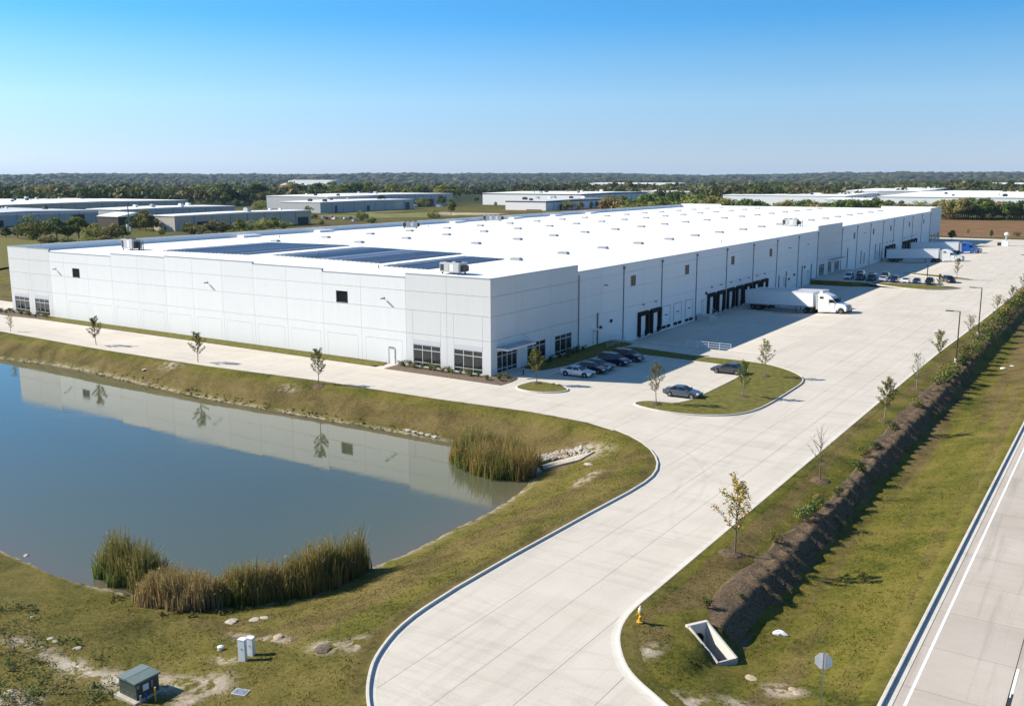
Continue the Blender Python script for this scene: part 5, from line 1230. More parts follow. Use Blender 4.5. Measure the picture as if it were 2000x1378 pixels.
SHEDS = [(-343, -326, 198, 290), (-560, -446, 150, 236), (-470, -436, 244, 330), (-760, -600, 262, 420), (-398, -380, 204, 226), (-482, -440, 413, 522), (-560, -488, 470, 640), (-360, -322, 540, 646), (-470, -360, 664, 800)]
# ------------------------------------------------------------------ trees of the middle distance, each one its own
TCOL = [[(q[0] * 2.4, q[1] * 2.6, q[2] * 2.0) for q in g] for g in [[(.040, .058, .018), (.058, .075, .022), (.030, .045, .016)], [(.075, .082, .026), (.055, .068, .02), (.095, .092, .03)], [(.12, .115, .035), (.095, .10, .03), (.14, .12, .045)], [(.105, .08, .04), (.085, .078, .035), (.13, .10, .05)],
        [(.028, .042, .018), (.04, .055, .02), (.022, .034, .014)]]]
TV = []
def crown_mesh(seed, cols, shape):
    rs = np.random.default_rng(seed); cs, sp = [], []
    L = 26 if shape != 'column' else 16
    for k in range(L):
        a = rs.uniform(0, 6.283); v = rs.uniform(-.75, 1.0); rad = math.sqrt(max(.05, 1 - v * v)) * rs.uniform(.35, .95)
        if shape == 'column': cs.append((.26 * rad * math.cos(a), .26 * rad * math.sin(a), .55 + v * .42)); sp.append(rs.uniform(.09, .14))
        elif shape == 'bush': cs.append((.52 * rad * math.cos(a), .52 * rad * math.sin(a), .42 + v * .38)); sp.append(rs.uniform(.14, .22))
        else: cs.append((.40 * rad * math.cos(a), .40 * rad * math.sin(a), .60 + v * .34)); sp.append(rs.uniform(.11, .19))
    return leaf_cloud(rs, cs, 70, np.array(sp), .075, cols, up=.5, jitter=.28)
for k in range(10):
    sh = ['round', 'round', 'bush', 'round', 'bush', 'round', 'round', 'bush', 'column', 'round'][k]
    V, F_, C = crown_mesh(200 + k, TCOL[[0, 1, 1, 2, 3, 4, 0, 2, 4, 3][k]], sh)
    cm = np_mesh('crown', V, F_, M['leaf'], {'leaf': C}, parent=False)
    mb = MB(); mb.cyl((0, 0, -.05), (0, 0, .4), .028, .016, 6, cap=False)
    for q in range(5): mb.cyl((0, 0, .2 + q * .05), (.2 * math.cos(q * 1.3), .2 * math.sin(q * 1.3), .5 + q * .06), .012, .005, 4, cap=False)
    TV.append((cm, mb.mesh('trunk', M['bark'])))
def tree(x, y, h, v, label, group, wide=1.0, name='tree', z=None):
    t = thing(name, label, 'tree', (x, y, 0 if z is None else z), rg.uniform(0, 6.28), group); t.scale = (h * wide, h * wide, h)
    link('crown', TV[v][0], t); link('trunk', TV[v][1], t); return t
def at_ground(px, py, z=0.0):
    d = (_f * FPX + _r * (px - 1000) - _u * (py - 689)); s = (z - CAM.z) / d.z; return CAM.x + d.x * s, CAM.y + d.y * s
# seen one by one left of and behind the warehouse: (pixel of the foot, height in m, variant, width)
A = 'trees before the low sheds on the left'
for px, py, h, v, w, lb in [(72, 470, 13.3, 2, .95, 'tallest mid green tree before the low sheds at the far left'), (112, 471, 10, 0, 1.1, 'dark green tree to the right of the tallest one at the far left'), (134, 470, 8.2, 3, .95, 'yellowish loose tree among the dark ones left of the pole'),
                            (155, 470, 10.2, 0, 1.1, 'dark rounded tree left of the long olive bush'), (190, 472, 8.6, 7, 1.3, 'broad olive bush behind the left end of the warehouse roof'), (218, 470, 8.3, 4, 1.25, 'broad olive brown bush nearest the pole'), (240, 468, 6, 0, 1.3, 'low dark bush at the foot of the pole'),
                            (12, 466, 5.0, 5, 1.5, 'dark round bush at the left edge of the picture'), (35, 465, 4.6, 5, 1.5, 'second dark round bush from the left edge'), (60, 458, 5.0, 6, 1.2, 'dark low tree left of the tallest tree'), (95, 478, 4.5, 4, 1.6, 'low brown bush in front of the tallest left tree'), (130, 478, 3.8, 2, 1.6, 'low pale bush in front of the yellowish tree'), (170, 478, 4.2, 7, 1.5, 'low ochre bush in front of the broad olive bush'), (205, 476, 4, 4, 1.5, 'low brown bush in front of the bush nearest the pole')]:
    x, y = at_ground(px, py); tree(x, y, h, v, lb, A, w)
A = 'trees between the pole and the tan shed'
for px, py, h, v, w, lb in [(285, 452, 10.5, 3, 1.0, 'light green tree just right of the pole before the tan shed'), (272, 450, 8, 5, 1.3, 'dark tree behind the light green one right of the pole'), (300, 452, 7.5, 1, 1.0, 'dark green tree with a pale side before the tan end wall'), (232, 436, 7, 5, 1.4, 'dark rounded tree left of the pole by the arched shed'), (255, 447, 5, 5, 1.6, 'dark low bush at the right foot of the pole'), (316, 462, 3.6, 3, 1.5, 'small bright bush below the tan end wall')]:
    x, y = at_ground(px, py); tree(x, y, h, v, lb, A, w)
A = 'rounded bushes in front of the tan shed'
for k, (px, py, h, v, w) in enumerate([(380, 458, 6.8, 2, 1.5), (402, 459, 6.2, 4, 1.4), (425, 458, 8.0, 4, 1.25), (446, 457, 7.0, 2, 1.3), (468, 455, 6.6, 1, 1.3), (492, 453, 6.4, 7, 1.5), (512, 451, 7.0, 7, 1.5), (535, 449, 6.4, 1, 1.4), (556, 447, 5.4, 2, 1.5), (412, 466, 4, 4, 1.7), (455, 463, 4, 7, 1.7), (500, 459, 4, 2, 1.7)]):
    x, y = at_ground(px, py); tree(x, y, h, v, (nth(k) + ' from the left of the rounded bushes before the tan shed') if k < 9 else ('low front bush, ' + nth(k - 9) + ' from the left before the bushes of the tan shed'), A, w, name='bush_tree')
A = 'single trees around the grey shed and meadow'
for px, py, h, v, w, lb in [(603, 420, 7.6, 4, .85, 'clipped brown tree at the near corner of the grey shed'), (676, 412, 6.8, 5, 1.2, 'dark broad tree against the shaded side of the grey shed'), (747, 408, 11, 8, 1.6, 'tall dark tree standing clear of the right part of the grey shed'), (707, 408, 4.4, 5, .9, 'small dark tree on the wall of the grey shed'), (881, 420, 11.2, 1, .75, 'lone green tree at the right end of the pale meadow'),
                            (708, 432, 8, 2, .9, 'light green tree beside the parked cars at the edge of the meadow'), (846, 427, 6, 7, 1.4, 'rounded olive bush at the right of the meadow'), (628, 440, 3, 3, 1.6, 'small bright bush right of the tan shed'), (612, 428, 4, 4, 1.5, 'pale brown bush behind the tan shed corner'), (725, 436, 4.4, 2, 1.5, 'low bush on the near side of the meadow'), (820, 402, 6, 0, 1.2, 'dark tree at the right end of the grey shed'), (838, 400, 6, 4, 1.1, 'brown tree by the white vans'),
                            (930, 396, 6, 0, 1.4, 'dark tree left of the white shed'), (950, 392, 7, 5, 1.3, 'very dark tree behind the equipment yard'), (968, 404, 4.5, 3, .9, 'small pointed tree left of the white shed front'), (1037, 408, 4.2, 0, 1.1, 'small bush against the white front of the white shed'), (1063, 408, 3.2, 5, .9, 'smaller bush on the white shed front'), (1108, 410, 9.2, 2, 1.3, 'big olive tree covering the corner of the white shed'), (1132, 410, 8, 4, .9, 'olive tree on the shaded side of the white shed'), (1155, 408, 6, 5, .7, 'narrow dark tree on the shaded side of the white shed'), (1167, 406, 6.5, 4, .8, 'narrow pale brown tree on the shaded side of the white shed'), (1030, 381, 7, 3, .9, 'ochre tree in the gap of the back white roof'), (995, 386, 6, 2, 1.4, 'olive tree row behind the white shed')]:
    x, y = at_ground(px, py); tree(x, y, h, v, lb, A, w)
# the belt behind the warehouse roof, from the white shed to the far right corner
rg2 = random.Random(5)
A = 'tree belt behind the far edge of the white roof'
for k in range(80):
    px = 1192 + k * 6.0; x, y = at_ground(px + rg2.uniform(-2, 2), 436 + rg2.uniform(-9, 7)); h = rg2.uniform(9.5, 14.5) + (1.5 if px < 1450 else 0); v = rg2.choice([0, 1, 1, 2, 2, 3, 4, 4, 5, 7, 9])
    tree(x, y, h, v, hl(h, 9.5, 15) + ' ' + TLOOK[v] + ' tree, ' + nth(k) + ' from the left in the belt behind the white roof', A, rg2.uniform(.95, 1.35))
A = 'dark tree row beyond the brown field'
for k in range(46):
    px = 1835 + k * 4.0; x, y = at_ground(px, 429 - rg2.uniform(0, 5) + (k % 2) * 1.0); h = rg2.uniform(8.5, 13.6) * (1 - .12 * (px > 1940)); v = rg2.choice([0, 0, 5, 6, 1, 9, 4])
    tree(x, y, h, v, hl(h, 8.5, 13.6) + ' ' + TLOOK[v] + ' tree, ' + nth(k) + ' from the left in the row beyond the brown field', A, rg2.uniform(.95, 1.35))
A = 'trees before the great right hand warehouse'
for k in range(26):
    px = 1640 + k * 8.5; x, y = at_ground(px, 424 - rg2.uniform(0, 12)); h = rg2.uniform(8, 12); v = rg2.choice([1, 2, 4, 0, 7])
    tree(x, y, h, v, hl(h, 8, 12) + ' ' + TLOOK[v] + ' tree, ' + nth(k) + ' from the left before the great right hand warehouse', A, rg2.uniform(1.0, 1.4))
A = 'front trees of the left hand woods'
for k in range(76):
    px = -24 + k * 12.2; py = 396 - .009 * max(0, px - 100) + rg2.uniform(-4, 2); x, y = at_ground(px, py); h = rg2.uniform(14, 23); v = rg2.choice([0, 0, 1, 1, 6, 5, 2, 3, 9])
    tree(x, y, h, v, hl(h, 14, 23) + ' ' + TLOOK[v] + ' tree, ' + nth(k) + ' from the left along the front of the woods', A, rg2.uniform(1.05, 1.45), z=gz(x, y))
A = 'scattered trees among the low sheds'
rg4 = random.Random(11)
for k in range(44):
    px = 20 + k * 19.5 + rg4.uniform(-8, 8); py = rg4.uniform(398, 417) if px < 560 else rg4.uniform(396, 404); x, y = at_ground(px, py)
    if any(bx0 - 4 < x < bx1 + 4 and by0 - 4 < y < by1 + 4 for bx0, bx1, by0, by1 in SHEDS): continue
    h = rg4.uniform(6.5, 12); v = rg4.choice([0, 1, 1, 2, 2, 5, 6, 7, 4]); tree(x, y, h, v, hl(h, 6.5, 12) + ' ' + TLOOK[v] + ' tree among the low sheds, ' + nth(k) + ' from the left', A, rg4.uniform(1.0, 1.5))
# small dark trees and posts of the field edge at the far end of the lane
for px, py, h, v, w, lb in [(1859, 469, 4.0, 5, 1.0, 'small dark tree at the near edge of the brown field by the warehouse end'), (1890, 458, 2.6, 3, .8, 'tiny yellow green tree in the brown field'), (1936, 464, 3.2, 5, .6, 'thin dark tree on the field edge left of the white cabinet'), (1986, 462, 2.6, 4, 1.4, 'straggly brown bush at the right edge of the field')]:
    x, y = at_ground(px, py); tree(x, y, h, v, lb, 'small trees at the edge of the brown field', w)
# the far woods as one mass: lumpy crowns over rolling ground
def woods(name, label, bands, seed):
    rs = np.random.default_rng(seed)
    bm = bmesh.new(); bmesh.ops.create_icosphere(bm, subdivisions=2, radius=1); iv = np.array([v.co[:] for v in bm.verts]); fi = np.array([[v.index for v in f.verts] for f in bm.faces]); bm.free()
    PAL = 1.25 * np.array([[.055, .080, .024], [.072, .095, .028], [.092, .103, .033], [.115, .110, .042], [.042, .064, .022], [.085, .078, .036], [.13, .115, .05]])
    VV, FF, CC = [], [], []; o = 0
    for r0, r1, sp, hmin, hmax, mode, thr in bands:
        ang0, ang1 = YAW - R(31), YAW + R(31); n = int((r1 ** 2 - r0 ** 2) * .5 * (ang1 - ang0) / sp ** 2)
        rr_ = np.sqrt(rs.uniform(r0 ** 2, r1 ** 2, n)); aa = rs.uniform(ang0, ang1, n); x = CAM.x + rr_ * np.sin(aa); y = CAM.y + rr_ * np.cos(aa)
        ok = (fbm(x * .0042, y * .0042, 91) + rs.normal(0, .03, n) > thr)
        for bx0, bx1, by0, by1 in CLEAR: ok &= ~((x > bx0) & (x < bx1) & (y > by0) & (y < by1))
        x, y, rr_ = x[ok], y[ok], rr_[ok]; n = len(x); z = land(x, y)
        h = rs.uniform(hmin, hmax, n) * (.62 + .75 * fbm(x * .008, y * .008, 95)); tone = (.55 + .8 * fbm(x * .0035, y * .0035, 97)) * rs.uniform(.8, 1.2, n) * (1.0 if mode > 2 else .62)
        tc = PAL[rs.integers(0, len(PAL), n)] * tone[:, None]
        if mode > 2:      # leafy crowns of faces
            w = h * rs.uniform(.30, .52, n); N_ = mode; d = rs.normal(size=(n, N_, 3)); d /= np.linalg.norm(d, axis=2)[..., None]; d[..., 2] = np.abs(d[..., 2]) * 1.0 - .45
            lob = 1 + .35 * np.sin(d[..., 0] * 5 + rs.uniform(0, 6, (n, 1))) * np.sin(d[..., 1] * 5 + rs.uniform(0, 6, (n, 1)))
            P = np.stack([x[:, None] + d[..., 0] * w[:, None] * lob, y[:, None] + d[..., 1] * w[:, None] * lob, z[:, None] + h[:, None] * (.60 + .42 * d[..., 2] * lob)], -1)
            nm = d + rs.normal(size=d.shape) * .45 + np.array([0, 0, .35]); nm /= np.linalg.norm(nm, axis=2)[..., None]
            t = np.cross(nm, rs.normal(size=d.shape)); t /= np.linalg.norm(t, axis=2)[..., None]; b = np.cross(nm, t); s = (w[:, None] * rs.uniform(.28, .62, (n, N_)))[..., None]
            V = np.stack([P - t * s * .6, P + b * s * .45, P + t * s * .6, P - b * s * .45], 2).reshape(-1, 3); c = np.repeat((tc[:, None, :] * rs.uniform(.65, 1.35, (n, N_, 1))).reshape(-1, 3), 4, 0)
            F = np.arange(len(V)).reshape(-1, 4)
        else:             # far canopy: broad uneven lumps
            w = rs.uniform(14, 44, n) if mode == 1 else rs.uniform(9, 20, n); nv = len(iv); jit = 1 + rs.uniform(-.34, .34, (n, nv)); th = rs.uniform(0, 6.28, n); c_, s_ = np.cos(th), np.sin(th)
            ux = (iv[None, :, 0] * c_[:, None] - iv[None, :, 1] * s_[:, None] * .7) * jit; uy = (iv[None, :, 0] * s_[:, None] + iv[None, :, 1] * c_[:, None] * .7) * jit; uz = iv[None, :, 2] * jit
            V = np.stack([x[:, None] + ux * w[:, None], y[:, None] + uy * w[:, None], z[:, None] + h[:, None] * (.50 + .52 * uz)], -1).reshape(-1, 3); c = (tc[:, None, :] * rs.uniform(.7, 1.3, (n, nv, 1))).reshape(-1, 3)
            F = (fi[None] + (np.arange(n) * nv)[:, None, None]).reshape(-1, 3); F = np.concatenate([F, F[:, 2:3]], 1)
        VV.append((V, F[:, :3] if F.shape[1] == 4 and (F[:, 2] == F[:, 3]).all() else F, c))
    quads = [q for q in VV if q[1].shape[1] == 4]; tris = [q for q in VV if q[1].shape[1] == 3]
    V, F, C = merge(quads); ob = np_mesh(name, V, F, M['woods'], {'leaf': C}); tag(ob, label + ', nearer part', kind='stuff')
    V, F, C = merge(tris); ob2 = np_mesh(name, V, F, M['woods'], {'leaf': C}); tag(ob2, label + ', far part', kind='stuff')
    return ob
# ------------------------------------------------------------------ the business park and far sheds
CLEAR = [(-660, -420, 140, 460), (-660, -400, 380, 720), (-500, -300, 540, 840)]
def shed(label, x0, x1, y0, y1, h, wall='wallgrey', roofm='roof', pitch=.6, doors=(), side_doors=(), units=0, band=None, dark=None, name='shed', cat='building', pil=7, z=0):
    """a low industrial building: walls, parapet, roof, doors, pilasters and plant on the roof"""
    cx, cy = (x0 + x1) / 2, (y0 + y1) / 2; t = thing(name, label, cat, (cx, cy, z)); hx, hy = (x1 - x0) / 2, (y1 - y0) / 2
    mb = MB(); mb.box(-hx, hx, -hy, hy, -3, h); mb.build('wall', M[wall], t)
    mb = MB(); mb.add([(-hx - .3, -hy - .3, h + .02), (hx + .3, -hy - .3, h + .02), (hx + .3, hy + .3, h + .02), (-hx - .3, hy + .3, h + .02), (-hx - .3, 0, h + pitch), (hx + .3, 0, h + pitch), (-hx - .3, -hy - .3, h - .35), (hx + .3, -hy - .3, h - .35), (hx + .3, hy + .3, h - .35), (-hx - .3, hy + .3, h - .35)],
                      [(0, 1, 5, 4), (4, 5, 2, 3), (6, 7, 1, 0), (7, 8, 2, 1), (8, 9, 3, 2), (9, 6, 0, 3), (0, 4, 3), (1, 2, 5)]); rf = mb.build('roof', M[roofm], t)
    if band: mb = MB(); mb.box(hx - .1, hx + .06, -hy - .06, hy + .06, h - 1.2, h - .4); mb.box(-hx - .06, hx + .05, -hy - .06, -hy + .1, h - 1.2, h - .4); mb.build('fascia', M[band], t)
    n = max(1, int(hy * 2 / (pil * 1.6)))
    for k in range(1, n): mb = MB(); yy = -hy + k * 2 * hy / n; mb.box(hx + .005, hx + .14, yy - .12, yy + .12, 0, h - .4); mb.build('downspout', M['spout'], t)
    for yy, w, dh, m in doors:
        mb = MB(); mb.box(hx + .005, hx + .16, yy - w / 2, yy + w / 2, .1, dh); mb.build('door', M[m], t)
    for xx, w, dh, m in side_doors:
        mb = MB(); mb.box(xx - w / 2, xx + w / 2, -hy - .16, -hy - .005, .1, dh); mb.build('door', M[m], t)
    rg3 = random.Random(int(x0 * 7 + y0))
    for k in range(units):
        ux, uy = rg3.uniform(-hx * .8, hx * .8), rg3.uniform(-hy * .85, hy * .85); s = rg3.uniform(.8, 1.8); zz = h + pitch * (1 - abs(uy) / hy)
        mb = MB(); mb.box(ux - s, ux + s, uy - s * .7, uy + s * .7, zz - .1, zz + 1.3 * s * .8); mb.box(ux - s * .6, ux + s * .6, uy - s * .72, uy + s * .5, zz + 1.0 * s, zz + 1.2 * s + .1); mb.build('rooftop_unit', M[rg3.choice(['dark', 'greymetal', 'whitemetal'])], t)
    return t
shed('long tan shed with a dark loading bay, right of the pole', -343, -326, 198.2, 290, 7.8, 'walltan', 'roof', .5, doors=[(-38, 5, 3.6, 'dark'), (-28, 9, 4.4, 'dark'), (40, 8, 4.2, 'dark'), (12, 1.2, 2.2, 'dark'), (-5, 1.2, 2.2, 'dark')], side_doors=[(1, 1.2, 2.2, 'dark')], units=3)
shed('low white roofed building with brown entrance at the left edge', -560, -446, 150, 236, 7.4, 'wallgrey', 'roofgrey', .8, doors=[(-36, 12, 6.0, 'brown'), (-22, 16, 3.6, 'brown'), (6, 24, 4.6, 'walltan'), (30, 8, 5.2, 'dark')], units=13, band='whitemetal')
shed('long grey shed with a round topped mural door behind the pole', -470, -436, 244, 330, 7.6, 'wallgrey', 'roof', .6, doors=[(-28, 5, 6, 'dark'), (-14, 3, 2.4, 'whitemetal')], units=5)
shed('pale flat roofed building far behind at the left', -760, -600, 262, 420, 7.6, 'walltan', 'roof', .8, units=14)
shed('small shed with an arched white roof beside the pole', -398, -380, 204, 226, 6.2, 'brown', 'roof', 1.8, doors=[(0, 8, 4.5, 'dark')])
shed('grey walled shed with a pale end behind the parked cars', -482, -440, 413, 522, 8.0, 'wallgrey', 'roof', .5, doors=[(-38, 2.4, 5, 'dark'), (-2, 3.2, 4.2, 'dark'), (34, 9, 6.5, 'coping'), (46, 5, 5.5, 'dark')], units=4)
shed('higher white roofed shed behind the grey walled one', -560, -488, 470, 640, 10.6, 'wallgrey', 'roof', .7, doors=[(-40, 30, 7, 'dark'), (30, 50, 6, 'dark')], units=6)
shed('white fronted shed in the middle distance', -360, -322, 540, 646, 7.4, 'wall', 'roofgrey', .8, doors=[(-30, 3, 4, 'dark'), (20, 4, 4, 'dark')], side_doors=[(8, 14, .7, 'brown')], units=7, band='brown')
shed('taller white shed behind the white fronted one', -470, -360, 664, 800, 10.6, 'wall', 'roof', .8, units=8, band='brown')
shed('long pale warehouse roof behind the tree belt in the middle', -420, -260, 860, 1100, 10, 'wallgrey', 'roof', 1.0, doors=[(0, 120, 6, 'coping')], units=6)
shed('long white roof behind the tree belt right of the middle', -262, -150, 760, 930, 9, 'wall', 'roof', 1.0, units=8)
shed('white building with a shaded end beyond the roof at the right', -180, -112, 880, 1180, 12, 'wallgrey', 'roof', 1.0, units=3)
shed('great pale warehouse behind the trees at the right', -96, 110, 640, 960, 11.4, 'wall', 'roof', 1.2, units=10)
shed('small pale shed left of the great right hand warehouse', -138, -96, 655, 705, 8.4, 'wall', 'roof', .9, units=2)
shed('distant white roof in the woods near the horizon centre', -820, -640, 1500, 1600, 13, 'wall', 'roof', 1.2, z=0)
shed('distant white roofs in the woods at the upper right', -150, 40, 1600, 1760, 13, 'wall', 'roof', 1.4)
shed('tiny white roof in the woods at the upper left middle', -1620, -1480, 1500, 1540, 18, 'wall', 'roof', 1.2)
shed('tan gabled roof among the woodland trees at the left', -1010, -985, 905, 925, 14, 'walltan', 'walltan', 3.5)
woods('woods', 'wooded country running out to the horizon', [(940, 1500, 13, 13, 21, 64, .43), (1500, 2400, 19, 14, 22, 26, .40), (2400, 4400, 30, 15, 23, 2, .40), (4400, 9500, 52, 14, 22, 1, .36)], 7)
# the tall pole behind the roof
x, y = at_ground(253, 452); t = thing('pole', 'tall dark pole rising behind the left part of the roof', 'pole', (x, y, 0))
mb = MB(); mb.cyl((0, 0, -1), (0, 0, 13.4), .34, .24, 8); mb.build('shaft', M['spout'], t)
mb = MB(); mb.box(-.5, .5, -.5, .5, 13.4, 13.8); mb.build('cap', M['dark'], t)
for k in (0, 1): mb = MB(); mb.box(-1.9 + k * 2.6, -1.2 + k * 2.6, -.4, .4, -.5, 3.4 - k); mb.build('cabinet', M['whitemetal' if k == 0 else 'greymetal'], t)
# masts on the skyline
for px, py, h, lb in [(176, 345, 62, 'thin radio mast on the skyline at the left'), (1507, 372, 30, 'thin pale mast above the white roof at the right')]:
    d = (_f * FPX + _r * (px - 1000) - _u * (py - 689)); dist = 5200 if h > 40 else 1300; s = dist / d.length; x, y = CAM.x + d.x * s, CAM.y + d.y * s
    t = thing('mast', lb, 'mast', (x, y, gz(x, y))); mb = MB(); mb.cyl((0, 0, -5), (0, 0, h), 1.1 if h > 40 else .4, .6 if h > 40 else .25, 5); mb.build('shaft', M['greymetal'], t)
    mb = MB(); mb.box(-2, 2, -2, 2, h * .8, h * .82); mb.build('platform', M['greymetal'], t)
# the small white cabinet with a round head at the end of the lane
x, y = 27.3, 304.4; t = thing('cabinet', 'white utility cabinet with a round dish on top at the far end of the lane', 'cabinet', (x, y, 0.0))
mb = MB(); mb.box(-1.2, 1.2, -.8, .8, 0, 2.0); mb.build('housing', M['whitemetal'], t); mb = MB(); mb.cyl((.3, 0, 2), (.3, 0, 4.0), .35, .3, 8); mb.build('neck', M['greymetal'], t)
mb = MB(); mb.lathe([(.05, 3.7), (.8, 4.0), (.95, 4.5), (.6, 5.0), (.05, 5.2)], (.3, 0, 0), 10); mb.build('dish', M['whitemetal'], t); mb = MB(); mb.box(-2.6, -1.3, -.6, .6, 0, 1.2); mb.build('generator', M['dark'], t)
# field fence
ft = thing('fence', 'low post and wire fence along the near edge of the brown field', 'fence', (0, 358, 0))
for k in range(28): mb = MB(); xx = -36 + k * 4.0; mb.cyl((xx, 0, -.1), (xx, 0, 1.2), .07, n=5); mb.build('post', M['bark'], ft)
for q in (.4, .8, 1.1): mb = MB(); mb.box(-36, 72, -.015, .015, q - .015, q + .015); mb.build('wire', M['galv'], ft)
# ------------------------------------------------------------------ vehicles
def arch(cx, cz, r, n=7): return [(cx + r * math.cos(a), cz + r * math.sin(a)) for a in [math.pi * k / n for k in range(n + 1)]]
def wheel_mesh(r, w, rimr, nspk=5):
    mb = MB(); mb.lathe([(r * .62, -w / 2), (r * .93, -w / 2), (r, -w * .36), (r, w * .36), (r * .93, w / 2), (r * .62, w / 2)], n=18)
    mb.v = [(x, z, y) for x, y, z in mb.v]
    rm = MB(); rm.cyl((0, -w * .42, 0), (0, w * .42, 0), rimr * .9, n=14); rm.cyl((0, -w / 2 - .01, 0), (0, w / 2 + .01, 0), rimr * .28, n=8)
    for k in range(nspk):
        a = 2 * math.pi * k / nspk; rm.cyl((0, -w * .46, 0), (rimr * math.cos(a), -w * .44, rimr * math.sin(a)), .03, n=4); rm.cyl((0, w * .46, 0), (rimr * math.cos(a), w * .44, rimr * math.sin(a)), .03, n=4)
    return mb.mesh('wheel', M['tyre']), rm.mesh('rim', M['rim'])
CW = wheel_mesh(.335, .22, .23); TW = wheel_mesh(.52, .30, .30)
def put_wheel(t, x, y, z, W, s=1.0):
    w = link('wheel', W[0], t); w.location = (x, y, z); w.scale = (s,) * 3; r_ = link('rim', W[1], w); return w
def car(label, x, y, rz, paint, kind='sedan', z=0.0, group=None, name='parked_car'):
    t = thing(name, label, 'car', (x, y, z), rz, group)
    K = dict(sedan=dict(L=2.32, belt=.93, hood=.92, top=1.44, c0=(-1.95, -1.18), c1=(1.12, .28), deck=.98, hw=.90),
             coupe=dict(L=2.30, belt=.90, hood=.88, top=1.38, c0=(-2.0, -.95), c1=(1.10, .22), deck=.95, hw=.91),
             suv=dict(L=2.35, belt=1.06, hood=1.05, top=1.70, c0=(-2.24, -1.95), c1=(1.15, .45), deck=1.08, hw=.94),
             pickup=dict(L=2.75, belt=1.12, hood=1.12, top=1.80, c0=(-.95, -.75), c1=(1.25, .65), deck=1.12, hw=.97))[kind]
    L, hw, bt = K['L'], K['hw'], K['belt']; wr = .36 if kind in ('sedan', 'coupe') else .40; fx, rx = L * .62, -L * .60
    prof = [(-L, .40), (-L - .02, .62), (-L + .06, bt - .04), (K['c0'][0], K['deck']), (K['c1'][0], K['hood'] + .03), (L - .45, K['hood'] - .10), (L - .08, .68), (L, .55), (L - .02, .33), (fx + wr + .06, .24)] + arch(fx, .34, wr + .04) + [(fx - wr - .06, .24), (rx + wr + .06, .24)] + arch(rx, .34, wr + .04) + [(rx - wr - .06, .24)]
    mb = MB(); mb.sideprism(prof[::-1], -hw, hw)
    mb.v = [(a, b * (1 - .05 * max(0, (abs(a) - L * .62) / (L * .38)) ** 1.2 - .05 * max(0, c - .75)), c) for a, b, c in mb.v]
    body = mb.build('body', M[paint], t, bevel=.055)
    (b0, t0), (b1, t1) = K['c0'], K['c1']; zt = K['top']; wb, wt = hw * .93, hw * .70; zb = K['deck'] - .06
    lv = [(b0, -wb, zb), (b1, -wb, zb), (b1, wb, zb), (b0, wb, zb), (t0, -wt, zt - .05), (t1, -wt, zt - .05), (t1, wt, zt - .05), (t0, wt, zt - .05), (t0 + .2, -wt * .8, zt), (t1 - .2, -wt * .8, zt), (t1 - .2, wt * .8, zt), (t0 + .2, wt * .8, zt)]
    cb = MB(); cb.add(lv, [(0, 1, 5, 4), (1, 2, 6, 5), (2, 3, 7, 6), (3, 0, 4, 7), (4, 5, 9, 8), (5, 6, 10, 9), (6, 7, 11, 10), (7, 4, 8, 11), (8, 9, 10, 11)]); cb.build('cabin', M[paint], t, bevel=.04)
    def quad(name, A, B, C_, D, off, mat='carglass', k=(.06, .94, .10, .92)):
        A, B, C_, D = map(Vector, (A, B, C_, D)); nrm = (B - A).cross(D - A).normalized() * off
        P = lambda u, v: tuple((A * (1 - u) + B * u) * (1 - v) + (D * (1 - u) + C_ * u) * v + nrm)
        m = MB(); m.add([P(k[0], k[2]), P(k[1], k[2]), P(k[1], k[3]), P(k[0], k[3])], [(0, 1, 2, 3)]); m.build(name, M[mat], t)
    V_ = [Vector(v) for v in lv]
    quad('windscreen', V_[1], V_[2], V_[6], V_[5], .012); quad('rear_window', V_[3], V_[0], V_[4], V_[7], .012)
    for a, b, c, d in ((0, 1, 5, 4), (2, 3, 7, 6)):
        kk = [(.08, .50, .16, .92), (.54, .93, .16, .92)] if kind != 'pickup' else [(.08, .93, .16, .92)]
        for q in kk: quad('side_window', V_[a], V_[b], V_[c], V_[d], .012, k=q)
    for s in (-1, 1):
        for wx in (fx, rx): put_wheel(t, wx, s * (hw - .10), .335 * (wr / .36), CW, wr / .36)
        m = MB(); m.box(L - .30, L - .03, s * (hw - .20) - .17, s * (hw - .20) + .13, .62, .76); m.build('headlight', M['lamp'], t)
        m = MB(); m.box(-L - .03, -L + .14, s * (hw - .24) - .16, s * (hw - .24) + .14, .70, .86); m.build('tail_light', M['redlamp'], t)
        m = MB(); m.box(b1 - .42, b1 - .26, s * (hw + .02) - .02, s * (hw + .02) + .10 * s + .02, zb + .06, zb + .20); m.build('mirror', M[paint], t)
    m = MB(); m.box(L - .06, L + .015, -hw * .5, hw * .5, .36, .58); m.build('grille', M['dark'], t)
    m = MB(); m.box(-L - .035, -L - .005, -.26, .26, .52, .64); m.build('number_plate', M['whitemetal'], t)
    if kind == 'pickup': m = MB(); m.box(-L + .12, -1.0, -hw + .14, hw - .14, .9, 1.165); m.build('load_bed', M['dark'], t)
    return t
G = 'cars parked in the shade by the corner office'
car('pale silver coupe, the nearest car of the shaded row by the office', 9.35, 6.9, 0.06, 'c_silver', 'coupe', group=G)
car('black sedan parked beside the pale silver coupe', 9.8, 10.0, 0.02, 'c_black', 'sedan', group=G)
car('dark grey sedan, third from the front of the shaded row', 9.5, 12.4, 0.0, 'c_grey', 'sedan', group=G)
car('navy sport utility car, fourth in the shaded row', 9.9, 16.5, 0.0, 'c_navy', 'suv', group=G)
car('navy car at the far end of the shaded row by the dark lawn', 10.2, 20.3, 0.0, 'c_navy', 'suv', group=G)
car('charcoal sedan in the sun before the slim young tree of the lawn island', 25.75, 19.6, math.pi + .03, 'c_grey', 'sedan')
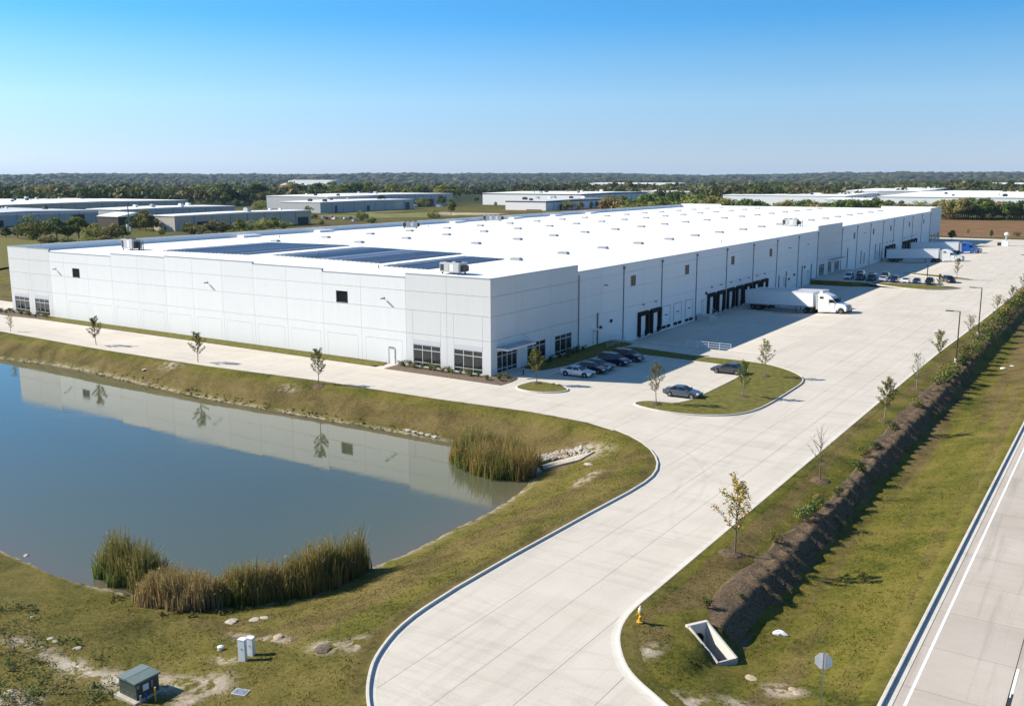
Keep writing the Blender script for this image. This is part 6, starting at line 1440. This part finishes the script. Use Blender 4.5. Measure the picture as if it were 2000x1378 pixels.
car('slate blue sedan in the sun beside the thin young tree of the island tip', 26.2, 3.15, 0.04, 'c_slate', 'coupe')
G = 'cars of the middle car park'
for k, (x, y, p, kd, lb) in enumerate([(8.2, 151.4, 'c_silver', 'suv', 'pale car in deep shade at the left end of the middle car park'), (11.2, 151.0, 'c_navy', 'suv', 'navy car, second from the left in the middle car park'), (14.0, 150.6, 'c_black', 'suv', 'black tall car, third from the left in the middle car park'), (17.0, 150.2, 'c_silver', 'sedan', 'silver car, fourth in the middle car park'), (19.8, 149.6, 'c_navy', 'suv', 'navy car with a sunlit nose, fifth in the middle car park'), (22.6, 149.2, 'c_white', 'sedan', 'white nosed car, sixth in the middle car park'), (25.2, 149.0, 'c_navy', 'sedan', 'dark blue car, seventh in the middle car park'), (28.2, 149.0, 'c_black', 'pickup', 'black pickup, last of the near row of the middle car park'), (9.6, 157.6, 'c_black', 'suv', 'black car behind the pale one at the left end of the middle car park'), (12.6, 157.4, 'c_navy', 'sedan', 'navy car, second of the back row of the middle car park'), (16.0, 157.0, 'c_grey', 'suv', 'grey car, third of the back row of the middle car park'), (31.4, 156.5, 'c_black', 'suv', 'black tall car alone by the thin tree of the middle car park')]):
    car(lb, x, y, -math.pi / 2 + (.08 if k < 11 else .5), p, kd, group=G)
G = 'cars parked behind the sheds'
for px, py, p, lb in [(633, 427, 'c_white', 'white car in the small car park behind the tan shed'), (640, 429, 'c_black', 'black car behind the tan shed next to the white one'), (646, 427, 'c_red', 'red car in the small car park behind the tan shed'), (653, 429, 'c_white', 'white car right of the red car behind the tan shed'), (676, 430, 'c_silver', 'silver car left of the round green tree'), (686, 428, 'c_black', 'black car left of the round green tree'), (694, 433, 'c_white', 'white car nearest the round green tree')]:
    x, y = at_ground(px, py); car(lb, x, y, rg.uniform(0, 3), p, 'suv', group=G)
for px, py, lb in [(811, 404, 'white van by the right end of the grey shed'), (828, 403, 'white van beyond the first one right of the grey shed'), (858, 405, 'white van left of the lone green tree')]:
    x, y = at_ground(px, py); t = thing('van', lb, 'van', (x, y, 0), rg.uniform(0, 2), 'vans by the grey shed')
    mb = MB(); mb.sideprism([(-2.8, .4), (-2.8, 2.4), (1.6, 2.4), (2.2, 1.4), (2.9, 1.2), (2.9, .4)][::-1], -1, 1); mb.build('body', M['c_white'], t); mb = MB(); mb.box(1.4, 2.0, -1.02, 1.02, 1.45, 2.1); mb.build('window', M['carglass'], t)
    for a in (-1.8, 1.9):
        for s in (-.95, .95): put_wheel(t, a, s, .36, CW)

def trailer(label, x, y, z, tilt, nose=0.0):
    """x: rear end at the dock; the nose points to +X"""
    t = thing('semi_trailer', label, 'trailer', (x, y, z)); t.rotation_euler = (0, -tilt, 0); Lx, w = 15.6, 1.29
    mb = MB(); mb.box(0, Lx, -w, w, 1.18, 4.08); mb.build('body', M['trailer'], t, bevel=.03)
    for k in range(1, 13): mb = MB(); xx = k * Lx / 13; mb.box(xx - .02, xx + .02, -w - .012, w + .012, 1.3, 3.98); mb.build('side_post', M['trailer'], t)
    mb = MB(); mb.box(-.02, Lx + .02, -w - .025, w + .025, 1.10, 1.30); mb.build('bottom_rail', M['galv'], t)
    mb = MB(); mb.box(-.02, Lx + .02, -w - .02, w + .02, 3.98, 4.10); mb.build('top_rail', M['alu'], t)
    mb = MB(); mb.box(.5, 4.8, -.5, .5, .62, 1.1); mb.box(9.8, 15, -.45, .45, .95, 1.1); mb.build('bogie_frame', M['dark'], t)
    for s in (-1, 1):
        for a in (1.7, 3.0): put_wheel(t, a, s * 1.0, .52, TW); put_wheel(t, a, s * .68, .52, TW)
        mb = MB(); mb.cyl((11.6, s * .9, .05), (11.6, s * .9, 1.1), .08, n=6); mb.box(11.4, 11.8, s * .9 - .15, s * .9 + .15, 0.0, .06); mb.build('landing_leg', M['dark'], t)
        mb = MB(); mb.box(4.2, 4.25, s * 1.0 - .3, s * 1.0 + .3, .15, 1.0); mb.build('mud_flap', M['rubber'], t)
        mb = MB(); mb.box(-.06, -.01, s * .66 - .60, s * .66 + .60, 1.3, 3.95); mb.build('rear_door', M['trailer'], t)
    mb = MB(); mb.box(-.05, .06, -1.1, 1.1, .45, .58); mb.box(.0, .06, -.6, -.5, .5, 1.1); mb.box(.0, .06, .5, .6, .5, 1.1); mb.build('underride_bar', M['galv'], t)
    return t
def tractor(label, x, y, z, tilt, paint='c_white'):
    t = thing('truck', label, 'truck', (x, y, z)); t.rotation_euler = (0, -tilt, 0); w = 1.2
    prof = [(.5, .75), (.5, 3.85), (.75, 4.02), (1.7, 4.02), (2.5, 3.86), (3.3, 3.45), (3.75, 3.02), (4.45, 2.18), (6.1, 1.80), (6.38, 1.55), (6.45, .95), (6.42, .50), (6.05, .48)] + arch(5.35, .56, .64) + [(4.6, .62), (4.4, .75)]
    mb = MB(); mb.sideprism(prof[::-1], -w, w); mb.v = [(a, b * (1 - .20 * max(0, (a - 4.4) / 2) - .07 * max(0, c - 3.2)), c) for a, b, c in mb.v]; mb.build('cab', M[paint], t, bevel=.10)
    mb = MB(); mb.box(-2.9, 4.4, -.45, .45, .62, .92); mb.box(-2.6, -.2, -.75, .75, .92, 1.10); mb.build('chassis', M['dark'], t)
    def quad(name, pts, mat='carglass'): m = MB(); m.add(pts, [tuple(range(len(pts)))]); m.build(name, M[mat], t)
    quad('windscreen', [(4.42, -1.0, 2.25), (4.42, 1.0, 2.25), (3.82, .98, 2.98), (3.82, -.98, 2.98)])
    for pz in (2.25,): 
        m = MB(); m.box(3.80, 4.46, -1.05, 1.05, 2.96, 3.06); m.build('sun_visor', M['dark'], t)
    for s in (-1, 1):
        quad('side_window', [(q[0], s * (w + .012), q[1]) for q in ([(3.02, 2.22), (4.10, 2.22), (3.72, 2.85), (3.02, 2.85)] if s > 0 else [(3.02, 2.85), (3.72, 2.85), (4.10, 2.22), (3.02, 2.22)])])
        m = MB(); m.box(1.0, 1.75, s * (w + .012) - .01, s * (w + .012) + .01, 3.05, 3.4); m.build('sleeper_window', M['carglass'], t)
        m = MB(); m.box(2.92, 2.95, s * w - .02, s * w + .02, 1.1, 3.1); m.box(4.12, 4.15, s * w - .02, s * w + .02, .95, 2.2); m.build('door_seam', M['dark'], t)
        m = MB(); m.box(4.0, 4.12, s * (w + .12) - .12, s * (w + .12) + .12, 2.15, 2.85); m.cyl((4.0, s * w, 2.5), (4.05, s * (w + .12), 2.5), .03, n=5); m.build('mirror', M['dark'], t)
        m = MB(); m.cyl((1.2, s * .98, .62), (3.2, s * .98, .62), .30, n=12); m.build('fuel_tank', M['alu'], t)
        m = MB(); m.box(.55, 4.3, s * 1.16 - .03, s * 1.16 + .03, .34, .80); m.build('side_skirt', M[paint], t)
        put_wheel(t, 5.35, s * 1.0, .52, TW)
        for a in (-1.0, -2.3): put_wheel(t, a, s * 1.0, .52, TW); put_wheel(t, a, s * .68, .52, TW)
        m = MB(); m.box(6.2, 6.42, s * .82 - .2, s * .82 + .12, 1.05, 1.35); m.build('headlight', M['lamp'], t)
        m = MB(); m.cyl((6.5, s * .55, .5), (6.75, s * .55, .6), .05, n=6); m.cyl((6.75, s * .55, .6), (6.75, s * .55, 1.35), .05, n=6); m.cyl((6.75, s * .55, 1.35), (6.3, s * .8, 1.75), .05, n=6); m.build('guard_bar', M['dark'], t)
        m = MB(); m.box(.08, .50, s * 1.16 - .02, s * 1.16 + .02, .9, 3.85); m.build('side_extender', M['greymetal'], t)
    m = MB(); m.box(6.42, 6.50, -.62, .62, .72, 1.55); m.build('grille', M['galv'], t)
    m = MB(); m.box(6.35, 6.58, -1.08, 1.08, .34, .62); m.build('bumper', M['dark'], t)
    m = MB(); m.cyl((6.75, -.55, 1.0), (6.75, .55, 1.0), .05, n=6); m.cyl((6.75, -.55, 1.35), (6.75, .55, 1.35), .05, n=6); m.build('guard_rail', M['dark'], t)
    return t
T1, T2 = math.atan(.62 / 13), math.atan(.50 / 6.4)
def rig(x, y, yaw, l1, l2, paint, second=None):
    c, s_ = math.cos(yaw), math.sin(yaw)
    def put(o, d, q, z, tl): o.location = (x + d * c - q * s_, y + d * s_ + q * c, z); o.rotation_euler = (0, -tl, yaw)
    put(trailer(l1, 0, 0, 0, 0), 0, 0, -1.26, T1); put(tractor(l2, 0, 0, 0, 0, paint), 16.1, 0, -.62, T2)
    if second: put(trailer(second, 0, 0, 0, 0), -.2, 4.2, -1.26, T1)
rig(2.6, 92.3, R(-13), 'white semi trailer of the nearest truck at the dock, half in shade', 'white sleeper cab truck at the nearest dock, nose in the sun', 'c_white', 'white semi trailer just behind the nearest one, only its roof in view')
rig(2.1, 224.0, 0, 'white semi trailer of the second truck in the far court', 'white truck of the far court in front of the blue one', 'c_white')
rig(2.1, 262.0, 0, 'pale semi trailer of the farthest truck', 'bright blue truck farthest along the docks', 'c_blue')

# ------------------------------------------------------------------ street furniture
def lamp_post(label, x, y, h, arm=1.9):
    t = thing('lamp_post', label, 'lamp post', (x, y, gz(x, y)), 0, 'tall lamp posts along the lane')
    mb = MB(); mb.cyl((0, 0, -.3), (0, 0, .6), .24, n=12); mb.build('base', M['kerb'], t)
    mb = MB(); mb.cyl((0, 0, .6), (0, 0, h), .10, .075, 8); mb.box(-.17, .17, -.17, .17, .6, .64); mb.build('pole', M['dark'], t)
    mb = MB(); mb.box(-arm * .45, 0.05, -.04, .04, h - .06, h + .02); mb.build('arm', M['dark'], t)
    mb = MB(); mb.box(-arm, -arm * .45, -.20, .20, h - .07, h + .05); mb.build('head', M['dark'], t); return t
lamp_post('dark lamp post nearest the camera beside the mulch bank', 50.3, 45.0, 7.4)
lamp_post('second dark lamp post along the lane, beyond the nearest one', 49.6, 71.2, 8.0)
lamp_post('dark lamp post at the right edge, farthest along the lane', 49.4, 150.5, 8.0)
# fire hydrant
x, y = 48.2, -53.9; t = thing('fire_hydrant', 'yellow fire hydrant on the grass by the curve of the drive', 'hydrant', (x, y, gz(x, y)), .6)
mb = MB(); mb.lathe([(.17, -.05), (.17, .05), (.115, .08), (.115, .62), (.15, .66), (.15, .71), (.115, .75)], n=14); mb.build('barrel', M['hydrant'], t, smooth=False)
mb = MB(); mb.lathe([(.12, .755), (.135, .80), (.11, .90), (.05, .97), (.05, 1.05), (.01, 1.06)], n=12); mb.build('bonnet', plain('white_hydrant_cap', (.72, .66, .5), .5), t)
for a in (0, math.pi): mb = MB(); d = Vector((math.cos(a), math.sin(a), 0)); mb.cyl(d * .1 + Vector((0, 0, .52)), d * .24 + Vector((0, 0, .52)), .065, n=8); mb.build('side_outlet', M['hydrant'], t)
mb = MB(); mb.cyl((0, -.1, .42), (0, -.27, .42), .085, n=10); mb.build('main_outlet', M['hydrant'], t)
mb = MB(); mb.lathe([(.22, .02), (.22, .08), (.12, .09)], n=12); mb.build('flange', M['hydrant'], t)
# sign seen from behind
x, y = 59.75, -56.8; t = thing('road_sign', 'octagonal road sign on a steel post, seen from its bare back', 'road sign', (x, y, gz(x, y)), R(14))
mb = MB(); mb.box(-.035, .035, -.03, .03, -.3, 2.95); mb.build('post', M['galv'], t)
mb = MB(); rr0 = .46; mb.add([(rr0 * math.cos(R(22.5 + 45 * k)), .045, 2.45 + rr0 * math.sin(R(22.5 + 45 * k))) for k in range(8)] + [(rr0 * math.cos(R(22.5 + 45 * k)), .053, 2.45 + rr0 * math.sin(R(22.5 + 45 * k))) for k in range(8)],
                             [tuple(range(8)), tuple(range(15, 7, -1))] + [(k, k + 8, (k + 1) % 8 + 8, (k + 1) % 8) for k in range(8)]); mb.build('plate', plain('bare_sign_metal', (.78, .74, .71), .6), t)
for z in (2.2, 2.7): mb = MB(); mb.cyl((0, -.05, z), (0, -.028, z), .022, n=6); mb.build('bolt', M['galv'], t)
# transformer cabinet
TX, TY, TZ = at_land(268, 1372); TX, TY = TX - .75, TY + .70
t = thing('transformer', 'dark green transformer cabinet on a pale pad at the bottom left', 'transformer', (TX, TY, TZ))
mb = MB(); mb.box(-.95, .95, -.95, .98, -.35, .12); mb.build('pad', M['rock'], t, bevel=.02)
mb = MB(); mb.box(-.75, .75, -.70, .70, .12, 1.02); mb.build('tank', M['xfmr'], t, bevel=.02)
for s in (-1, 1):
    mb = MB(); a, b = (-.80, -.012) if s < 0 else (.012, .80); mb.add([(a, -.78, 1.025), (b, -.78, 1.025), (b, .78, 1.025), (a, .78, 1.025), (a, -.78, 1.13 if s < 0 else 1.19), (b, -.78, 1.19 if s < 0 else 1.13), (b, .78, 1.19 if s < 0 else 1.13), (a, .78, 1.13 if s < 0 else 1.19)], [(3, 2, 1, 0), (4, 5, 6, 7), (0, 1, 5, 4), (1, 2, 6, 5), (2, 3, 7, 6), (3, 0, 4, 7)]); mb.build('lid', plain('pale_green_lid', (.15, .185, .168), .4), t, bevel=.015)
mb = MB(); mb.box(.752, .757, -.30, .06, .48, .84); mb.build('notice', M['whitemetal'], t)
mb = MB(); mb.box(.752, .768, -.66, -.52, .74, .94); mb.build('warning_label', plain('tan_label', (.42, .30, .2), .6), t)
mb = MB(); mb.box(.752, .80, .20, .28, .5, .9); mb.build('latch', M['galv'], t)
for q in range(3): mb = MB(); mb.box(-.6 + q * .45, -.3 + q * .45, -.712, -.702, .25, .42); mb.build('fin', M['xfmr'], t)
for x, y, h, m, lb in [(TX + 1.2, TY - .45, .5, 'blueplastic', 'blue conduit stub beside the green cabinet'), (TX + 1.5, TY - .1, .75, 'hydrant', 'orange marker post beside the green cabinet'), (TX + 2.0, TY + .15, .55, 'xfmr', 'small green pipe stub right of the green cabinet'), (TX + 1.15, TY - .75, .5, 'galv', 'short grey pipe stub at the corner of the cabinet pad')]:
    t = thing('pipe_stub', lb, 'pipe', (x, y, gz(x, y))); mb = MB(); mb.cyl((0, 0, -.2), (.02, 0, h), .045, n=8); mb.build('pipe', M[m], t); mb = MB(); mb.cyl((.02, 0, h), (.02, 0, h + .05), .055, n=8); mb.build('cap', M[m], t)
# telecom pedestals
PA, PB = at_land(476, 1289), at_land(491, 1278)
for x, y, h, lb in ((PA[0], PA[1], 1.36, 'taller front white telecom pedestal in the grass'), (PB[0], PB[1], 1.12, 'shorter rear white telecom pedestal in the grass')):
    t = thing('pedestal', lb, 'utility pedestal', (x, y, gz(x, y)), R(12), 'pair of white pedestals')
    P = [(-.23, -.17), (.23, -.17)] + [(.23 * math.cos(a), .02 + .17 * math.sin(a)) for a in [math.pi * k / 8 for k in range(9)]]
    mb = MB(); mb.prism(P, -.2, h - .08); mb.build('cover', M['whitemetal'], t, bevel=.01)
    mb = MB(); mb.prism([(a * 1.06, b * 1.06) for a, b in P], h - .078, h); mb.build('cap', M['whitemetal'], t, bevel=.02)
    mb = MB(); mb.box(-.02, .02, -.19, -.172, h * .55, h * .62); mb.build('lock', M['galv'], t)
x, y, _z = at_land(470, 1353); t = thing('access_lid', 'flat grey access cover in the grass below the pedestals', 'access cover', (x, y, gz(x, y) + .05), R(18))
mb = MB(); mb.box(-.42, .42, -.30, .30, -.1, .04); mb.build('frame', M['kerb'], t); mb = MB(); mb.box(-.36, .36, -.25, .25, .042, .055); mb.build('lid', M['galv'], t)
for s in (-.2, .2): mb = MB(); mb.box(s - .03, s + .03, -.03, .03, .0552, .062); mb.build('lifting_eye', M['dark'], t)
x, y, _z = at_land(431, 1268); t = thing('pipe_stub', 'white round capped pipe lying left of the pedestals', 'pipe', (x, y, gz(x, y))); mb = MB(); mb.lathe([(.16, -.1), (.16, .14), (.2, .16), (.2, .22), (.1, .27)], n=12); mb.build('cap', M['whitemetal'], t); mb = MB(); mb.lathe([(.13, -.2), (.13, .1)], n=10); mb.build('neck', M['galv'], t)
# culvert inlet: a sunken concrete box open to the ditch
t = thing('culvert', 'open concrete culvert inlet with a dark throat at the foot of the mulch bank', 'culvert', (CULV[0], CULV[1], 0), CULV[2])
Lc, wc = 2.9, 0.66; zt0, zt1 = .04, -.86
mb = MB(); mb.box(-.26, -.002, -wc - .10, wc + .10, -2.2, zt0 + .02); mb.build('back_wall', M['kerb'], t, bevel=.02)
for s in (-1, 1):
    mb = MB(); y0, y1 = (s * wc - .06, s * wc + .06); mb.add([(0, y0, -2.2), (Lc, y0, -2.2), (Lc, y1, -2.2), (0, y1, -2.2), (0, y0, zt0), (Lc, y0, zt1), (Lc, y1, zt1), (0, y1, zt0)], [(3, 2, 1, 0), (4, 5, 6, 7), (0, 1, 5, 4), (1, 2, 6, 5), (2, 3, 7, 6), (3, 0, 4, 7)]); mb.build('wing_wall', M['kerb'], t)
mb = MB(); mb.box(0.003, Lc + .0, -wc + .065, wc - .065, -2.2, -1.75); mb.build('floor', M['dark'], t)  # dark floor colour holds the shade inside the inlet as well as the wet
mb = MB(); mb.box(Lc - .09, Lc, -wc + .063, wc - .063, -1.74, zt1 - .02); mb.build('end_sill', M['kerb'], t)
mb = MB(); mb.cyl((-.01, 0, -.95), (.02, 0, -.95), .42, n=16); mb.build('pipe_mouth', M['rubber'], t)  # flat black disc painted in place of the dark pipe hole
# stone outfall at the pond corner
def rock_mesh(seed):
    rs = np.random.default_rng(seed); bm = bmesh.new(); bmesh.ops.create_icosphere(bm, subdivisions=2, radius=1)
    for v in bm.verts: v.co = v.co * (1 + rs.uniform(-.2, .16)); v.co.z *= .65
    for q in range(3):
        n = Vector(rs.normal(size=3)).normalized()
        for v in bm.verts:
            d = v.co.dot(n)
            if d > .62: v.co -= n * (d - .62)
    me = bpy.data.meshes.new('stone'); bm.to_mesh(me); bm.free(); me.materials.append(M['rock']); return me
RK = [rock_mesh(k) for k in range(5)]
quadp = [at_land(*q) for q in ((1046, 893), (1062, 906), (1158, 888), (1140, 873))]
t = thing('stone_outfall', 'pale stone and concrete outfall by the reeds at the pond corner', 'outfall', quadp[0])
o0 = Vector(quadp[0]); rs = random.Random(4)
for i in range(17):
    for j in range(6):
        u, v = (i + rs.uniform(.1, .9)) / 17, (j + rs.uniform(.1, .9)) / 6; v = v * .80 + .22
        A_ = Vector(quadp[0]).lerp(Vector(quadp[3]), u); B_ = Vector(quadp[1]).lerp(Vector(quadp[2]), u); p = B_.lerp(A_, v); p.z = gz(p.x, p.y) + .08 + rs.uniform(0, .12)
        s = link('stone', RK[rs.randrange(5)], t); s.location = p - o0; sc = rs.uniform(.17, .33); s.scale = (sc, sc * rs.uniform(.7, 1.1), sc * .9); s.rotation_euler = (rs.uniform(-.4, .4), rs.uniform(-.4, .4), rs.uniform(0, 6))
P = [Vector(at_land(*q)) for q in ((1052, 912), (1062, 917), (1132, 900), (1160, 884), (1154, 881), (1120, 893))]
mb = MB(); mb.add([tuple(p - o0 + Vector((0, 0, .16))) for p in P] + [tuple(p - o0 + Vector((0, 0, -.3))) for p in P], [tuple(range(6)), tuple(range(11, 5, -1))] + [(k, k + 6, (k + 1) % 6 + 6, (k + 1) % 6) for k in range(6)]); mb.build('apron', M['rock'], t)
pp = Vector(at_land(1110, 890)); dv = (Vector(quadp[1]) - Vector(quadp[2])).normalized(); mb = MB(); mb.cyl(pp - o0 + Vector((0, 0, .1)), pp - o0 + dv * 1.1 + Vector((0, 0, .08)), .36, n=12); mb.build('pipe', plain('rusty_pipe', (.20, .11, .06), .8), t)
mb = MB(); mb.cyl(pp - o0 + dv * 1.1 + Vector((0, 0, .08)), pp - o0 + dv * 1.13 + Vector((0, 0, .08)), .30, n=12); mb.build('pipe_mouth', M['rubber'], t)  # black end disc, its colour standing in for the unlit bore
def boulder(label, px, py, s, mat=None, flat=.7, z=None, group=None):
    x, y, zz = at_land(px, py); o = link('boulder', RK[int(px) % 5].copy() if mat else RK[int(px) % 5]); o.location = (x, y, zz + s * .25 * flat); o.scale = (s, s * .8, s * flat); o.rotation_euler = (0, 0, px * .7)
    if mat: o.data.materials[0] = M[mat]
    tag(o, label, 'stone', group)
boulder('grey rounded boulder at the waterline right of the reeds', 1041, 922, .95, 'galv', .9); boulder('small white stone mound below the stone outfall', 1149, 908, .55, None, .4)
boulder('white stone lying in the grass at the far right', 1959, 720, .5, 'whitemetal', .5); boulder('smaller white stone right of the other one in the far right grass', 1976, 715, .4, 'whitemetal', .4)
boulder('white stone in the grass of the far pond bank', 283, 722, .5, None, .4); boulder('dark and white stone on the near left shore of the pond', 52, 1087, .35, None, .8)
boulder('sandy yellow stone right of the white pedestals', 546, 1244, .42, 'sand', .4); boulder('pale stone on the slope before the culvert', 1466, 1326, .45, 'sand', .25); boulder('small pale stone at the bottom of the swale lawn', 1548, 1346, .28, 'sand', .25); boulder('second small pale stone by the foot of the sign', 1556, 1354, .28, 'sand', .25)
boulder('pale rock slab below the reeds on the lawn', 452, 1214, .5, None, .25); boulder('white flat stone right of the pale slab below the reeds', 497, 1210, .42, None, .22); boulder('flat white stone at the end of the little row below the reeds', 516, 1206, .32, None, .22); boulder('brown stones heap right of the pedestals', 632, 1268, .62, 'soil', .3)
for k, (px, py) in enumerate([(60, 1205), (100, 1246), (150, 1266), (20, 1350), (108, 1252)]):
    boulder('pale rubble stone in the bare ground at the lower left, ' + nth(k) + ' of the scatter', px, py, .2 + .14 * ((k * 37) % 7) / 7, None, .3, group='rubble stones at the lower left')
for k in range(16):
    px = 790 + k * 4.4; boulder('pale stone at the waterline, ' + nth(k) + ' from the left towards the corner reeds', px, 839 + k * 1.05, .2 + .1 * (k % 3), None, .6, group='stones along the waterline by the corner reeds')
# litter
x, y, z = at_land(1523, 1238); mb = MB(); n = 12; rs = random.Random(2)
P = [(.42 * (1 + rs.uniform(-.3, .3)) * math.cos(6.283 * k / n), .26 * (1 + rs.uniform(-.3, .3)) * math.sin(6.283 * k / n)) for k in range(n)]
mb.add([(a, b, .06 + rs.uniform(0, .08)) for a, b in P] + [(a * .5, b * .5, .16 + rs.uniform(0, .1)) for a, b in P] + [(0, 0, .2)] + [(a * .95, b * .95, .0) for a, b in P], [(k, (k + 1) % n, n + (k + 1) % n, n + k) for k in range(n)] + [(n + k, n + (k + 1) % n, 2 * n) for k in range(n)] + [(2 * n + 1 + k, 2 * n + 1 + (k + 1) % n, (k + 1) % n, k) for k in range(n)])
o = mb.build('plastic_sheet', M['whitemetal'], None, (x, y, z)); tag(o, 'crumpled white plastic sheet lying in the swale', 'litter')
# post by the islands, bench on the front door and bollards
x, y = 24.2, 168.2; t = thing('post', 'dark short post on the island behind the middle car park', 'post', (x, y, .15)); mb = MB(); mb.cyl((0, 0, -.1), (0, 0, 2.6), .12, n=8); mb.build('shaft', M['dark'], t); mb = MB(); mb.box(-.25, .25, -.05, .05, 2.6, 3.0); mb.build('head', M['dark'], t)
for x, y, lb in ((3.2, 3.0, 'short bollard left of the entrance walk'), (3.2, 5.6, 'short bollard right of the entrance walk')):
    t = thing('bollard', lb, 'bollard', (x, y, .12)); mb = MB(); mb.cyl((0, 0, -.05), (0, 0, .85), .09, n=10); mb.build('shaft', M['dark'], t); mb = MB(); mb.lathe([(.1, .85), (.1, .9), (.03, .96)], n=10); mb.build('cap', M['alu'], t)
# branch in the water at the near reeds
x, y = 7.3, -63.6; mb = MB(); mb.cyl((0, 0, -.1), (1.2, -.2, .35), .06, .03, 5); mb.cyl((.5, -.08, .12), (.35, .3, .75), .03, .015, 4); mb.cyl((.8, -.14, .2), (1.3, .1, .6), .025, .012, 4); o = mb.build('branch', M['bark'], None, (x, y, ZW)); tag(o, 'dead branch sticking out of the water left of the near reeds', 'branch')
# ------------------------------------------------------------------ the air
hm = bpy.data.materials.new('pale_air'); hm.use_nodes = True; hn = hm.node_tree.nodes; hn.clear()
ho = hn.new('ShaderNodeOutputMaterial'); hv = hn.new('ShaderNodeVolumePrincipled')
hv.inputs['Color'].default_value = (0.55, 0.76, 1.0, 1); hv.inputs['Density'].default_value = HAZE
hm.node_tree.links.new(hv.outputs[0], ho.inputs['Volume'])
zmin = float(Z.min()) - 1.5
mb = MB(); mb.box(-13900, 4500, -1500, 13900, zmin, max(75.0, float(Z.max()) + 18)); haze = mb.build('haze', hm); tag(haze, 'thin pale air over the whole landscape', kind='stuff')
